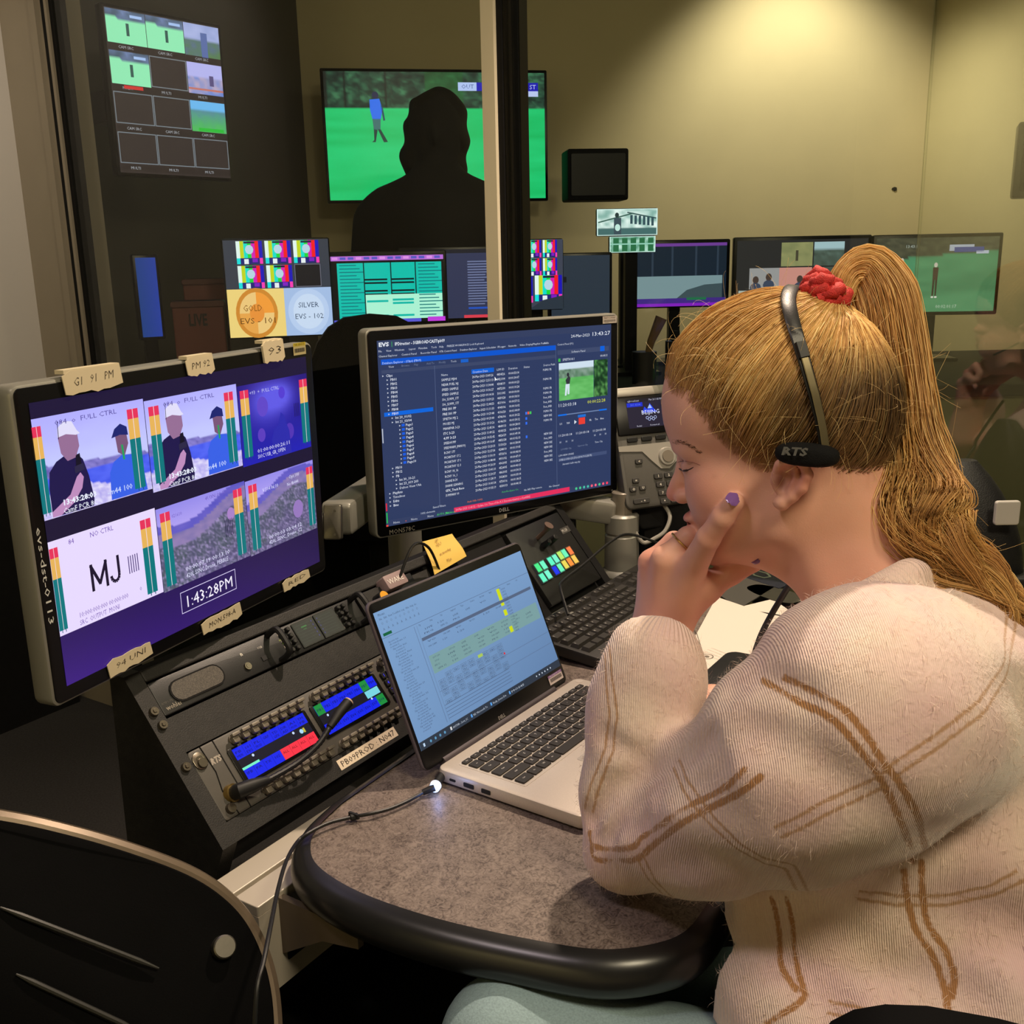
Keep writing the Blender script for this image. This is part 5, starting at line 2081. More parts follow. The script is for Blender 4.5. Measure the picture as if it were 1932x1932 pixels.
dkey(x_ + 12.3 * u_, -.0204, u_ * 2.7, ch='S')
for wk, xx in ((1.4, 0), (1.2, 1.4), (1.3, 2.6), (6, 3.9), (1.3, 9.9), (1.2, 11.2), (1.2, 12.4), (1.4, 13.6)):
    dkey(x_ + xx * u_, -.0392, u_ * wk)
for i in range(3):
    for j in range(3):
        dkey(.088 + i * .0165, (.060, .036, .0172)[j], .0165)
for i in range(3):
    dkey(.088 + i * .0165, -.0392, .0165)
for i in range(4):
    for j in range(4):
        dkey(.146 + i * .0165, .036 - j * .0188, .0165, ch='789-456+123E0.00'[j * 4 + i])
m = MB()
m.box(KFr, -.10, -.09, .05, .054, .0142, .0145)
m.build('indicator', M_SILVER, t)

# ============================================================ papers, mouse, cords on the desk
def sheet(name, label, px, z, printing=None, curl=0.0):
    P = [onz(u, v, z) for u, v in px]
    f = Fr(P[0], P[1] - P[0], ZZ)
    m = MB()
    n = 6
    V = []
    for j in range(n + 1):
        for i in range(n + 1):
            a, b = i / n, j / n
            p = (P[0] * (1 - a) + P[1] * a) * (1 - b) + (P[3] * (1 - a) + P[2] * a) * b
            V.append(p + ZZ * curl * math.sin(a * 3) * math.sin(b * 3))
    V2 = [v - ZZ * .0004 for v in V]
    k = (n + 1) ** 2
    Fc = [(j * (n + 1) + i, j * (n + 1) + i + 1, (j + 1) * (n + 1) + i + 1, (j + 1) * (n + 1) + i) for j in range(n) for i in range(n)]
    m.add(V + V2, Fc + [(d + k, c_ + k, b_ + k, a_ + k) for a_, b_, c_, d in Fc])
    ctr = sum(P) / 4
    fr = Fr(ctr, P[1] - P[0], np.cross(ZZ, P[1] - P[0]))
    t = thing(name, label, 'paper', fr)
    m.build('sheet', M_PAPER, t, smooth=True)
    if printing:
        wd, ht = np.linalg.norm(P[1] - P[0]), np.linalg.norm(P[3] - P[0])
        c = Canvas(fr, wd, ht, wd * 1000, ht * 1000, .0004 + curl)
        printing(c, wd * 1000, ht * 1000)
        c.build('print', M_PRINT, t)
    return t


def pr1(c, w, h):
    c.line(w * .10, h * .55, w * .62, h * .80, .9, (120, 112, 104), 0)
    for k in range(4):
        c.text(w * .55, h * (.70 + .03 * k), 2.2, 'printed rundown notes', (150, 140, 130), 0, w=40)
    c.ring(w * .66, h * .80, 10, 1.2, (110, 100, 92), 0, n=18)
    c.ell(w * .66, h * .80, 4, 3, (130, 120, 110), 0, 10)


sheet('paper_sheet', 'white printed sheet on the desk between wrist and sweater', [(1308, 1210), (1352, 1126), (1500, 1160), (1362, 1276)][1:2] + [(1500, 1176), (1390, 1300), (1290, 1240)], DZ + .0030, pr1, .001)
sheet('paper_sheet', 'second white sheet partly under the mouse', [(1375, 1150), (1458, 1130), (1530, 1180), (1440, 1220)], DZ + .0012)
# dark writing pad and lanyard emblem beyond the mouse
P = [onz(u, v, DZ + .003) for u, v in ((1372, 1078), (1500, 1052), (1560, 1075), (1470, 1110))]
m = MB()
m.loft([[p - ZZ * .002 for p in P], [p for p in P]])
t = thing('document_folder', 'dark blue folder with white outline shapes behind the mouse', 'folder', Fr(sum(P) / 4, P[1] - P[0], np.cross(ZZ, P[1] - P[0])))
m.build('cover', mat('folder_navy', (26, 30, 46), .5), t)
fr = Fr(onz(1452, 1081, DZ + .0032), onz(1485, 1076, DZ + .0032) - onz(1420, 1086, DZ + .0032), np.cross(ZZ, onz(1485, 1076, DZ + .0032) - onz(1420, 1086, DZ + .0032)))
c = Canvas(fr, .085, .075, 85, 75, .0003)
for cx, ry in ((22, 26), (60, 24)):
    c.ring(cx, 38, 17, 5, (150, 160, 140), 0, n=6, ry=ry)
c.build('emblem', M_PRINT, t)
P = [onz(u, v, DZ + .0025) for u, v in ((1340, 1112), (1388, 1078), (1470, 1102), (1396, 1147))]
m = MB()
m.loft([[p - ZZ * .002 for p in P], [p for p in P]])
tag(m.build('mouse_mat', mat('mat_grey', (70, 68, 62), .8)), 'grey mouse mat beside the mouse', 'mat')
P = [onz(u, v, DZ + .006) for u, v in ((1326, 1140), (1352, 1122))]
m = MB()
m.tube([P[0], P[0] * .9 + P[1] * .1, P[1]], [.001, .0035, .0035], 8)
tag(m.build('pen', M_RUB, smooth=True), 'black pen end poking out beside the wrist', 'pen')
# mouse
mc = onz(1462, 1110, DZ + .012)
MFd = unit(A(-.55, .83, 0) * -1)
mf = Fr(A(mc[0], mc[1], DZ + .003), A(-MFd[1], MFd[0], 0), MFd)
t = thing('computer_mouse', 'black computer mouse with handwritten PD on the mat', 'mouse', mf)
m = MB()
nl, nr = 14, 20
V = []
rings = []
for i in range(nl + 1):
    a = math.pi * i / nl
    yy = -.058 * math.cos(a)
    ww = .031 * math.sin(a) ** .6 * (1 - .10 * math.cos(a))
    hh = .034 * math.sin(a) ** .55 * (1 - .22 * (yy / .058))
    rings.append([mf.p(ww * math.cos(2 * math.pi * k / nr), yy, max(0, hh * math.sin(2 * math.pi * k / nr)) + .0005) for k in range(nr)])
m.loft(rings)
m.build('shell', mat('mouse_black', (30, 29, 28), .28), t, smooth=True)
m = MB()
m.slab(mf, -.0035, .0035, .026, .046, .020, .0315, .003, .002)
m.build('scroll_wheel', M_RUB, t, smooth=True)
c = Canvas(Fr(mf.p(.012, -.022, .0345), CAMM[:, 0] + A(0, 0, -.15), A(0, .8, .6)), .024, .014, 24, 14, .001)
c.text(3, 11, 9, 'PD', (205, 200, 190), 0, w=18)
c.build('marking', M_PRINT, t)
# black headset cord falling in front of the sheet
m = MB()
m.tube(smooth_path([dep(1498, 1090, 1.10), dep(1478, 1122, 1.12), dep(1452, 1166, 1.14), dep(1432, 1208, 1.17), dep(1421, 1250, 1.20), onz(1424, 1290, DZ + .004)], 8), .0034, 8)
tag(m.build('headset_cable', M_CORD, smooth=True), 'thick black cable curving down over the white sheet', 'cable')
# dark pouch beside the sheet by the near wrist
P0_ = onz(1368, 1290, DZ)
f_ = Fr(P0_, DD, EE)
m = MB()
m.slab(f_, -.06, .09, -.05, .03, .002, .018, .02, .007)
tag(m.build('pouch', M_RUB, smooth=True), 'small black pouch at the near edge of the white sheet', 'pouch')
# tangled grey cords near the arm pole
def cord(label, px, r=.0022, m_=None, mats=M_GREYC):
    P = [onz(u, v, DZ + h) for u, v, h in px]
    m = MB()
    m.tube(smooth_path(P, 8), r, 7)
    return tag(m.build('cable', mats, smooth=True), label, 'cable')


cord('grey cable looping on the desk beside the arm pole', [(1190, 1092, .004), (1150, 1105, .006), (1110, 1108, .010), (1080, 1118, .012), (1075, 1132, .006), (1100, 1138, .004), (1140, 1125, .008), (1196, 1098, .004)])
cord('pale grey cable crossing the loop beside the pole', [(1064, 1166, .004), (1100, 1145, .012), (1128, 1118, .014), (1160, 1100, .010), (1192, 1090, .004)], .0018)
cord('thin grey cable along the back of the keyboard', [(1040, 1174, .004), (1064, 1150, .004), (1098, 1130, .006), (1150, 1112, .006), (1184, 1100, .004)], .0016)
P = [dep(1072, 1160, 1.62), dep(1058, 1112, 1.66), dep(1062, 1096, 1.70), dep(1100, 1066, 1.76), dep(1150, 1024, 1.84), dep(1185, 1008, 1.88), dep(1240, 1024, 1.90), dep(1300, 1050, 1.95)]
m = MB()
m.tube(smooth_path(P, 8), .0024, 7)
tag(m.build('cable', M_CORD, smooth=True), 'black cable rising in an arc in front of the silver pole', 'cable')
f_ = Fr(onz(1062, 1172, DZ), DD, EE)
m = MB()
r2 = random.Random(3)
m.slab(f_, -.035, .035, -.018, .018, .001, .016, .014, .006)
tag(m.build('plastic_bag', mat('bag_clear', (120, 120, 112), .25), smooth=True), 'crumpled clear plastic packet beside the keyboard corner', 'packet')

# ============================================================ desk phone
ph = dep(1236, 838, 1.98)
pR = unit(A(.93, .30, 0.02))
PF = Fr(ph, pR, unit(A(-.06, .30, .93)))
t = thing('desk_phone', 'grey office desk phone with colour screen behind the right monitor', 'phone', PF.off(0, -.10, -.03))
m = MB()
m.slab(PF, -.078, .150, -.120, .112, -.035, 0, .014, .006, n=5)
m.build('body', M_PHONE, t, smooth=True)
m = MB()
m.slab(PF, -.078, .150, .096, .114, -.02, .006, .005, .003)
m.build('top_bar', M_PHS, t, smooth=True)
m = MB()
m.slab(PF, -.074, .120, .022, .094, .0, .005, .003, .001)
m.build('screen_bezel', M_BEZEL, t, smooth=True)
c = Canvas(PF.off(.004, .062, .0052), .110, .056, 110, 56, 0)
c.rect(0, 0, 110, 56, (26, 22, 46), 0)
c.rect(0, 0, 110, 6, (16, 14, 30), 1)
c.text(3, 5, 3.6, 'sgbroadcast', (190, 190, 210), 2)
c.text(48, 5, 3.6, 'Mar 24 1:43 PM', (190, 190, 210), 2, w=28)
c.rect(1, 7, 34, 15, (10, 40, 200), 1)
c.text(8, 13, 4, '301 4104', (90, 120, 240), 2)
c.poly([(31, 28), (37, 16), (43, 22), (49, 10), (57, 22), (63, 28)], (20, 60, 230), 2)
c.poly([(43, 20), (49, 12), (53, 20)], (160, 190, 250), 3)
c.text(29, 31, 8.0, 'BEIJING', (225, 230, 250), 4, bold=.03, w=38)
for i in range(5):
    c.ring(40 + i * 4.2, 38 + (i % 2) * 3, 3.0, .8, (190, 205, 250), 4, n=14)
for i, s_ in enumerate(('Redial', 'Forward all', 'Voicemail')):
    c.text(16 + i * 28, 54, 3, s_, (190, 190, 205), 2)
c.build('screen', M_GLOW, t)
for i in range(4):
    m = MB()
    m.slab(PF, -.058 + i * .030, -.036 + i * .030, .008, .017, 0, .004, .003, .001)
    m.build('soft_key', M_BLACK, t)
m = MB()
pts = [(-.078, .002), (-.078, -.008), (-.03, -.012), (-.012, -.032), (.004, -.048), (.022, -.050), (.040, -.036), (.060, -.012), (.150, -.008), (.150, .002)]
m.poly(PF, pts, .0, .0022)
m.build('silver_band', M_PHS, t)
m = MB()
m.cyl(PF, .020, -.026, .0022, .007, .0185, .0175, 28, bev=.001)
nr_ = m.build('navigation_ring', M_PHS, t, smooth=True)
m = MB()
m.cyl(PF, .020, -.026, .0071, .0090, .0120, .0115, 24)
m.build('select_button', M_KNOB, nr_, smooth=True)


def pkey(x, y, w_, h_, ch=''):
    f_ = PF.off(x, y, .0002)
    c = Canvas(f_, w_, h_, w_ * 1000, h_ * 1000, .0042)
    c.mb.col = s2l((52, 50, 48))
    c.mb.slab(f_, -w_ / 2, w_ / 2, -h_ / 2, h_ / 2, 0, .004, .003, .001, n=3)
    if ch:
        c.text(w_ * 500 - 2, h_ * 500 + 2.4, 4.6, ch, (215, 210, 200), 0, bold=.03)
    c.build('key', M_PRINT, t)


pkey(-.040, -.030, .015, .010, '<')
pkey(-.052, -.066, .014, .010, '=')
pkey(-.060, -.082, .014, .010, 'O')
pkey(-.040, -.081, .014, .010, 'U')
pkey(-.046, -.106, .034, .010, '-  +')
for j in range(4):
    for i in range(3):
        pkey(-.004 + i * .022 + j * .002, -.062 - j * .0165, .018, .011, '123456789*0#'[j * 3 + i])
m = MB()
m.slab(PF.off(.0, 0, -.036), -.04, .08, -.16, -.02, -.05, 0, .01, .004)
m.box(Fr(A(PF.O[0] + .03, PF.O[1] + .05, .76), (1, 0, 0), (0, 1, 0)), -.05, .05, -.06, .06, -.02, .12)
m.build('phone_stand', M_RACKD, t)
m = MB()
q = [PF.p(.010, -.118, -.02), PF.p(.014, -.142, -.01), PF.p(.000, -.168, -.01), PF.p(-.022, -.180, -.015), PF.p(-.045, -.185, -.02), PF.p(-.060, -.16, -.02)]
m.tube(smooth_path(q, 8), .004, 8)
m.build('phone_cord', M_GREYC, t, smooth=True)

# ============================================================ low rail and chair at the left, dark things under the desk
zr = .705
P = [onz(440, 1640, zr), onz(552, 1566, zr), onz(620, 1610, zr), onz(505, 1690, zr)]
rd = unit(P[1] - P[0])
rf = Fr(P[0] - DD * .02, DD, EE)
t = thing('desk_rail', 'cream metal rail running under the console lip beside the desk corner', 'rail', rf)
m = MB()
m.slab(rf, -.015, .50, -.034, .0, -.012, .0, .002, .001)
m.slab(rf, -.015, .50, -.074, -.040, -.012, .0, .002, .001)
m.build('top_profile', M_BEAM, t)
m = MB()
m.box(rf, -.015, .50, -.074, 0, -.11, -.012)
m.build('beam', M_BEAM, t)
ff = Fr(rf.p(0, -.0745, 0), DD, ZZ)
for y0 in (-.035, -.075):
    m = MB()
    m.slab(ff, .02, .14, y0 - .010, y0, -.001, .0006, .002)
    m.build('slot', M_RUB, t)
m = MB()
bk = Fr(de(.60, .80, 0), DD, EE)
m.box(bk, -.16, 1.1, 0, .02, .05, .68)
struct('trim_7', m, M_RACKD)


def tower(px, lab, sz, tw=True):
    P = dep(*px)
    f = Fr(A(P[0], P[1], 0), DD, ZZ)
    t = thing('computer_tower', lab, 'computer', f)
    m = MB()
    m.slab(f, -sz[0] / 2, sz[0] / 2, 0.0, sz[1], -sz[2], 0, .008, .004)
    m.build('case', M_RACKD, t, smooth=True)
    m = MB()
    m.slab(f, -sz[0] / 2 + .012, sz[0] / 2 - .012, .02, sz[1] - .02, .0, .005, .006, .002)
    m.build('front_cover', M_BLACK, t, smooth=True)
    m = MB()
    m.slab(f, -sz[0] / 2 + .03, -sz[0] / 2 + .038, sz[1] - .075, sz[1] - .03, .005, .011, .004, .002)
    m.build('handle', M_ALU, t, smooth=True)
    c = Canvas(f, sz[0], sz[1], 100, 200, .0055 + .0005) if False else Canvas(f.off(0, sz[1] / 2, .006), sz[0], sz[1], 100, 200, 0)
    c.text(22, 30, 5, 'POWEREDGE', (90, 90, 88), 0, w=40)
    c.build('lettering', M_PRINT, t)


tower((850, 1850, 1.16), 'black computer tower with silver handle under the desk', (.19, .50, .30))

# foreground chair back, lower left
CD = 0.90
cpx = [(-330, 1500), (-200, 1512), (0, 1538), (130, 1566), (250, 1600), (360, 1640), (430, 1682), (480, 1735), (515, 1810), (532, 1900), (530, 2020), (500, 2120), (300, 2170), (0, 2120), (-330, 2060)]
CC_ = dep(120, 1850, CD)
cN = unit(CAMO - CC_ + A(.25, -.1, .15))
cR = unit(np.cross(ZZ, cN))
CF = Fr(CC_, cR, np.cross(cN, cR))
loc2 = []
for u, v in cpx:
    q = onplane(u, v, CF.O, CF.N) - CF.O
    loc2.append((float(q @ CF.R), float(q @ CF.U)))
ol = [(p[0], p[1]) for p in smooth_poly([A(x, y) for x, y in loc2], 5)]
t = thing('side_chair', 'black curved chair back with round metal bolt in the lower left corner', 'chair', Fr(A(CF.O[0], CF.O[1], 0), CF.R, ZZ))
m = MB()
if sum(ol[i][0] * ol[(i + 1) % len(ol)][1] - ol[(i + 1) % len(ol)][0] * ol[i][1] for i in range(len(ol))) < 0:
    ol = ol[::-1]
ins = [(p[0], p[1]) for p in inset([A(*p) for p in ol], .006)]
bow = lambda x: -.5 * x * x
rings = [[CF.p(x, y, z + bow(x)) for x, y in q] for q, z in ((ins, -.014), (ol, -.010), (ol, -.002), (ins, .002))]
m.loft(rings)
m.build('back_shell', M_CHAIR, t, smooth=True)
m = MB()
edge = inset([A(*p) for p in ol], .0035)
q = [CF.p(p[0], p[1], -.009 + bow(p[0])) for p in edge] + [CF.p(edge[0][0], edge[0][1], -.009 + bow(edge[0][0]))]
m.tube(q, .0105, 10)
m.build('rim', M_CRIM, t, smooth=True)


def cpt(u, v, h=0.0):
    q = onplane(u, v, CF.O, CF.N) - CF.O
    x, y = float(q @ CF.R), float(q @ CF.U)
    return x, y, bow(x) + h


for a, b_ in (((0, 1712), (300, 1827)), ((30, 1838), (260, 1945))):
    m = MB()
    A_, B_ = cpt(*a, .0024), cpt(*b_, .0024)
    n_ = 8
    m.tube([CF.p(A_[0] + (B_[0] - A_[0]) * k / n_, A_[1] + (B_[1] - A_[1]) * k / n_, bow(A_[0] + (B_[0] - A_[0]) * k / n_) + .0015) for k in range(n_ + 1)], [.001] + [.0026] * (n_ - 1) + [.001], 8)
    m.build('ridge', mat('ridge_dark', (46, 46, 45), .35), t, smooth=True)
x, y, z = cpt(425, 1786)
m = MB()
m.cyl(CF, x, y, z, z + .010, .0112, .0108, 24, bev=.0012)
m.build('bolt', M_ALU, t, smooth=True)
m = MB()
zc = .44
sc_ = A(CF.O[0], CF.O[1], zc) + A(-.10, -.10, 0) * 0
m.slab(Fr(A(CF.O[0] - .05, CF.O[1] + .02, zc - .03), CF.R, unit(A(cN[0], cN[1], 0))), -.22, .22, -.02, .40, 0, .05, .06, .02)
m.build('seat', M_CHAIR, t, smooth=True)
m = MB()
bx = CF.p(-.05, -.13, -.012)
m.tube([bx, A(bx[0], bx[1], .46)], .016, 10)
m.build('back_post', M_RACKD, t, smooth=True)
for i in range(4):
    m = MB()
    sx, sy = (-1, 1)[i % 2], (0, 1)[i // 2]
    p = A(CF.O[0] - .05, CF.O[1] + .02, 0) + CF.R * sx * .19 + unit(A(cN[0], cN[1], 0)) * (sy * .34 + .02)
    m.tube([p + ZZ * .42, p + ZZ * .0], [.014, .011], 8)
    m.build('leg', M_RACKD, t, smooth=True)

# chair the woman sits on: only the arm pad shows at the lower right
pp_ = [(1580, 1932), (1600, 1912), (1660, 1897), (1740, 1890), (1850, 1894), (1990, 1915)]

# ============================================================ implicit surfaces for people and cloth
def smin(a, b, k):
    h = np.clip(.5 + .5 * (b - a) / k, 0, 1)
    return b * (1 - h) + a * h - k * h * (1 - h)


def rc(P, a, b, ra, rb):
    a, b = np.asarray(a, float), np.asarray(b, float)
    ab = b - a
    t = np.clip(((P - a) @ ab) / (ab @ ab), 0, 1)
    return np.linalg.norm(P - a - t[:, None] * ab, axis=1) - (ra + (rb - ra) * t)


def chain(P, pts, rs, k=.01):
    d = None
    for i in range(len(pts) - 1):
        e = rc(P, pts[i], pts[i + 1], rs[i], rs[i + 1])
        d = e if d is None else smin(d, e, k)
    return d


def ell(P, c, ax, r):
    Q = (P - np.asarray(c, float)) @ np.asarray(ax, float).T
    r = np.asarray(r, float)
    k0 = np.linalg.norm(Q / r, axis=1)
    k1 = np.linalg.norm(Q / (r * r), axis=1) + 1e-9
    return k0 * (k0 - 1) / k1


def pathdist(P, pts):
    d = np.full(len(P), 1e9)
    for a, b in zip(pts[:-1], pts[1:]):
        a, b = np.asarray(a, float), np.asarray(b, float)
        ab = b - a
        t = np.clip(((P - a) @ ab) / (ab @ ab + 1e-12), 0, 1)
        d = np.minimum(d, np.linalg.norm(P - a - t[:, None] * ab, axis=1))
    return d


def net(fn, lo, hi, h, relax=1):
    """surface nets over a sparse grid; returns vertices and quads"""
    lo, hi = np.array(lo, float), np.array(hi, float)
    B = 8
    nb = np.ceil((hi - lo) / (h * B)).astype(int)
    n = nb * B
    bi = np.stack(np.meshgrid(*[np.arange(k) for k in nb], indexing='ij'), -1).reshape(-1, 3)
    cd = fn(lo + (bi * B + (B - 1) / 2) * h)
    keep = np.abs(cd) < h * B * 1.25
    D = np.repeat(np.repeat(np.repeat(np.where(cd < 0, -1., 1.).reshape(nb).astype(np.float32), B, 0), B, 1), B, 2)
    off = np.stack(np.meshgrid(*[np.arange(B)] * 3, indexing='ij'), -1).reshape(-1, 3)
    kb = bi[keep]
    for s0 in range(0, len(kb), 400):
        idx = (kb[s0:s0 + 400, None, :] * B + off[None]).reshape(-1, 3)
        D[idx[:, 0], idx[:, 1], idx[:, 2]] = fn(lo + idx * h)
    ins = D < 0
    cnt = np.zeros(tuple(n - 1), np.int8)
    for a in (0, 1):
        for b in (0, 1):
            for c in (0, 1):
                cnt += ins[a:n[0] - 1 + a, b:n[1] - 1 + b, c:n[2] - 1 + c]
    act = np.argwhere((cnt > 0) & (cnt < 8))
    ids = -np.ones(tuple(n - 1), np.int32)
    ids[act[:, 0], act[:, 1], act[:, 2]] = np.arange(len(act))
    acc = np.zeros((len(act), 3))
    w = np.zeros(len(act))
    cor = [(a, b, c) for a in (0, 1) for b in (0, 1) for c in (0, 1)]
    for p in cor:
        for ax in range(3):
            if p[ax] == 0:
                q = list(p)
                q[ax] = 1
                v0 = D[act[:, 0] + p[0], act[:, 1] + p[1], act[:, 2] + p[2]]
                v1 = D[act[:, 0] + q[0], act[:, 1] + q[1], act[:, 2] + q[2]]
                m_ = (v0 < 0) != (v1 < 0)
                t = np.where(m_, v0 / (v0 - v1 + 1e-12), 0)
                pt = np.tile(np.array(p, float), (len(act), 1))
                pt[:, ax] = t
                acc[m_] += pt[m_]
                w[m_] += 1
    V = lo + (act + acc / w[:, None]) * h
    Q = []
    for ax in range(3):
        o1, o2 = [(1, 2), (2, 0), (0, 1)][ax]
        sl0 = [slice(1, n[k] - 1) for k in range(3)]
        sl1 = [slice(1, n[k] - 1) for k in range(3)]
        sl0[ax] = slice(0, n[ax] - 1)
        sl1[ax] = slice(1, n[ax])
        a, b = ins[tuple(sl0)], ins[tuple(sl1)]
        e = np.argwhere(a != b)
        flip = a[e[:, 0], e[:, 1], e[:, 2]]
        base = e.copy()
        for k in range(3):
            if k != ax:
                base[:, k] += 1
        d1 = np.zeros(3, int)
        d1[o1] = 1
        d2 = np.zeros(3, int)
        d2[o2] = 1
        c0 = base - d1 - d2
        c1 = base - d2
        c2 = base
        c3 = base - d1
        g = [ids[c[:, 0], c[:, 1], c[:, 2]] for c in (c0, c1, c2, c3)]
        q = np.stack(g, 1)
        q[~flip] = q[~flip][:, ::-1]
        Q.append(q[(q >= 0).all(1)])
    Q = np.concatenate(Q)
    for _ in range(relax):
        S = np.zeros_like(V)
        C = np.zeros(len(V))
        for i in range(4):
            for j in ((i + 1) % 4, (i + 3) % 4):
                np.add.at(S, Q[:, i], V[Q[:, j]])
                np.add.at(C, Q[:, i], 1)
        V = V * .5 + .5 * S / np.maximum(C, 1)[:, None]
    return V, Q


def mesh_np(name, V, Q, m, parent, attrs=None, smooth=True):
    me = bpy.data.meshes.new(name)
    o = bpy.data.objects.new(name, me)
    COL.objects.link(o)
    Mi = np.linalg.inv(RM[parent.name])
    RM[o.name] = RM[parent.name]
    o.parent = parent
    V = V @ Mi[:3, :3].T + Mi[:3, 3]
    nv, nf, k = len(V), len(Q), Q.shape[1]
    me.vertices.add(nv)
    me.vertices.foreach_set('co', V.ravel())
    me.loops.add(nf * k)
    me.loops.foreach_set('vertex_index', Q.ravel().astype(np.int32))
    me.polygons.add(nf)
    me.polygons.foreach_set('loop_start', np.arange(0, nf * k, k, dtype=np.int32))
    if smooth:
        me.polygons.foreach_set('use_smooth', np.ones(nf, bool))
    me.update(calc_edges=True)
    me.validate()
    for an, arr in (attrs or {}).items():
        if arr.ndim == 2:
            ca = me.color_attributes.new(an, 'FLOAT_COLOR', 'POINT')
            ca.data.foreach_set('color', np.concatenate([arr, np.ones((nv, 1))], 1).ravel())
        else:
            fa = me.attributes.new(an, 'FLOAT', 'POINT')
            fa.data.foreach_set('value', arr)
    me.materials.append(m)
    return o


def march(fn, u, v, t0=.5, t1=1.5):
    """where a camera ray first meets a surface"""
    r = ray(u, v)
    ts = np.arange(t0, t1, .0015)
    d = fn(CAMO + r * ts[:, None])
    i = np.argmax(d < 0)
    return CAMO + r * ts[i] if d[i] < 0 else None


# ------------------------------------------------------------ head frame of the seated woman
FA = math.radians(24)
HF0 = A(-math.cos(FA), math.sin(FA), 0)
HS = unit(np.cross(HF0, ZZ))
if HS[1] > 0:
    HS = -HS                                # towards the camera (her left side)
PT = math.radians(8)
HF = HF0 * math.cos(PT) - ZZ * math.sin(PT)
HU = HF0 * math.sin(PT) + ZZ * math.cos(PT)
HC = dep(1455, 745, .95)
AXH = [HF, HU, HS]


def hp(u, v, s=0.0):
    return onplane(u, v, HC + HS * s, HS)


NK0, NK1 = hp(1548, 915, 0), hp(1655, 1115, -.01)


def head_sdf(P):
    d = ell(P, hp(1458, 742), AXH, (.0985, .0865, .0745))
    d = smin(d, ell(P, hp(1345, 778), AXH, (.0430, .060, .056)), .020)
    d = smin(d, ell(P, hp(1550, 790), AXH, (.062, .070, .066)), .02)
    d = smin(d, ell(P, hp(1394, 915), AXH, (.0450, .062, .050)), .018)
    d = smin(d, ell(P, hp(1430, 920), AXH, (.060, .066, .060)), .020)
    for s in (1, -1):
        d = smin(d, ell(P, hp(1366 if s > 0 else 1366, 925, s * .033), AXH, (.031, .030, .026)), .020)
        d = smin(d, rc(P, hp(1352, 1028, s * .010), hp(1462, 992, s * .047), .0150, .0170), .022)
        d = smin(d, ell(P, hp(1322, 848, s * .030), AXH, (.024, .012, .020)), .012)
    d = smin(d, ell(P, hp(1352, 1026), AXH, (.021, .017, .020)), .012)
    # eye sockets and lids
    for s in (1, -1):
        e = ell(P, hp(1290, 868, s * .030), AXH, (.016, .011, .016))
        d = -smin(-d, e + .004, .008)
        d = smin(d, ell(P, hp(1315, 878, s * .031), AXH, (.0145, .0125, .0145)), .005)
    # nose
    d = smin(d, rc(P, hp(1291, 862), hp(1281, 915), .0062, .0072), .008)
    d = smin(d, rc(P, hp(1281, 912), hp(1272, 931), .0072, .0080), .006)
    for s in (1, -1):
        d = smin(d, ell(P, hp(1288, 938, s * .0088), AXH, (.0085, .0068, .0060)), .004)
    # lips
    d = smin(d, ell(P, hp(1312, 973), AXH, (.0115, .0055, .0200)), .006)
    d = smin(d, ell(P, hp(1318, 988), AXH, (.0105, .0055, .0175)), .005)
    d = np.maximum(d, -(ell(P, hp(1297, 981), AXH, (.014, .0012, .024))) - .0006)
    return d


EARS = .073


def ear_sdf(P, s):
    q = lambda u, v, z=0: hp(u, v, (EARS + z)) if s > 0 else hp(u, v, EARS + z) - 2 * HS * (EARS + z)
    d = ell(P, q(1486, 905, .003), AXH, (.0145, .0190, .0050))
    d = np.maximum(d, -ell(P, q(1478, 905, .0085), AXH, (.0085, .0125, .0060)))
    hx = [(1466, 893, .001), (1470, 876, .006), (1492, 866, .010), (1516, 874, .012), (1524, 896, .012), (1514, 921, .010), (1496, 938, .007), (1476, 950, .004), (1468, 948, .002)]
    d = smin(d, chain(P, [q(*p) for p in hx], [.003, .0035, .0038, .0042, .0045, .0044, .0044, .0058, .0050], .003), .003)
    d = smin(d, chain(P, [q(1500, 885, .008), q(1504, 902, .009), q(1490, 925, .006)], [.0025, .003, .003], .002), .003)
    d = smin(d, ell(P, q(1464, 906, .002), AXH, (.0045, .0050, .0050)), .003)
    return d


def wrist(u, v, s):
    return hp(u, v, s)


HAND = dict(
    W=[(1230, 1180, .004), (1266, 1180, .016)],
    im=(1303, 1070, .038), ip=(1338, 1014, .056), idp=(1366, 976, .0620), it=(1386, 949, .0640),
)


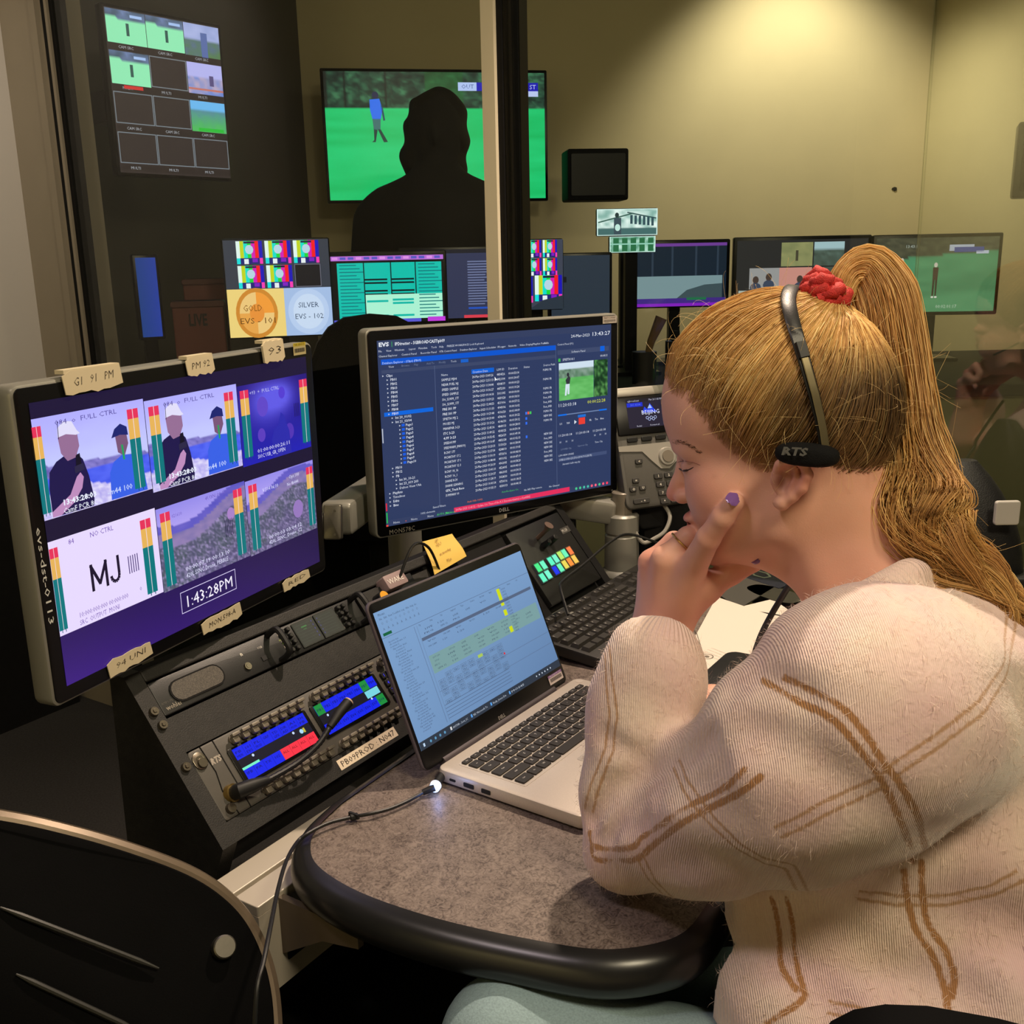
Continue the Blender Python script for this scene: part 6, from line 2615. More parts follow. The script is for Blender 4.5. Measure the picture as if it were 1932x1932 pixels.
def hand_sdf(P):
    w0, w1 = hp(1233, 1190, .000), hp(1262, 1190, .014)
    e0, e1 = hp(1222, 1330, -.01), hp(1250, 1330, .0)
    d = smin(rc(P, w0, e0, .0215, .030), rc(P, w1, e1, .0215, .030), .02)
    mcp = [hp(1306, 1072, .036), hp(1256, 1056, .028), hp(1230, 1062, .010), hp(1226, 1085, -.010)]
    wr = [hp(1268, 1170, .016), hp(1252, 1172, .012), hp(1240, 1174, .002), hp(1230, 1176, -.006)]
    for a, b, r in zip(wr, mcp, (.0150, .0145, .0140, .0125)):
        d = smin(d, rc(P, a, b, .0175, r), .012)
    # thenar and thumb
    d = smin(d, rc(P, hp(1272, 1158, .006), hp(1330, 1108, .010), .0200, .0165), .014)
    d = smin(d, chain(P, [hp(1330, 1108, .010), hp(1380, 1080, .004), hp(1424, 1063, .000)], [.0150, .0112, .0082], .006), .006)
    # curled middle, ring and little finger under the chin
    d = smin(d, chain(P, [mcp[1], hp(1298, 1014, .018), hp(1330, 1030, -.002), hp(1322, 1052, -.012)], [.0125, .0105, .0095, .0085], .004), .005)
    d = smin(d, chain(P, [mcp[2], hp(1272, 1022, -.004), hp(1312, 1040, -.020), hp(1305, 1060, -.026)], [.0120, .0102, .0092, .0082], .004), .004)
    d = smin(d, chain(P, [mcp[3], hp(1262, 1050, -.024), hp(1298, 1062, -.034)], [.0110, .0092, .0080], .004), .004)
    return d


def index_sdf(P):
    return chain(P, [hp(1306, 1072, .037), hp(1336, 1016, .0590), hp(1364, 976, .0670), hp(1385, 948, .0690)], [.0140, .0110, .0102, .0092], .004)


# other forearm and hand resting by the laptop
RW = [dep(1530, 1330, 1.10), dep(1400, 1345, 1.08), dep(1345, 1345, 1.06)]


def rhand_sdf(P):
    d = chain(P, RW, [.030, .026, .026], .01)
    base = dep(1320, 1352, 1.05)
    d = smin(d, rc(P, RW[2], base, .026, .018), .014)
    for k, (du, dv, dd) in enumerate(((-72, 20, .02), (-80, 34, .0), (-76, 48, -.02), (-60, 60, -.036))):
        a = dep(1318 - 2 * k, 1342 + 8 * k, 1.06 - .014 * k)
        m_ = dep(1318 + du * .55, 1338 + 8 * k + dv * .45 - 8, 1.06 - .014 * k + dd * .5)
        e = dep(1318 + du, 1346 + 8 * k + dv, 1.06 - .014 * k + dd)
        d = smin(d, chain(P, [a, m_, e], [.0105, .0090, .0075], .004), .006)
    a = dep(1350, 1372, 1.03)
    d = smin(d, chain(P, [a, dep(1316, 1392, 1.02), dep(1290, 1400, 1.02)], [.013, .0105, .0085], .004), .006)
    return d


def skin_sdf(P):
    d = head_sdf(P)
    nk = chain(P, [hp(1535, 880), NK0, NK1, dep(1720, 1300, .96)], [.050, .0530, .0590, .07], .02)
    nk = smin(nk, rc(P, hp(1425, 985, 0), hp(1560, 1060, 0), .036, .036), .02)
    d = smin(d, nk, .018)
    # sternomastoid and collar bone
    d = smin(d, rc(P, hp(1500, 960, .045), hp(1560, 1140, .030), .012, .010), .03)
    for s in (1, -1):
        d = smin(d, ear_sdf(P, s), .0025)
    d = smin(d, hand_sdf(P), .0020)
    d = smin(d, index_sdf(P), .0016)
    # hidden chest and arms keep the figure one body
    el = dep(1195, 1590, 1.0)
    sh = dep(1650, 1340, .85)
    d = smin(d, chain(P, [hp(1238, 1330, -.004), el, sh, dep(1720, 1300, .96), dep(1560, 1290, 1.08), RW[0]], [.032, .030, .045, .07, .045, .032], .01), .01)
    d = smin(d, rhand_sdf(P), .01)
    return d


WOM = thing('person', 'seated blonde woman in pink plaid sweater with chin on hand and headset', 'person', Fr(A(dep(1760, 1900, .85)[0], dep(1760, 1900, .85)[1], 0.0), (1, 0, 0), (0, 1, 0)))


def blob(V, c, r):
    return np.exp(-((np.linalg.norm(V - c, axis=1) / r) ** 2))


def skin_material():
    m, nt, b = newmat('skin')
    a = nt.nodes.new('ShaderNodeAttribute')
    a.attribute_name = 'Col'
    nt.links.new(a.outputs['Color'], b.inputs['Base Color'])
    b.inputs['Roughness'].default_value = .52
    b.inputs['Subsurface Weight'].default_value = .18
    b.inputs['Subsurface Radius'].default_value = (.012, .005, .003)
    b.inputs['Subsurface Scale'].default_value = .6
    tc = nt.nodes.new('ShaderNodeTexCoord')
    n = nt.nodes.new('ShaderNodeTexNoise')
    n.inputs['Scale'].default_value = 700
    n.inputs['Detail'].default_value = 3
    bp = nt.nodes.new('ShaderNodeBump')
    bp.inputs['Strength'].default_value = .12
    bp.inputs['Distance'].default_value = .001
    nt.links.new(tc.outputs['Object'], n.inputs[0])
    nt.links.new(n.outputs[0], bp.inputs['Height'])
    nt.links.new(bp.outputs[0], b.inputs['Normal'])
    return m


V, Q = net(skin_sdf, A(0.0, .62, .62), A(.62, 1.28, 1.38), .0020, 1)
base = np.tile(np.array(s2l((226, 172, 150))), (len(V), 1))


def tint(col, w):
    global base
    w = np.clip(w, 0, 1)[:, None]
    base = base * (1 - w) + np.array(s2l(col)) * w


tint((222, 140, 124), .75 * blob(V, hp(1268, 932), .013))
tint((220, 142, 124), .45 * blob(V, hp(1330, 925, .055), .026))
tint((214, 128, 108), .60 * blob(V, hp(1505, 895, .085), .020))
tint((178, 92, 84), .8 * blob(V, hp(1306, 974, .006), .011) + .8 * blob(V, hp(1310, 988, .006), .010))
tint((120, 66, 50), .75 * blob(V, hp(1474, 906, .076), .0075))
tint((206, 126, 104), .45 * blob(V, hp(1226, 1055, .02), .02) + .4 * blob(V, hp(1340, 1012, .064), .010) + .4 * blob(V, hp(1400, 1075, 0), .02))
tint((176, 120, 100), .6 * np.exp(-(pathdist(V, [hp(1345, 899, .062), hp(1372, 893, .068), hp(1398, 892, .072)]) / .0022) ** 2))
tint((186, 116, 92), .55 * np.exp(-(pathdist(V, [hp(1328, 1006, .064), hp(1348, 1022, .064)]) / .0016) ** 2) + .5 * np.exp(-(pathdist(V, [hp(1332, 1001, .064), hp(1353, 1016, .064)]) / .0012) ** 2) + .4 * np.exp(-(pathdist(V, [hp(1358, 968, .070), hp(1374, 981, .070)]) / .0012) ** 2))
M_SKIN = skin_material()
BODY = mesh_np('body', V, Q, M_SKIN, WOM, {'Col': base})


def on_skin(u, v, h=0.0, t0=.6):
    p = march(skin_sdf, u, v, t0, 1.3)
    return p - unit(ray(u, v)) * h


# lashes, brow, lip line, nails, ring
def strip(name, pts, r, rgb, label=None, n=6, rough=.6):
    m = MB()
    P = smooth_path([on_skin(*p) for p in pts], 5)
    k = len(P)
    m.tube(P, [r * (.25 + .75 * math.sin(math.pi * (i + .5) / k) ** .6) for i in range(k)], n)
    o = m.build(name, mat(name + '_mat', rgb, rough), WOM, smooth=True)
    if label:
        o['label'] = label
    return o


strip('eyelashes', [(1281, 884), (1290, 888), (1300, 886), (1312, 880), (1320, 877)], .0011, (52, 34, 32))
strip('eyelid_crease', [(1278, 872), (1292, 870), (1308, 872), (1322, 878)], .0005, (150, 96, 84))
m = MB()
rb = random.Random(2)
bp_ = [(1268, 832), (1280, 833), (1293, 838), (1306, 846), (1316, 854)]
for i in range(260):
    t_ = rb.random() * 3.99
    k = int(t_)
    u = bp_[k][0] + (bp_[k + 1][0] - bp_[k][0]) * (t_ - k) + rb.uniform(-2, 2)
    v = bp_[k][1] + (bp_[k + 1][1] - bp_[k][1]) * (t_ - k) + rb.uniform(-4, 4) * (1 - .2 * t_)
    try:
        p = on_skin(u, v, -.0001)
        q = on_skin(u + 8, v + rb.uniform(-2, 4), .0006)
        m.tube([p, q], [.00038, .00010], 3)
    except TypeError:
        pass
m.build('eyebrow', mat('brow_mat', (96, 66, 46), .7), WOM)


def nail(u, v, du, dv, w_, l_, h=.0):
    c0 = on_skin(u, v, .0010)
    c1 = on_skin(u + du, v + dv, .0012)
    ydir = unit(c1 - c0)
    rdir = unit(ray(u, v))
    n_ = unit(-rdir + (rdir @ ydir) * ydir)
    x = unit(np.cross(ydir, n_))
    m = MB()
    R = []
    for j in range(7):
        b = -1 + 2 * j / 6
        wj = w_ * math.sqrt(max(.05, 1 - (max(0, abs(b) - .35) / .65) ** 2 * .9))
        R.append([c0 + ydir * b * l_ + x * wj * a + n_ * (.0009 - .0016 * a * a) for a in (-1, -.6, -.2, .2, .6, 1)])
    m.loft(R, False, False, closed=False)
    return m.build('fingernail', M_NAIL, BODY, smooth=True)


M_NAIL = mat('nail_purple', (122, 86, 150), .12)
nail(1383, 941, 3, -4, .0062, .0066)['label'] = 'purple painted nail'
nail(1425, 1058, 6, -2, .0034, .0062)['label'] = 'purple painted nail'
rc0 = hp(1286, 1024, .021)
rax = unit(hp(1298, 1014, .018) - hp(1256, 1056, .028))
ra_ = unit(np.cross(rax, ZZ))
rb_ = np.cross(rax, ra_)
m = MB()
P = [rc0 + (ra_ * math.cos(a) + rb_ * math.sin(a)) * .0125 for a in np.linspace(0, 2 * math.pi, 33)]
m.tube(P, .0011, 8)
m.build('finger_ring', mat('ring_gold', (214, 180, 120), .22, .9), WOM, smooth=True)


# ------------------------------------------------------------ sweater
FA_ = [dep(1248, 1196, .985), dep(1230, 1262, .99), dep(1220, 1330, 1.0), dep(1216, 1420, 1.0), dep(1200, 1500, 1.0), dep(1192, 1588, 1.0)]
UA_ = [dep(1192, 1588, 1.0), dep(1290, 1560, .955), dep(1400, 1514, .90), dep(1530, 1440, .845), dep(1650, 1345, .815)]


def sweater_base(P):
    d = chain(P, FA_, [.0315, .0475, .0540, .0535, .0490, .0460], .02)
    d = smin(d, chain(P, UA_[:4], [.0460, .0580, .0740, .0920], .03), .018)
    to = chain(P, [dep(1750, 1372, .97), dep(1785, 1500, .98), dep(1757, 1700, .97), dep(1722, 1900, .96), dep(1760, 2200, .93)], [.132, .160, .162, .182, .185], .05)
    to = smin(to, chain(P, [dep(1655, 1296, .86), dep(1785, 1245, .93)], [.066, .075], .03), .05)
    sh_ = rc(P, UA_[3], UA_[4], .0920, .0960)
    d = smin(d, smin(to, sh_, .075), .022)
    d = smin(d, chain(P, [dep(1740, 1330, 1.0), dep(1580, 1260, 1.06), dep(1540, 1340, 1.12), dep(1425, 1352, 1.095)], [.10, .056, .046, .034], .02), .03)
    return d


NKC = [dep(1536, 1180, .955), dep(1588, 1156, .890), dep(1650, 1122, .868), dep(1712, 1088, .880), dep(1752, 1076, .930), dep(1745, 1085, .990), dep(1680, 1130, 1.030), dep(1600, 1165, 1.025), dep(1550, 1190, .990), dep(1536, 1180, .955)]

CREASE = [([(1112, 1548), (1150, 1496), (1215, 1455), (1280, 1428), (1328, 1398)], .024, .010),
          ([(1146, 1580), (1172, 1528), (1226, 1484), (1268, 1462)], .015, .008),
          ([(1145, 1395), (1200, 1424), (1270, 1408)], .008, .012), ([(1128, 1586), (1165, 1560), (1215, 1545)], .008, .008), ([(1240, 1500), (1300, 1480), (1350, 1440)], .007, .014), ([(1420, 1380), (1500, 1400), (1560, 1450)], .005, .02),
          ([(1480, 1700), (1560, 1694), (1640, 1668), (1720, 1640), (1800, 1580)], .014, .016),
          ([(1520, 1730), (1600, 1790), (1700, 1845), (1820, 1880)], .026, .026),
          ([(1440, 1720), (1470, 1800), (1560, 1880)], .020, .022),
          ([(1640, 1720), (1760, 1760), (1900, 1750)], .018, .024),
          ([(1378, 1302), (1420, 1282), (1470, 1290), (1520, 1312)], .007, .012),
          ([(1345, 1400), (1400, 1380), (1450, 1390)], .005, .016),
          ([(1250, 1640), (1330, 1625), (1400, 1640)], .004, .016)]
CR3 = []
for pts, amp, wd in CREASE:
    q = [march(sweater_base, u, v, .5, 1.4) for u, v in pts]
    CR3.append(([p for p in q if p is not None], amp, wd))


def sweater_sdf(P):
    d = sweater_base(P)
    near = np.abs(d) < .06
    if near.any():
        Pn = P[near]
        dn = d[near]
        for pts, amp, wd in CR3:
            dn = dn + amp * np.exp(-(pathdist(Pn, pts) / wd) ** 2)
        x, y, z = Pn.T
        dn = dn + .0016 * np.sin(x * 46 + y * 21 + 3 * np.sin(z * 31)) + .0012 * np.sin(z * 70 + x * 33)
        d = d.copy()
        d[near] = dn
    # neck opening and collar band, cuff opening
    op = chain(P, [hp(1600, 1010, 0), NK1, dep(1720, 1300, .96)], [.060, .0640, .030], .01)
    d = -smin(-d, op, .006)
    nd = pathdist(P, NKC)
    d = d + .0045 * np.exp(-((nd - .0235) / .0045) ** 2)
    d = smin(d, nd - .0155, .004)
    up = unit(hp(1247, 1150, .005) - FA_[1])
    cut = (P - dep(1247, 1192, .985)) @ up
    d = np.where(np.linalg.norm(P - dep(1247, 1180, .985), axis=1) < .075, np.maximum(d, cut), d)
    dl = unit(dep(1300, 1350, 1.08) - dep(1425, 1352, 1.095))
    cut = (P - dep(1392, 1350, 1.09)) @ dl
    d = np.where(np.linalg.norm(P - dep(1392, 1350, 1.09), axis=1) < .07, np.maximum(d, cut), d)
    # keep the elbow resting on the desk top
    d = np.maximum(d, np.where((P[:, 0] < .30) & (P[:, 1] > .80) & (P[:, 2] < .80), (DZ + .0015) - P[:, 2], -1.0))
    return d


V, Q = net(sweater_sdf, A(.02, .42, .50), A(.90, 1.38, 1.30), .0040, 2)


def openpath(P, pts):
    """distance to a line, ignoring everything beyond its two ends"""
    d = pathdist(P, pts)
    pts = [np.asarray(p, float) for p in pts]
    for e, q in ((pts[0], pts[2]), (pts[-1], pts[-3])):
        ax = unit(q - e)
        d = np.where((((P - e) @ ax) < 0) & (np.linalg.norm(P - e, axis=1) < .02), 1.0, d)
    return d


def proj(pts):
    q = [march(sweater_sdf, u, v, .45, 1.4) for u, v in pts]
    return [p for p in q if p is not None]


def dens(pts, n=4):
    o = []
    for a, b in zip(pts[:-1], pts[1:]):
        for k in range(n):
            o.append((a[0] + (b[0] - a[0]) * k / n, a[1] + (b[1] - a[1]) * k / n))
    return o + [pts[-1]]


THICK = [[(1440, 1284), (1457, 1294), (1511, 1326), (1570, 1357), (1624, 1416), (1665, 1475), (1692, 1533), (1714, 1587), (1723, 1625)],
         [(1480, 1278), (1516, 1294), (1583, 1330), (1629, 1380), (1665, 1434), (1701, 1484), (1732, 1542), (1746, 1600)],
         [(1705, 1640), (1710, 1687), (1728, 1754), (1760, 1804), (1782, 1867), (1791, 1925)],
         [(1738, 1625), (1741, 1687), (1750, 1741), (1782, 1790), (1800, 1840), (1796, 1880)],
         [(1112, 1570), (1128, 1599), (1191, 1599), (1213, 1578), (1254, 1551), (1313, 1515), (1376, 1479), (1407, 1452)],
         [(1116, 1600), (1130, 1623), (1195, 1623), (1231, 1596), (1277, 1560), (1331, 1529), (1394, 1497), (1435, 1466)],
         [(1457, 1696), (1471, 1754), (1475, 1822), (1502, 1867)], [(1485, 1696), (1497, 1750), (1505, 1822), (1520, 1880)],
         [(1444, 1935), (1493, 1903), (1520, 1880)]]
THIN = [[(1276, 1440), (1294, 1481), (1317, 1516), (1349, 1553), (1392, 1596), (1444, 1625), (1490, 1634), (1514, 1681)],
        [(1672, 1468), (1696, 1447), (1768, 1398), (1852, 1333), (1898, 1260), (1907, 1169), (1880, 1108)],
        [(1462, 1572), (1502, 1555), (1560, 1523), (1637, 1487), (1672, 1470)],
        [(1611, 1686), (1692, 1697), (1782, 1697), (1872, 1679), (1932, 1648)],
        [(1146, 1222), (1150, 1280), (1158, 1353), (1149, 1416), (1121, 1486), (1110, 1532)],
        [(1205, 1610), (1230, 1660), (1260, 1690)], [(1560, 1900), (1660, 1920), (1760, 1932)]]
dk = np.full(len(V), 1.0)
for L in THICK:
    dk = np.minimum(dk, pathdist(V, smooth_path(proj(L), 6)))
dt = np.full(len(V), 1.0)
for L in THIN:
    dt = np.minimum(dt, openpath(V, smooth_path(proj(dens(L, 3)), 2)))


def arclen(V, pts):
    best = np.full(len(V), 1e9)
    s_ = np.zeros(len(V))
    acc_ = 0
    for a, b in zip(pts[:-1], pts[1:]):
        ab = b - a
        l = np.linalg.norm(ab)
        t = np.clip(((V - a) @ ab) / (l * l), 0, 1)
        d_ = np.linalg.norm(V - a - t[:, None] * ab, axis=1)
        m_ = d_ < best
        best[m_] = d_[m_]
        s_[m_] = (acc_ + t * l)[m_]
        acc_ += l
    return s_


NKS = smooth_path(NKC, 6)
sc_arc = arclen(V, NKS)
fc_ = unit(FA_[1] - FA_[0])
fx_ = unit(np.cross(fc_, ZZ + A(.3, 0, 0)))
fy_ = np.cross(fc_, fx_)
ang_ = np.arctan2((V - FA_[0]) @ fy_, (V - FA_[0]) @ fx_) * .033
nearcuff = np.linalg.norm(V - FA_[0], axis=1) < .06
sc_arc = np.where(nearcuff, ang_, sc_arc)
rib = np.exp(-(pathdist(V, NKC) / .017) ** 4) + np.exp(-(np.linalg.norm(V - dep(1247, 1190, .985), axis=1) / .040) ** 6)


def sweater_material():
    m, nt, b = newmat('sweater_knit')
    L = nt.links
    N = nt.nodes
    tc = N.new('ShaderNodeTexCoord')
    noi = N.new('ShaderNodeTexNoise')
    noi.inputs['Scale'].default_value = 9
    noi.inputs['Detail'].default_value = 6
    L.new(tc.outputs['Object'], noi.inputs[0])
    cr = N.new('ShaderNodeValToRGB')
    e = cr.color_ramp.elements
    e[0].position = .38
    e[0].color = (*s2l((232, 198, 194)), 1)
    e[1].position = .62
    e[1].color = (*s2l((242, 220, 204)), 1)
    L.new(noi.outputs[0], cr.inputs[0])
    fz = N.new('ShaderNodeTexNoise')
    fz.inputs['Scale'].default_value = 260
    fz.inputs['Detail'].default_value = 4
    L.new(tc.outputs['Object'], fz.inputs[0])

    def band(attr, w, soft, rgb, prev, amt, w0=0.0):
        a = N.new('ShaderNodeAttribute')
        a.attribute_name = attr
        ad = N.new('ShaderNodeMath')
        ad.operation = 'MULTIPLY_ADD'
        ad.inputs[1].default_value = .0030
        L.new(fz.outputs[0], ad.inputs[0])
        sb = N.new('ShaderNodeMath')
        sb.operation = 'SUBTRACT'
        sb.inputs[1].default_value = w0
        ab = N.new('ShaderNodeMath')
        ab.operation = 'ABSOLUTE'
        L.new(a.outputs['Fac'], sb.inputs[0])
        L.new(sb.outputs[0], ab.inputs[0])
        L.new(ab.outputs[0], ad.inputs[2])
        mr = N.new('ShaderNodeMapRange')
        mr.inputs[1].default_value = w + .0015
        mr.inputs[2].default_value = w + .0015 + soft
        mr.inputs[3].default_value = amt
        mr.inputs[4].default_value = 0
        L.new(ad.outputs[0], mr.inputs[0])
        mx = N.new('ShaderNodeMix')
        mx.data_type = 'RGBA'
        L.new(mr.outputs[0], mx.inputs[0])
        L.new(prev, mx.inputs[6])
        mx.inputs[7].default_value = (*s2l(rgb), 1)
        return mx.outputs[2]
    c1 = band('thick', .0021, .0016, (176, 122, 66), cr.outputs[0], .92)
    c2 = band('thin', .0006, .0016, (188, 140, 92), c1, .8, .0044)
    L.new(c2, b.inputs['Base Color'])
    b.inputs['Roughness'].default_value = .95
    b.inputs['Specular IOR Level'].default_value = .1
    b.inputs['Sheen Weight'].default_value = .45
    b.inputs['Sheen Roughness'].default_value = .5
    # knitted ribs
    wv = N.new('ShaderNodeTexWave')
    wv.inputs['Scale'].default_value = 200
    wv.inputs['Distortion'].default_value = 1.2
    wv.bands_direction = 'X'
    L.new(tc.outputs['Object'], wv.inputs[0])
    sm = N.new('ShaderNodeMath')
    sm.operation = 'MULTIPLY_ADD'
    sm.inputs[1].default_value = .9
    L.new(fz.outputs[0], sm.inputs[0])
    ra = N.new('ShaderNodeAttribute')
    ra.attribute_name = 'rib'
    rm = N.new('ShaderNodeMath')
    rm.operation = 'MULTIPLY_ADD'
    rm.inputs[1].default_value = 1.4
    rm.inputs[2].default_value = .5
    L.new(ra.outputs['Fac'], rm.inputs[0])
    wm = N.new('ShaderNodeMath')
    wm.operation = 'MULTIPLY'
    L.new(wv.outputs['Fac'], wm.inputs[0])
    L.new(rm.outputs[0], wm.inputs[1])
    aa = N.new('ShaderNodeAttribute')
    aa.attribute_name = 'arc'
    a1 = N.new('ShaderNodeMath')
    a1.operation = 'MULTIPLY'
    a1.inputs[1].default_value = 2 * math.pi / .0046
    L.new(aa.outputs['Fac'], a1.inputs[0])
    a2 = N.new('ShaderNodeMath')
    a2.operation = 'SINE'
    L.new(a1.outputs[0], a2.inputs[0])
    a3 = N.new('ShaderNodeMath')
    a3.operation = 'MULTIPLY'
    L.new(a2.outputs[0], a3.inputs[0])
    L.new(ra.outputs['Fac'], a3.inputs[1])
    rm.inputs[1].default_value = -.5
    a4 = N.new('ShaderNodeMath')
    L.new(wm.outputs[0], a4.inputs[0])
    L.new(a3.outputs[0], a4.inputs[1])
    L.new(a4.outputs[0], sm.inputs[2])
    bp = N.new('ShaderNodeBump')
    bp.inputs['Strength'].default_value = .5
    bp.inputs['Distance'].default_value = .0022
    L.new(sm.outputs[0], bp.inputs['Height'])
    L.new(bp.outputs[0], b.inputs['Normal'])
    return m


M_SWEAT = sweater_material()
sw = mesh_np('sweater', V, Q, M_SWEAT, WOM, {'thick': dk, 'thin': dt, 'rib': rib, 'arc': sc_arc})
# loose mohair fibres standing off the knit
e1_ = V[Q[:, 1]] - V[Q[:, 0]]
e2_ = V[Q[:, 2]] - V[Q[:, 0]]
FN = np.cross(e1_, e2_)
FN /= np.linalg.norm(FN, axis=1)[:, None] + 1e-12
fcn = V[Q].mean(1)
vis = ((fcn - CAMO) * FN).sum(1) < .25 * np.linalg.norm(fcn - CAMO, axis=1)
cand = np.argwhere(vis & (rib[Q[:, 0]] < .5))[:, 0]
rs = np.random.RandomState(5)
pick = rs.choice(cand, 15000)
rv = rs.randn(len(pick), 3)
rv -= (rv * FN[pick]).sum(1)[:, None] * FN[pick]
rv /= np.linalg.norm(rv, axis=1)[:, None]
p0 = fcn[pick] + rs.uniform(-.002, .002, (len(pick), 3))
ln = rs.uniform(.003, .009, len(pick))[:, None]
p1 = p0 + FN[pick] * ln * .40 + rv * ln * .7
p2 = p1 + rv * ln * .8 + FN[pick] * ln * .10
sd = np.cross(rv, FN[pick]) * .00013
FV = np.concatenate([p0 - sd, p0 + sd, p1 + sd, p1 - sd, p2], 0)
k = len(pick)
i0 = np.arange(k)
FQ = np.concatenate([np.stack([i0, i0 + k, i0 + 2 * k, i0 + 3 * k], 1), np.stack([i0 + 3 * k, i0 + 2 * k, i0 + 4 * k, i0 + 4 * k], 1)])
tri = [tuple(r) for r in FQ[:k].tolist()] + [tuple(r[:3]) for r in FQ[k:].tolist()]
m = MB()
m.v = FV.tolist()
m.f = tri
m.c = [(1, 1, 1)] * len(tri)
fo = m.build('wool_fibres', mat('fibre', (236, 212, 198), .9), WOM)
fo['kind'] = 'stuff'

# dark red vest strap glimpsed inside the neckline
m = MB()
m.tube(smooth_path([dep(1546, 1130, .975), dep(1540, 1160, .968), dep(1530, 1190, .975)], 4), [.006, .009, .008, .008, .008, .008, .008, .008, .006], 8)
m.build('vest_edge', mat('vest_red', (112, 44, 48), .8), WOM, smooth=True)

# ------------------------------------------------------------ jeans
KN = dep(975, 1992, .95)
KN2 = dep(1080, 1960, 1.16)
HP_ = dep(1720, 2180, .92)


def jeans_sdf(P):
    d = chain(P, [HP_, KN], [.088, .068], .02)
    d = smin(d, chain(P, [HP_ + A(.05, .18, 0), KN2], [.088, .066], .02), .02)
    d = smin(d, chain(P, [KN, A(KN[0] + .02, KN[1] + .02, .30), A(KN[0] + .03, KN[1], .12)], [.066, .056, .048], .02), .03)
    d = smin(d, chain(P, [KN2, A(KN2[0] + .02, KN2[1] + .02, .30), A(KN2[0] + .03, KN2[1], .12)], [.064, .056, .048], .02), .03)
    d = smin(d, rc(P, HP_ + A(.06, .02, .03), HP_ + A(.08, .14, .03), .12, .12), .04)
    x, y, z = P.T
    return d + .002 * np.sin(x * 60 + 2 * np.sin(z * 40))


V, Q = net(jeans_sdf, A(-.14, .40, .08), A(.80, 1.36, .78), .007, 1)
den = mat('denim', (140, 164, 170), .9, noise=.14, scale=500, bump=.3)
mesh_np('jeans', V, Q, den, WOM)
for kx in (KN, KN2):
    m = MB()
    f_ = Fr(A(kx[0] + .01, kx[1] + .0, 0), unit(A(-.83, .56, 0)), ZZ)
    m.slab(Fr(f_.O, f_.R, np.cross(ZZ, f_.R)), -.09, .17, -.045, .045, 0, .035, .04, .008)
    m.slab(Fr(f_.O, f_.R, np.cross(ZZ, f_.R)), -.085, .09, -.04, .04, .03, .10, .035, .02)
    m.build('shoe', M_BLACK, WOM, smooth=True)

# ============================================================ hair
SKC = hp(1462, 765)


def hloc(p):
    q = np.asarray(p) - SKC
    return np.array([q @ HF, q @ HU, q @ HS])


NPH, NLA = 96, 49
ph_ = np.linspace(-math.pi, math.pi, NPH)
la_ = np.linspace(-math.pi / 2, math.pi / 2, NLA)
GP_, GL_ = np.meshgrid(ph_, la_, indexing='ij')
DLX = np.stack([np.cos(GL_) * np.cos(GP_), np.cos(GL_) * np.sin(GP_), np.sin(GL_)], -1)
DWX = DLX[..., :1] * HF + DLX[..., 1:2] * HU + DLX[..., 2:] * HS
RT = np.zeros((NPH, NLA))
for r_ in np.arange(.045, .135, .0015):
    dd = head_sdf((SKC + DWX * r_).reshape(-1, 3)).reshape(NPH, NLA)
    RT = np.where(dd < 0, r_, RT)
RT += .0008


def rad(D):
    """scalp radius along local unit directions D [...,3]"""
    p = np.arctan2(D[..., 1], D[..., 0])
    l = np.arcsin(np.clip(D[..., 2], -1, 1))
    x = (p + math.pi) / (2 * math.pi) * (NPH - 1)
    y = (l + math.pi / 2) / math.pi * (NLA - 1)
    x0 = np.clip(np.floor(x).astype(int), 0, NPH - 2)
    y0 = np.clip(np.floor(y).astype(int), 0, NLA - 2)
    fx, fy = x - x0, y - y0
    return (RT[x0, y0] * (1 - fx) + RT[x0 + 1, y0] * fx) * (1 - fy) + (RT[x0, y0 + 1] * (1 - fx) + RT[x0 + 1, y0 + 1] * fx) * fy


def l2w(L):
    return SKC + L[..., :1] * HF + L[..., 1:2] * HU + L[..., 2:] * HS


def project(P):
    c = (np.asarray(P) - CAMO) @ CAMM
    return np.stack([966 + 1932 * c[..., 0] / c[..., 2], 966 + 1932 * c[..., 1] / c[..., 2]], -1)


HAIRPOLY = np.array([(1259, 712), (1268, 730), (1296, 742), (1322, 765), (1350, 800), (1386, 838), (1424, 868), (1462, 880), (1492, 872), (1530, 880), (1556, 905), (1600, 915), (1650, 918), (1720, 900), (1740, 700), (1640, 500), (1490, 500), (1400, 540), (1330, 575), (1270, 630), (1240, 690)], float)


def inside(pts, poly):
    x, y = pts[..., 0], pts[..., 1]
    c = np.zeros(x.shape, bool)
    n = len(poly)
    for i in range(n):
        x1, y1 = poly[i]
        x2, y2 = poly[(i + 1) % n]
        m_ = ((y1 > y) != (y2 > y)) & (x < (x2 - x1) * (y - y1) / (y2 - y1 + 1e-9) + x1)
        c ^= m_
    return c


def hairy(D):
    """is local direction D in the hair region (mirror-symmetric)"""
    E_ = D.copy()
    E_[..., 2] = np.abs(E_[..., 2])
    return inside(project(l2w(E_ * rad(E_)[..., None])), HAIRPOLY)


def hair_material():
    m, nt, b = newmat('hair')
    a = nt.nodes.new('ShaderNodeAttribute')
    a.attribute_name = 'Col'
    nt.links.new(a.outputs['Color'], b.inputs['Base Color'])
    b.inputs['Roughness'].default_value = .5
    b.inputs['Specular IOR Level'].default_value = .35
    return m


M_HAIR = hair_material()
hrs = np.random.RandomState(11)


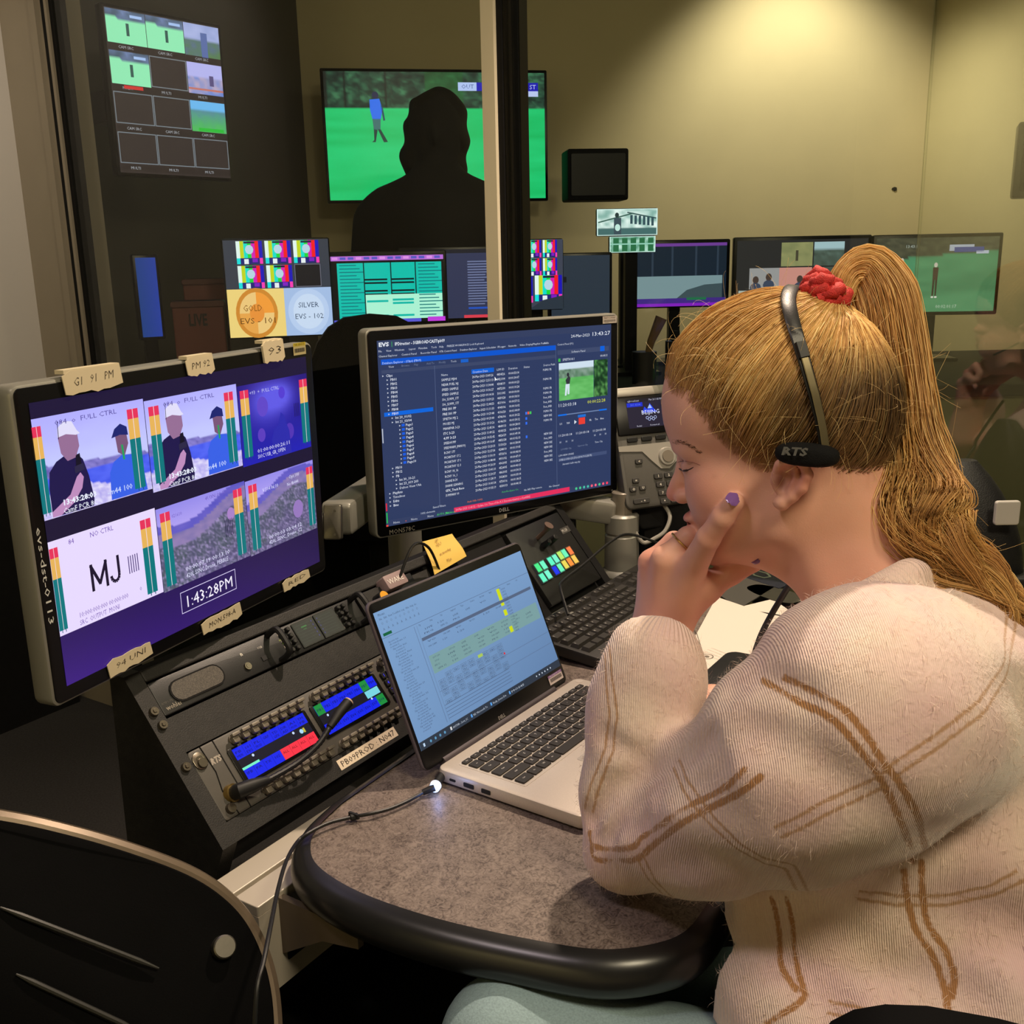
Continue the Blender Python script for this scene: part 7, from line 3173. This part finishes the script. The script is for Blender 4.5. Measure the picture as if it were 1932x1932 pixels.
def strands(P, R, C):
    """P [N,T,3] centre lines, R [N,T] radii, C [N,T,3] colours -> verts, quads, colours (three-sided tubes)"""
    N_, T_, _ = P.shape
    tg = np.gradient(P, axis=1)
    tg /= np.linalg.norm(tg, axis=2, keepdims=True) + 1e-12
    ref = np.array([.31, .42, .85])
    x = np.cross(tg, ref)
    x /= np.linalg.norm(x, axis=2, keepdims=True) + 1e-12
    y = np.cross(tg, x)
    vs = []
    for k in range(3):
        a = 2 * math.pi * k / 3
        vs.append(P + R[..., None] * (x * math.cos(a) + y * math.sin(a)))
    V = np.stack(vs, 2).reshape(-1, 3)
    Cc = np.repeat(C[:, :, None, :], 3, 2).reshape(-1, 3)
    i, t, k = np.meshgrid(np.arange(N_), np.arange(T_ - 1), np.arange(3), indexing='ij')
    b0 = (i * T_ + t) * 3
    q = np.stack([b0 + k, b0 + (k + 1) % 3, b0 + 3 + (k + 1) % 3, b0 + 3 + k], -1).reshape(-1, 4)
    return V, q, Cc


PAL = np.array([s2l(c) for c in ((232, 190, 118), (214, 168, 98), (240, 206, 140), (202, 154, 90), (188, 140, 82), (216, 170, 106))])
DARK = np.array([s2l(c) for c in ((74, 54, 36), (56, 41, 28), (98, 72, 46))])


def sstep(x, a, b):
    t = np.clip((x - a) / (b - a), 0, 1)
    return t * t * (3 - 2 * t)


def rootdark(P):
    """natural darker hair low at the back of the head and nape"""
    L = np.stack([(P - SKC) @ HF, (P - SKC) @ HU], -1)
    f, u = L[..., 0], L[..., 1]
    return np.clip(sstep(-f, -.014, .030) * sstep(-u, -.058, -.008), 0, 1)


TIE = hp(1578, 562, 0)
TL = hloc(TIE)
TD = TL / np.linalg.norm(TL)
# hair cap under the strands
V_, F_, C_ = [], [], []
okg = hairy(DLX)
capr = RT + .0012
VC = SKC + DWX * capr[..., None]
idx = np.arange(NPH * NLA).reshape(NPH, NLA)
qs = []
for i in range(NPH - 1):
    for j in range(1, NLA - 2):
        if okg[i, j] and okg[i + 1, j] and okg[i, j + 1] and okg[i + 1, j + 1]:
            qs.append((idx[i, j], idx[i + 1, j], idx[i + 1, j + 1], idx[i, j + 1]))
VCf = VC.reshape(-1, 3)
rdk = rootdark(VCf)[:, None]
Ccap = np.array(s2l((150, 108, 62))) * (1 - rdk) + np.array(s2l((66, 47, 30))) * rdk
used = np.unique(np.array(qs))
remap = -np.ones(NPH * NLA, int)
remap[used] = np.arange(len(used))
o = mesh_np('hair_base', VCf[used], remap[np.array(qs)], M_HAIR, WOM, {'Col': Ccap[used]})

# scalp strands swept back into the tie
N_ = 5200
T_ = 18
cand = hrs.randn(60000, 3)
cand /= np.linalg.norm(cand, axis=1)[:, None]
cand = cand[hairy(cand)]
near_ = cand[:, 2] > -.25
cand = np.concatenate([cand[near_][:7000], cand[~near_][:1200]])
dtie = np.arccos(np.clip(cand @ TD, -1, 1))
cand = cand[dtie > .25]
dtie = np.arccos(np.clip(cand @ TD, -1, 1))
N_ = len(cand)
t = np.linspace(0, 1, T_)[None, :, None]
om = dtie[:, None, None]
D = (np.sin((1 - t) * om) * cand[:, None, :] + np.sin(t * om) * TD[None, None, :]) / np.sin(om)
# slight downward sag of the path, clumps
sag = np.sin(np.pi * t) * (hrs.uniform(-.05, .10, (N_, 1, 1)))
D = D + sag * np.array([0, -1.0, 0])
D /= np.linalg.norm(D, axis=2, keepdims=True)
lay = hrs.uniform(.0030, .0078, (N_, 1))
tt = t[..., 0]
wob = .0010 * np.sin(tt * 14 + hrs.uniform(0, 6.28, (N_, 1))) * hrs.uniform(0, 1, (N_, 1))
cl = .0016 * np.sin(np.arctan2(cand[:, 1], cand[:, 0]) * 46 + cand[:, 2] * 30)[:, None] * np.sin(np.pi * tt)
R_ = rad(D) + .0004 + (lay + cl) * np.clip(tt * 6 + .1, 0, 1) + wob
Pw = l2w(D * R_[..., None])
tiep = TIE + (HF * hrs.uniform(-.010, .010, (N_, 1)) + HS * hrs.uniform(-.011, .011, (N_, 1)) + HU * hrs.uniform(-.010, .008, (N_, 1)))
wgt = sstep(tt, .86, 1.0)[..., None]
Pw = Pw * (1 - wgt) + tiep[:, None, :] * wgt
rad_ = np.clip(.00014 + .00030 * np.sin(np.pi * np.clip(tt * 1.1, 0, 1)), .0002, 1) * hrs.uniform(.8, 1.35, (N_, 1))
cl_id = (np.floor(np.arctan2(cand[:, 1], cand[:, 0]) * 16) + np.floor(cand[:, 2] * 7) * 3).astype(int) % 6
basec = PAL[np.where(hrs.rand(N_) < .55, cl_id, hrs.randint(0, 6, N_))]
dk_ = rootdark(Pw)[..., None] * hrs.uniform(.75, 1.0, (N_, 1, 1))
frontr = (.35 * (1 - sstep(tt, 0, .35)))[..., None]
Cs = basec[:, None, :] * (1 - dk_) + DARK[hrs.randint(0, 3, N_)][:, None, :] * dk_
Cs = Cs * (1 - frontr) + np.array(s2l((150, 108, 66))) * frontr
V1, Q1, C1 = strands(Pw, rad_, Cs)

# ponytail
cent = [(1580, 560, .950, .011), (1604, 515, .948, .014), (1638, 508, .948, .022), (1668, 556, .946, .027), (1686, 640, .944, .028), (1702, 730, .940, .028), (1708, 810, .935, .033), (1718, 885, .925, .040), (1726, 950, .915, .047), (1742, 1005, .905, .045), (1782, 1050, .895, .034), (1846, 1090, .885, .021), (1905, 1150, .880, .012), (1935, 1205, .875, .007)]
cp = [dep(u, v, d) for u, v, d, w in cent]
cw = [w for *_, w in cent]
cps = np.array(smooth_path(cp, 4))
cws = np.interp(np.linspace(0, len(cw) - 1, len(cps)), np.arange(len(cw)), cw)
T2 = len(cps)
tg = np.gradient(cps, axis=0)
tg /= np.linalg.norm(tg, axis=1)[:, None]
vx = np.cross(tg, unit(ray(1700, 800)))
vx /= np.linalg.norm(vx, axis=1)[:, None]
vy = np.cross(tg, vx)
N2 = 3800
NC = 54
ca = hrs.uniform(0, 2 * math.pi, NC)
cr_ = np.sqrt(hrs.uniform(0.02, 1, NC)) * .92
ci = hrs.randint(0, NC, N2)
a0 = hrs.uniform(0, 2 * math.pi, N2)
r0_ = np.sqrt(hrs.rand(N2))
tn = np.linspace(0, 1, T2)[None, :]
pull = (.15 + .62 * sstep(tn, .15, .75))
fx = (r0_ * np.cos(a0))[:, None] * (1 - pull) + (cr_[ci] * np.cos(ca[ci]))[:, None] * pull + (r0_ * np.cos(a0))[:, None] * .16
fy = (r0_ * np.sin(a0))[:, None] * (1 - pull) + (cr_[ci] * np.sin(ca[ci]))[:, None] * pull + (r0_ * np.sin(a0))[:, None] * .16
phs = hrs.uniform(0, 6.28, NC)[ci][:, None]
amp = (.0012 + .0110 * sstep(tn, .42, .72)) * hrs.uniform(.5, 1.2, NC)[ci][:, None]
wx = amp * np.sin(tn * hrs.uniform(16, 24, NC)[ci][:, None] + phs)
wy = amp * np.cos(tn * hrs.uniform(16, 24, NC)[ci][:, None] + phs)
P2 = cps[None] + vx[None] * (fx * cws + wx)[..., None] + vy[None] * (fy * cws * .75 + wy * .7)[..., None]
# some locks end early in a curl
tend = np.where(hrs.rand(NC) < .55, hrs.uniform(.66, .9, NC), 1.0)[ci][:, None] - hrs.uniform(0, .05, (N2, 1))
cut = tn > tend
kk = np.minimum(np.floor(tend * (T2 - 1)).astype(int), T2 - 1)
endp = P2[np.arange(N2)[:, None], kk]
over = np.clip(tn - tend, 0, 1)[..., None] * np.array([.10, -.02, -.12])
P2 = np.where(cut[..., None], endp + over * .35, P2)
r2_ = .00048 * hrs.uniform(.7, 1.3, (N2, 1)) * (1 - .75 * tn ** 3) * np.where(cut, .25, 1)
pc = PAL[(ci + hrs.randint(0, 2, N2)) % 6]
shade_ = hrs.uniform(.80, 1.08, (N2, 1, 1))
C2 = pc[:, None, :] * shade_ * np.ones((1, T2, 1))
V2, Q2, C2 = strands(P2, r2_, np.clip(C2, 0, 1))

# flyaway hairs
N3 = 240
T3 = 9
rootD = cand[hrs.choice(np.argwhere(cand[:, 2] > -.1)[:, 0], N3)]
rp = l2w(rootD * (rad(rootD) + .004)[:, None])
out = rootD[:, :1] * HF + rootD[:, 1:2] * HU + rootD[:, 2:] * HS
dirr = hrs.randn(N3, 3) * .45 + out * .25 - ZZ * .10 + unit(TIE - SKC)[None] * .7 * hrs.choice([-1, 1], (N3, 1))
dirr /= np.linalg.norm(dirr, axis=1)[:, None]
t3 = np.linspace(0, 1, T3)[None, :, None]
ln3 = hrs.uniform(.012, .036, (N3, 1, 1))
side_ = np.cross(dirr, out)
P3 = rp[:, None] + out[:, None] * (.010 * np.sin(t3 * 2.4) * hrs.uniform(.3, 1.2, (N3, 1, 1))) + dirr[:, None] * t3 * ln3 + side_[:, None] * (t3 ** 2 * .012 * hrs.uniform(-1, 1, (N3, 1, 1))) - ZZ * (t3 ** 2) * .004
C3 = np.tile(PAL[2] * 1.0, (N3, T3, 1))
V3, Q3, C3 = strands(P3, np.full((N3, T3), .00010), C3)
# wisps at the end of the ponytail and nape
N4 = 130
tsel = hrs.randint(int(T2 * .35), T2 - 8, N4)
st = P2[hrs.randint(0, N2, N4), tsel]
d4 = hrs.randn(N4, 3) * .6 + np.array([.5, -.1, -.45])
d4 /= np.linalg.norm(d4, axis=1)[:, None]
P4 = st[:, None] + d4[:, None] * t3 * hrs.uniform(.02, .06, (N4, 1, 1)) + np.array([.0, .0, 1.0]) * (t3 ** 2) * hrs.uniform(-.02, .025, (N4, 1, 1))
V4, Q4, C4 = strands(P4, np.full((N4, T3), .00013), np.tile(PAL[2], (N4, T3, 1)))


def joinv(*L):
    V, Q, C, k = [], [], [], 0
    for v, q, c in L:
        V.append(v)
        Q.append(q + k)
        C.append(c)
        k += len(v)
    return np.concatenate(V), np.concatenate(Q), np.concatenate(C)


# fine short hairs softening the hairline at forehead, temple and nape
EXT = HAIRPOLY + np.array([(-4, 4), (-4, 12), (6, 22), (2, 26), (-4, 24), (-2, 22), (0, 20), (0, 16), (0, 0), (0, 14), (0, 22), (0, 24), (10, 20), (0, 0), (0, 0), (0, 0), (0, 0), (0, 0), (0, 0), (0, 0), (0, 0)])
c5 = hrs.randn(60000, 3)
c5 /= np.linalg.norm(c5, axis=1)[:, None]
c5 = c5[c5[:, 2] > -.2]
in1 = hairy(c5)
E5 = c5.copy()
in2 = inside(project(l2w(E5 * rad(E5)[..., None])), EXT)
c5 = c5[in2 & ~in1][:1500]
N5 = len(c5)
o5 = np.arccos(np.clip(c5 @ TD, -1, 1))[:, None, None]
t5 = np.linspace(0, 1, 8)[None, :, None] * hrs.uniform(.16, .42, (N5, 1, 1))
D5 = (np.sin((1 - t5) * o5) * c5[:, None, :] + np.sin(t5 * o5) * TD[None, None, :]) / np.sin(o5)
D5 = D5 + np.sin(t5 * 5) * hrs.uniform(-.06, .06, (N5, 1, 1)) * np.array([.4, 1, 0])
D5 /= np.linalg.norm(D5, axis=2, keepdims=True)
P5 = l2w(D5 * (rad(D5) + .0004 + .010 * t5[..., 0])[..., None])
V5, Q5, C5 = strands(P5, np.full((N5, 8), .00013), np.tile(np.array(s2l((176, 132, 88))), (N5, 8, 1)))
V, Q, C = joinv((V1, Q1, C1), (V3, Q3, C3), (V5, Q5, C5))
ho = mesh_np('hair', V, Q, M_HAIR, WOM, {'Col': C})
ho['kind'] = 'stuff'
V, Q, C = joinv((V2, Q2, C2), (V4, Q4, C4))
po = mesh_np('ponytail', V, Q, M_HAIR, WOM, {'Col': C})
po['kind'] = 'stuff'
po['label'] = 'long wavy blonde ponytail'

# scrunchie
sc0 = hp(1557, 553, 0)
sax = unit(hp(1610, 520, 0) - hp(1545, 590, 0))
sx = HS
sy = unit(np.cross(sax, sx))
m = MB()
for loop in range(3):
    P, R = [], []
    for k in range(73):
        a = 2 * math.pi * k / 72
        tw = .0052 * math.sin(a * 7 + loop * 2.1)
        P.append(sc0 + (sx * math.cos(a) + sy * math.sin(a)) * (.0145 + .0040 * math.cos(a * 7 + loop * 2.1)) + sax * (tw + (loop - 1) * .0058))
        R.append(.0056 * (1 + .22 * math.sin(a * 36 + loop)))
    m.tube(P, R, 10)
so = m.build('scrunchie', mat('scrunchie_red', (196, 44, 40), .7, noise=.2, scale=400, bump=.6, bscale=900), WOM, smooth=True, sharp=80)
so['label'] = 'red knitted hair tie'

# ------------------------------------------------------------ headset
hn = hloc(hp(1556, 842, .078))
ht = hloc(hp(1496, 553, 0))
pts = []
nseg = 48
for k in range(nseg + 1):
    a = math.pi * k / nseg
    sn = max(0, math.sin(a))
    L = np.array([hn[0] + (ht[0] - hn[0]) * sn ** 1.25, hn[1] + (ht[1] - hn[1]) * sn ** .78, .080 * math.copysign(abs(math.cos(a)) ** .62, math.cos(a))])
    r0 = np.linalg.norm(L)
    dd_ = L / r0
    rr = max(r0, float(rad(dd_)) + .0105)
    pts.append(l2w(dd_ * rr))
hsf = Fr(pts[0], HF, HU)
HST = thing('headset', 'black single-band intercom headset over the blonde hair', 'headset', hsf)


def flat(m, P, wd, th):
    P = [np.array(p) for p in P]
    rings = []
    for i, p in enumerate(P):
        tg_ = unit(P[min(i + 1, len(P) - 1)] - P[max(i - 1, 0)])
        n_ = unit(p - SKC)
        n_ = unit(n_ - (n_ @ tg_) * tg_)
        w_ = np.cross(tg_, n_)
        ww = wd[i] if hasattr(wd, '__len__') else wd
        rings.append([p + w_ * x * ww / 2 + n_ * y * th / 2 for x, y in ((-1, -.4), (-.8, -1), (.8, -1), (1, -.4), (1, .4), (.8, 1), (-.8, 1), (-1, .4))])
    m.loft(rings)


m = MB()
flat(m, pts, [.0085 + .0050 * math.sin(math.pi * k / nseg) for k in range(nseg + 1)], .0028)
m.build('headband', M_BLACK, HST, smooth=True)
m = MB()
off_ = [p + unit(p - SKC) * .0026 for p in pts]
flat(m, off_[0:9], .0066, .0016)
sl_ = m.build('slider', mat('slider_olive', (122, 112, 84), .35, .6), HST, smooth=True)
m = MB()
flat(m, off_[8:11], .0095, .0046)
m.build('slider_clip', M_RUB, sl_, smooth=True)
m = MB()
pc_ = hp(1522, 854, .083)
cA, cB = hp(1470, 852, .083), hp(1578, 862, .083)
pf = Fr((cA + cB) / 2, cB - cA, HU)
if pf.N @ HS < 0:
    pf = Fr(pf.O, cA - cB, HU)
rings = []
for i in range(13):
    b = math.pi * i / 12
    z = -.0125 * math.cos(b)
    k = max(.02, math.sin(b)) ** .45
    rings.append([pf.p(.0268 * k * math.copysign(abs(math.cos(a)) ** .7, math.cos(a)), .0098 * k * math.copysign(abs(math.sin(a)) ** .8, math.sin(a)), z + .002) for a in np.linspace(0, 2 * math.pi, 28, endpoint=False)])
m.loft(rings)
ep_ = m.build('ear_pad', mat('foam_black', (16, 16, 16), .85, bump=.5, scale=1200, spec=.2), HST, smooth=True)
# RTS lettering, read from the camera side (x to the image right)
tf = Fr(hp(1499, 851, .0995), hp(1560, 855, .0995) - hp(1470, 850, .0995), HU)
if tf.N @ (CAMO - tf.O) < 0:
    tf = Fr(tf.O, -tf.R, tf.U)
c = Canvas(tf, .024, .009, 24, 9, .0004)
c.text(1, 8, 6.6, 'RTS', (96, 96, 92), 0, bold=.04, shear=.25, w=21)
c.build('lettering', M_PRINT, ep_)
m = MB()
fr2 = Fr(pts[-1] + HS * .004, HF, HU)
m.slab(fr2, -.030, .030, -.030, .030, -.012, .008, .028, .006)
m.build('ear_cup', M_BLACK, HST, smooth=True)
m = MB()
bs = pts[-1] - HU * .02
m.tube(smooth_path([bs, bs + HF * .05 - HU * .03, hp(1420, 930, -.085)], 6), .0022, 8)
m.build('microphone_boom', M_BLACK, HST, smooth=True)

# ------------------------------------------------------------ her chair, back rest corner at the lower right
cc = dep(1868, 2140, .60)
office_chair('office_chair', 'black chair back at the lower right corner beside the sweater', Fr(A(cc[0], cc[1], cc[2]), A(.93, -.36, 0), ZZ), 0.205, 0.30 if False else 2 * (dep(1760, 1925, .60)[2] - cc[2]), 0.44)

# ------------------------------------------------------------ dark figure in the other room
DP = 3.40
FGF = thing('person', 'dark silhouetted standing person in front of the large television', 'person', Fr(A(dep(826, 400, DP)[0], dep(826, 400, DP)[1], 0), (1, 0, 0), (0, 1, 0)))
X3 = [A(1, 0, 0), A(0, 1, 0), ZZ]
fx0, fy0 = dep(826, 400, DP)[:2]


def fig_sdf(P):
    d = ell(P, dep(822, 252, DP), X3, (.098, .110, .128))
    d = smin(d, chain(P, [dep(822, 300, DP), dep(826, 372, DP)], [.070, .075], .02), .03)
    d = smin(d, chain(P, [dep(745, 412, DP), dep(830, 372, DP), dep(918, 412, DP)], [.110, .095, .110], .03), .05)
    d = smin(d, chain(P, [dep(828, 430, DP), A(fx0, fy0, 1.15), A(fx0, fy0, .95)], [.17, .165, .17], .05), .06)
    for s in (-1, 1):
        d = smin(d, chain(P, [dep(832 + s * 118, 424, DP), A(fx0 + s * .27, fy0 + .02, 1.16), A(fx0 + s * .27, fy0 + .02, .98)], [.085, .055, .040], .02), .03)
        for k in range(4):
            q = A(fx0 + s * .27, fy0 + .045 - .018 * k, .965)
            d = smin(d, chain(P, [q, q + A(0, -.004, -.045), q + A(0, -.006, -.075)], [.011, .010, .008], .004), .01)
        d = smin(d, chain(P, [A(fx0 + s * .10, fy0, .90), A(fx0 + s * .11, fy0 - .02, .5), A(fx0 + s * .12, fy0 + .02, .10)], [.10, .075, .052], .02), .03)
        d = smin(d, rc(P, A(fx0 + s * .12, fy0 + .02, .05), A(fx0 + s * .13, fy0 - .14, .045), .045, .04), .03)
    # face
    d = smin(d, ell(P, dep(822, 262, DP) + A(0, -.115, 0), X3, (.014, .02, .03)), .015)
    return d


V, Q = net(fig_sdf, A(fx0 - .42, fy0 - .30, 0.0), A(fx0 + .42, fy0 + .22, 1.92), .012, 1)
V[:, 2] = np.maximum(V[:, 2], .002)
mesh_np('body', V, Q, mat('dark_clothing', (24, 24, 28), .9), FGF)


def fhair(P):
    d = ell(P, dep(824, 240, DP) + A(0, .015, 0), X3, (.106, .112, .122))
    d = smin(d, ell(P, dep(818, 300, DP) + A(0, .03, 0), X3, (.112, .085, .120)), .04)
    d = smin(d, ell(P, dep(815, 196, DP) + A(0, .02, 0), X3, (.055, .06, .035)), .03)
    x, y, z = P.T
    d = d + .006 * np.sin(z * 60 + 2 * np.sin(x * 40))
    return np.maximum(d, -ell(P, dep(822, 268, DP) + A(0, -.13, 0), X3, (.07, .08, .10)))


V, Q = net(fhair, A(fx0 - .2, fy0 - .2, 1.3), A(fx0 + .2, fy0 + .25, 1.98), .008, 1)
mesh_np('hair', V, Q, mat('dark_hair', (20, 18, 17), .8), FGF)

# ------------------------------------------------------------ low cabinet with a backpack behind the woman
P = dep(1835, 1000, 1.52)
cbt = .80
f_ = Fr(A(P[0], P[1], 0), DD, EE)
t = thing('low_cabinet', 'low dark cabinet beside the glass behind the woman', 'cabinet', f_)
m = MB()
m.slab(Fr(f_.O, DD, EE), -.20, .14, -.26, .04, 0, cbt - .02, .008, .003)
m.build('carcass', M_RACKD, t)
m = MB()
m.slab(Fr(f_.O, DD, EE), -.21, .15, -.27, .05, cbt - .02, cbt, .01, .004)
m.build('top', mat('cabinet_top', (150, 142, 108), .6), t)
bpF = Fr(A(P[0], P[1], cbt), CAMM[:, 0] * A(1, 1, 0), A(0, 0, 1))
t = thing('backpack', 'black backpack with white tag standing behind the ponytail', 'backpack', bpF)
m = MB()
rings = []
for i in range(12):
    z = .245 * i / 11
    k = (1 - (i / 11) ** 3.2 * .80) * (1 - .12 * (1 - i / 11) ** 3)
    rings.append([bpF.p(.078 * k * math.copysign(abs(math.cos(a)) ** .7, math.cos(a)) - .02 * (i / 11) ** 2, z + .002, .06 * k * math.copysign(abs(math.sin(a)) ** .7, math.sin(a))) for a in np.linspace(0, 2 * math.pi, 24, endpoint=False)])
m.loft(rings)
m.build('bag', mat('nylon_black', (20, 20, 21), .5, bump=.3, scale=500), t, smooth=True)
m = MB()
m.slab(bpF, -.080, .080, .055, .085, -.062, .066, .01, .004)
m.build('strap', M_RUB, t, smooth=True)
m = MB()
m.slab(bpF, .0, .035, .165, .20, .058, .066, .004, .002)
o = m.build('tag', mat('tag_white', (180, 176, 168), .7), t)
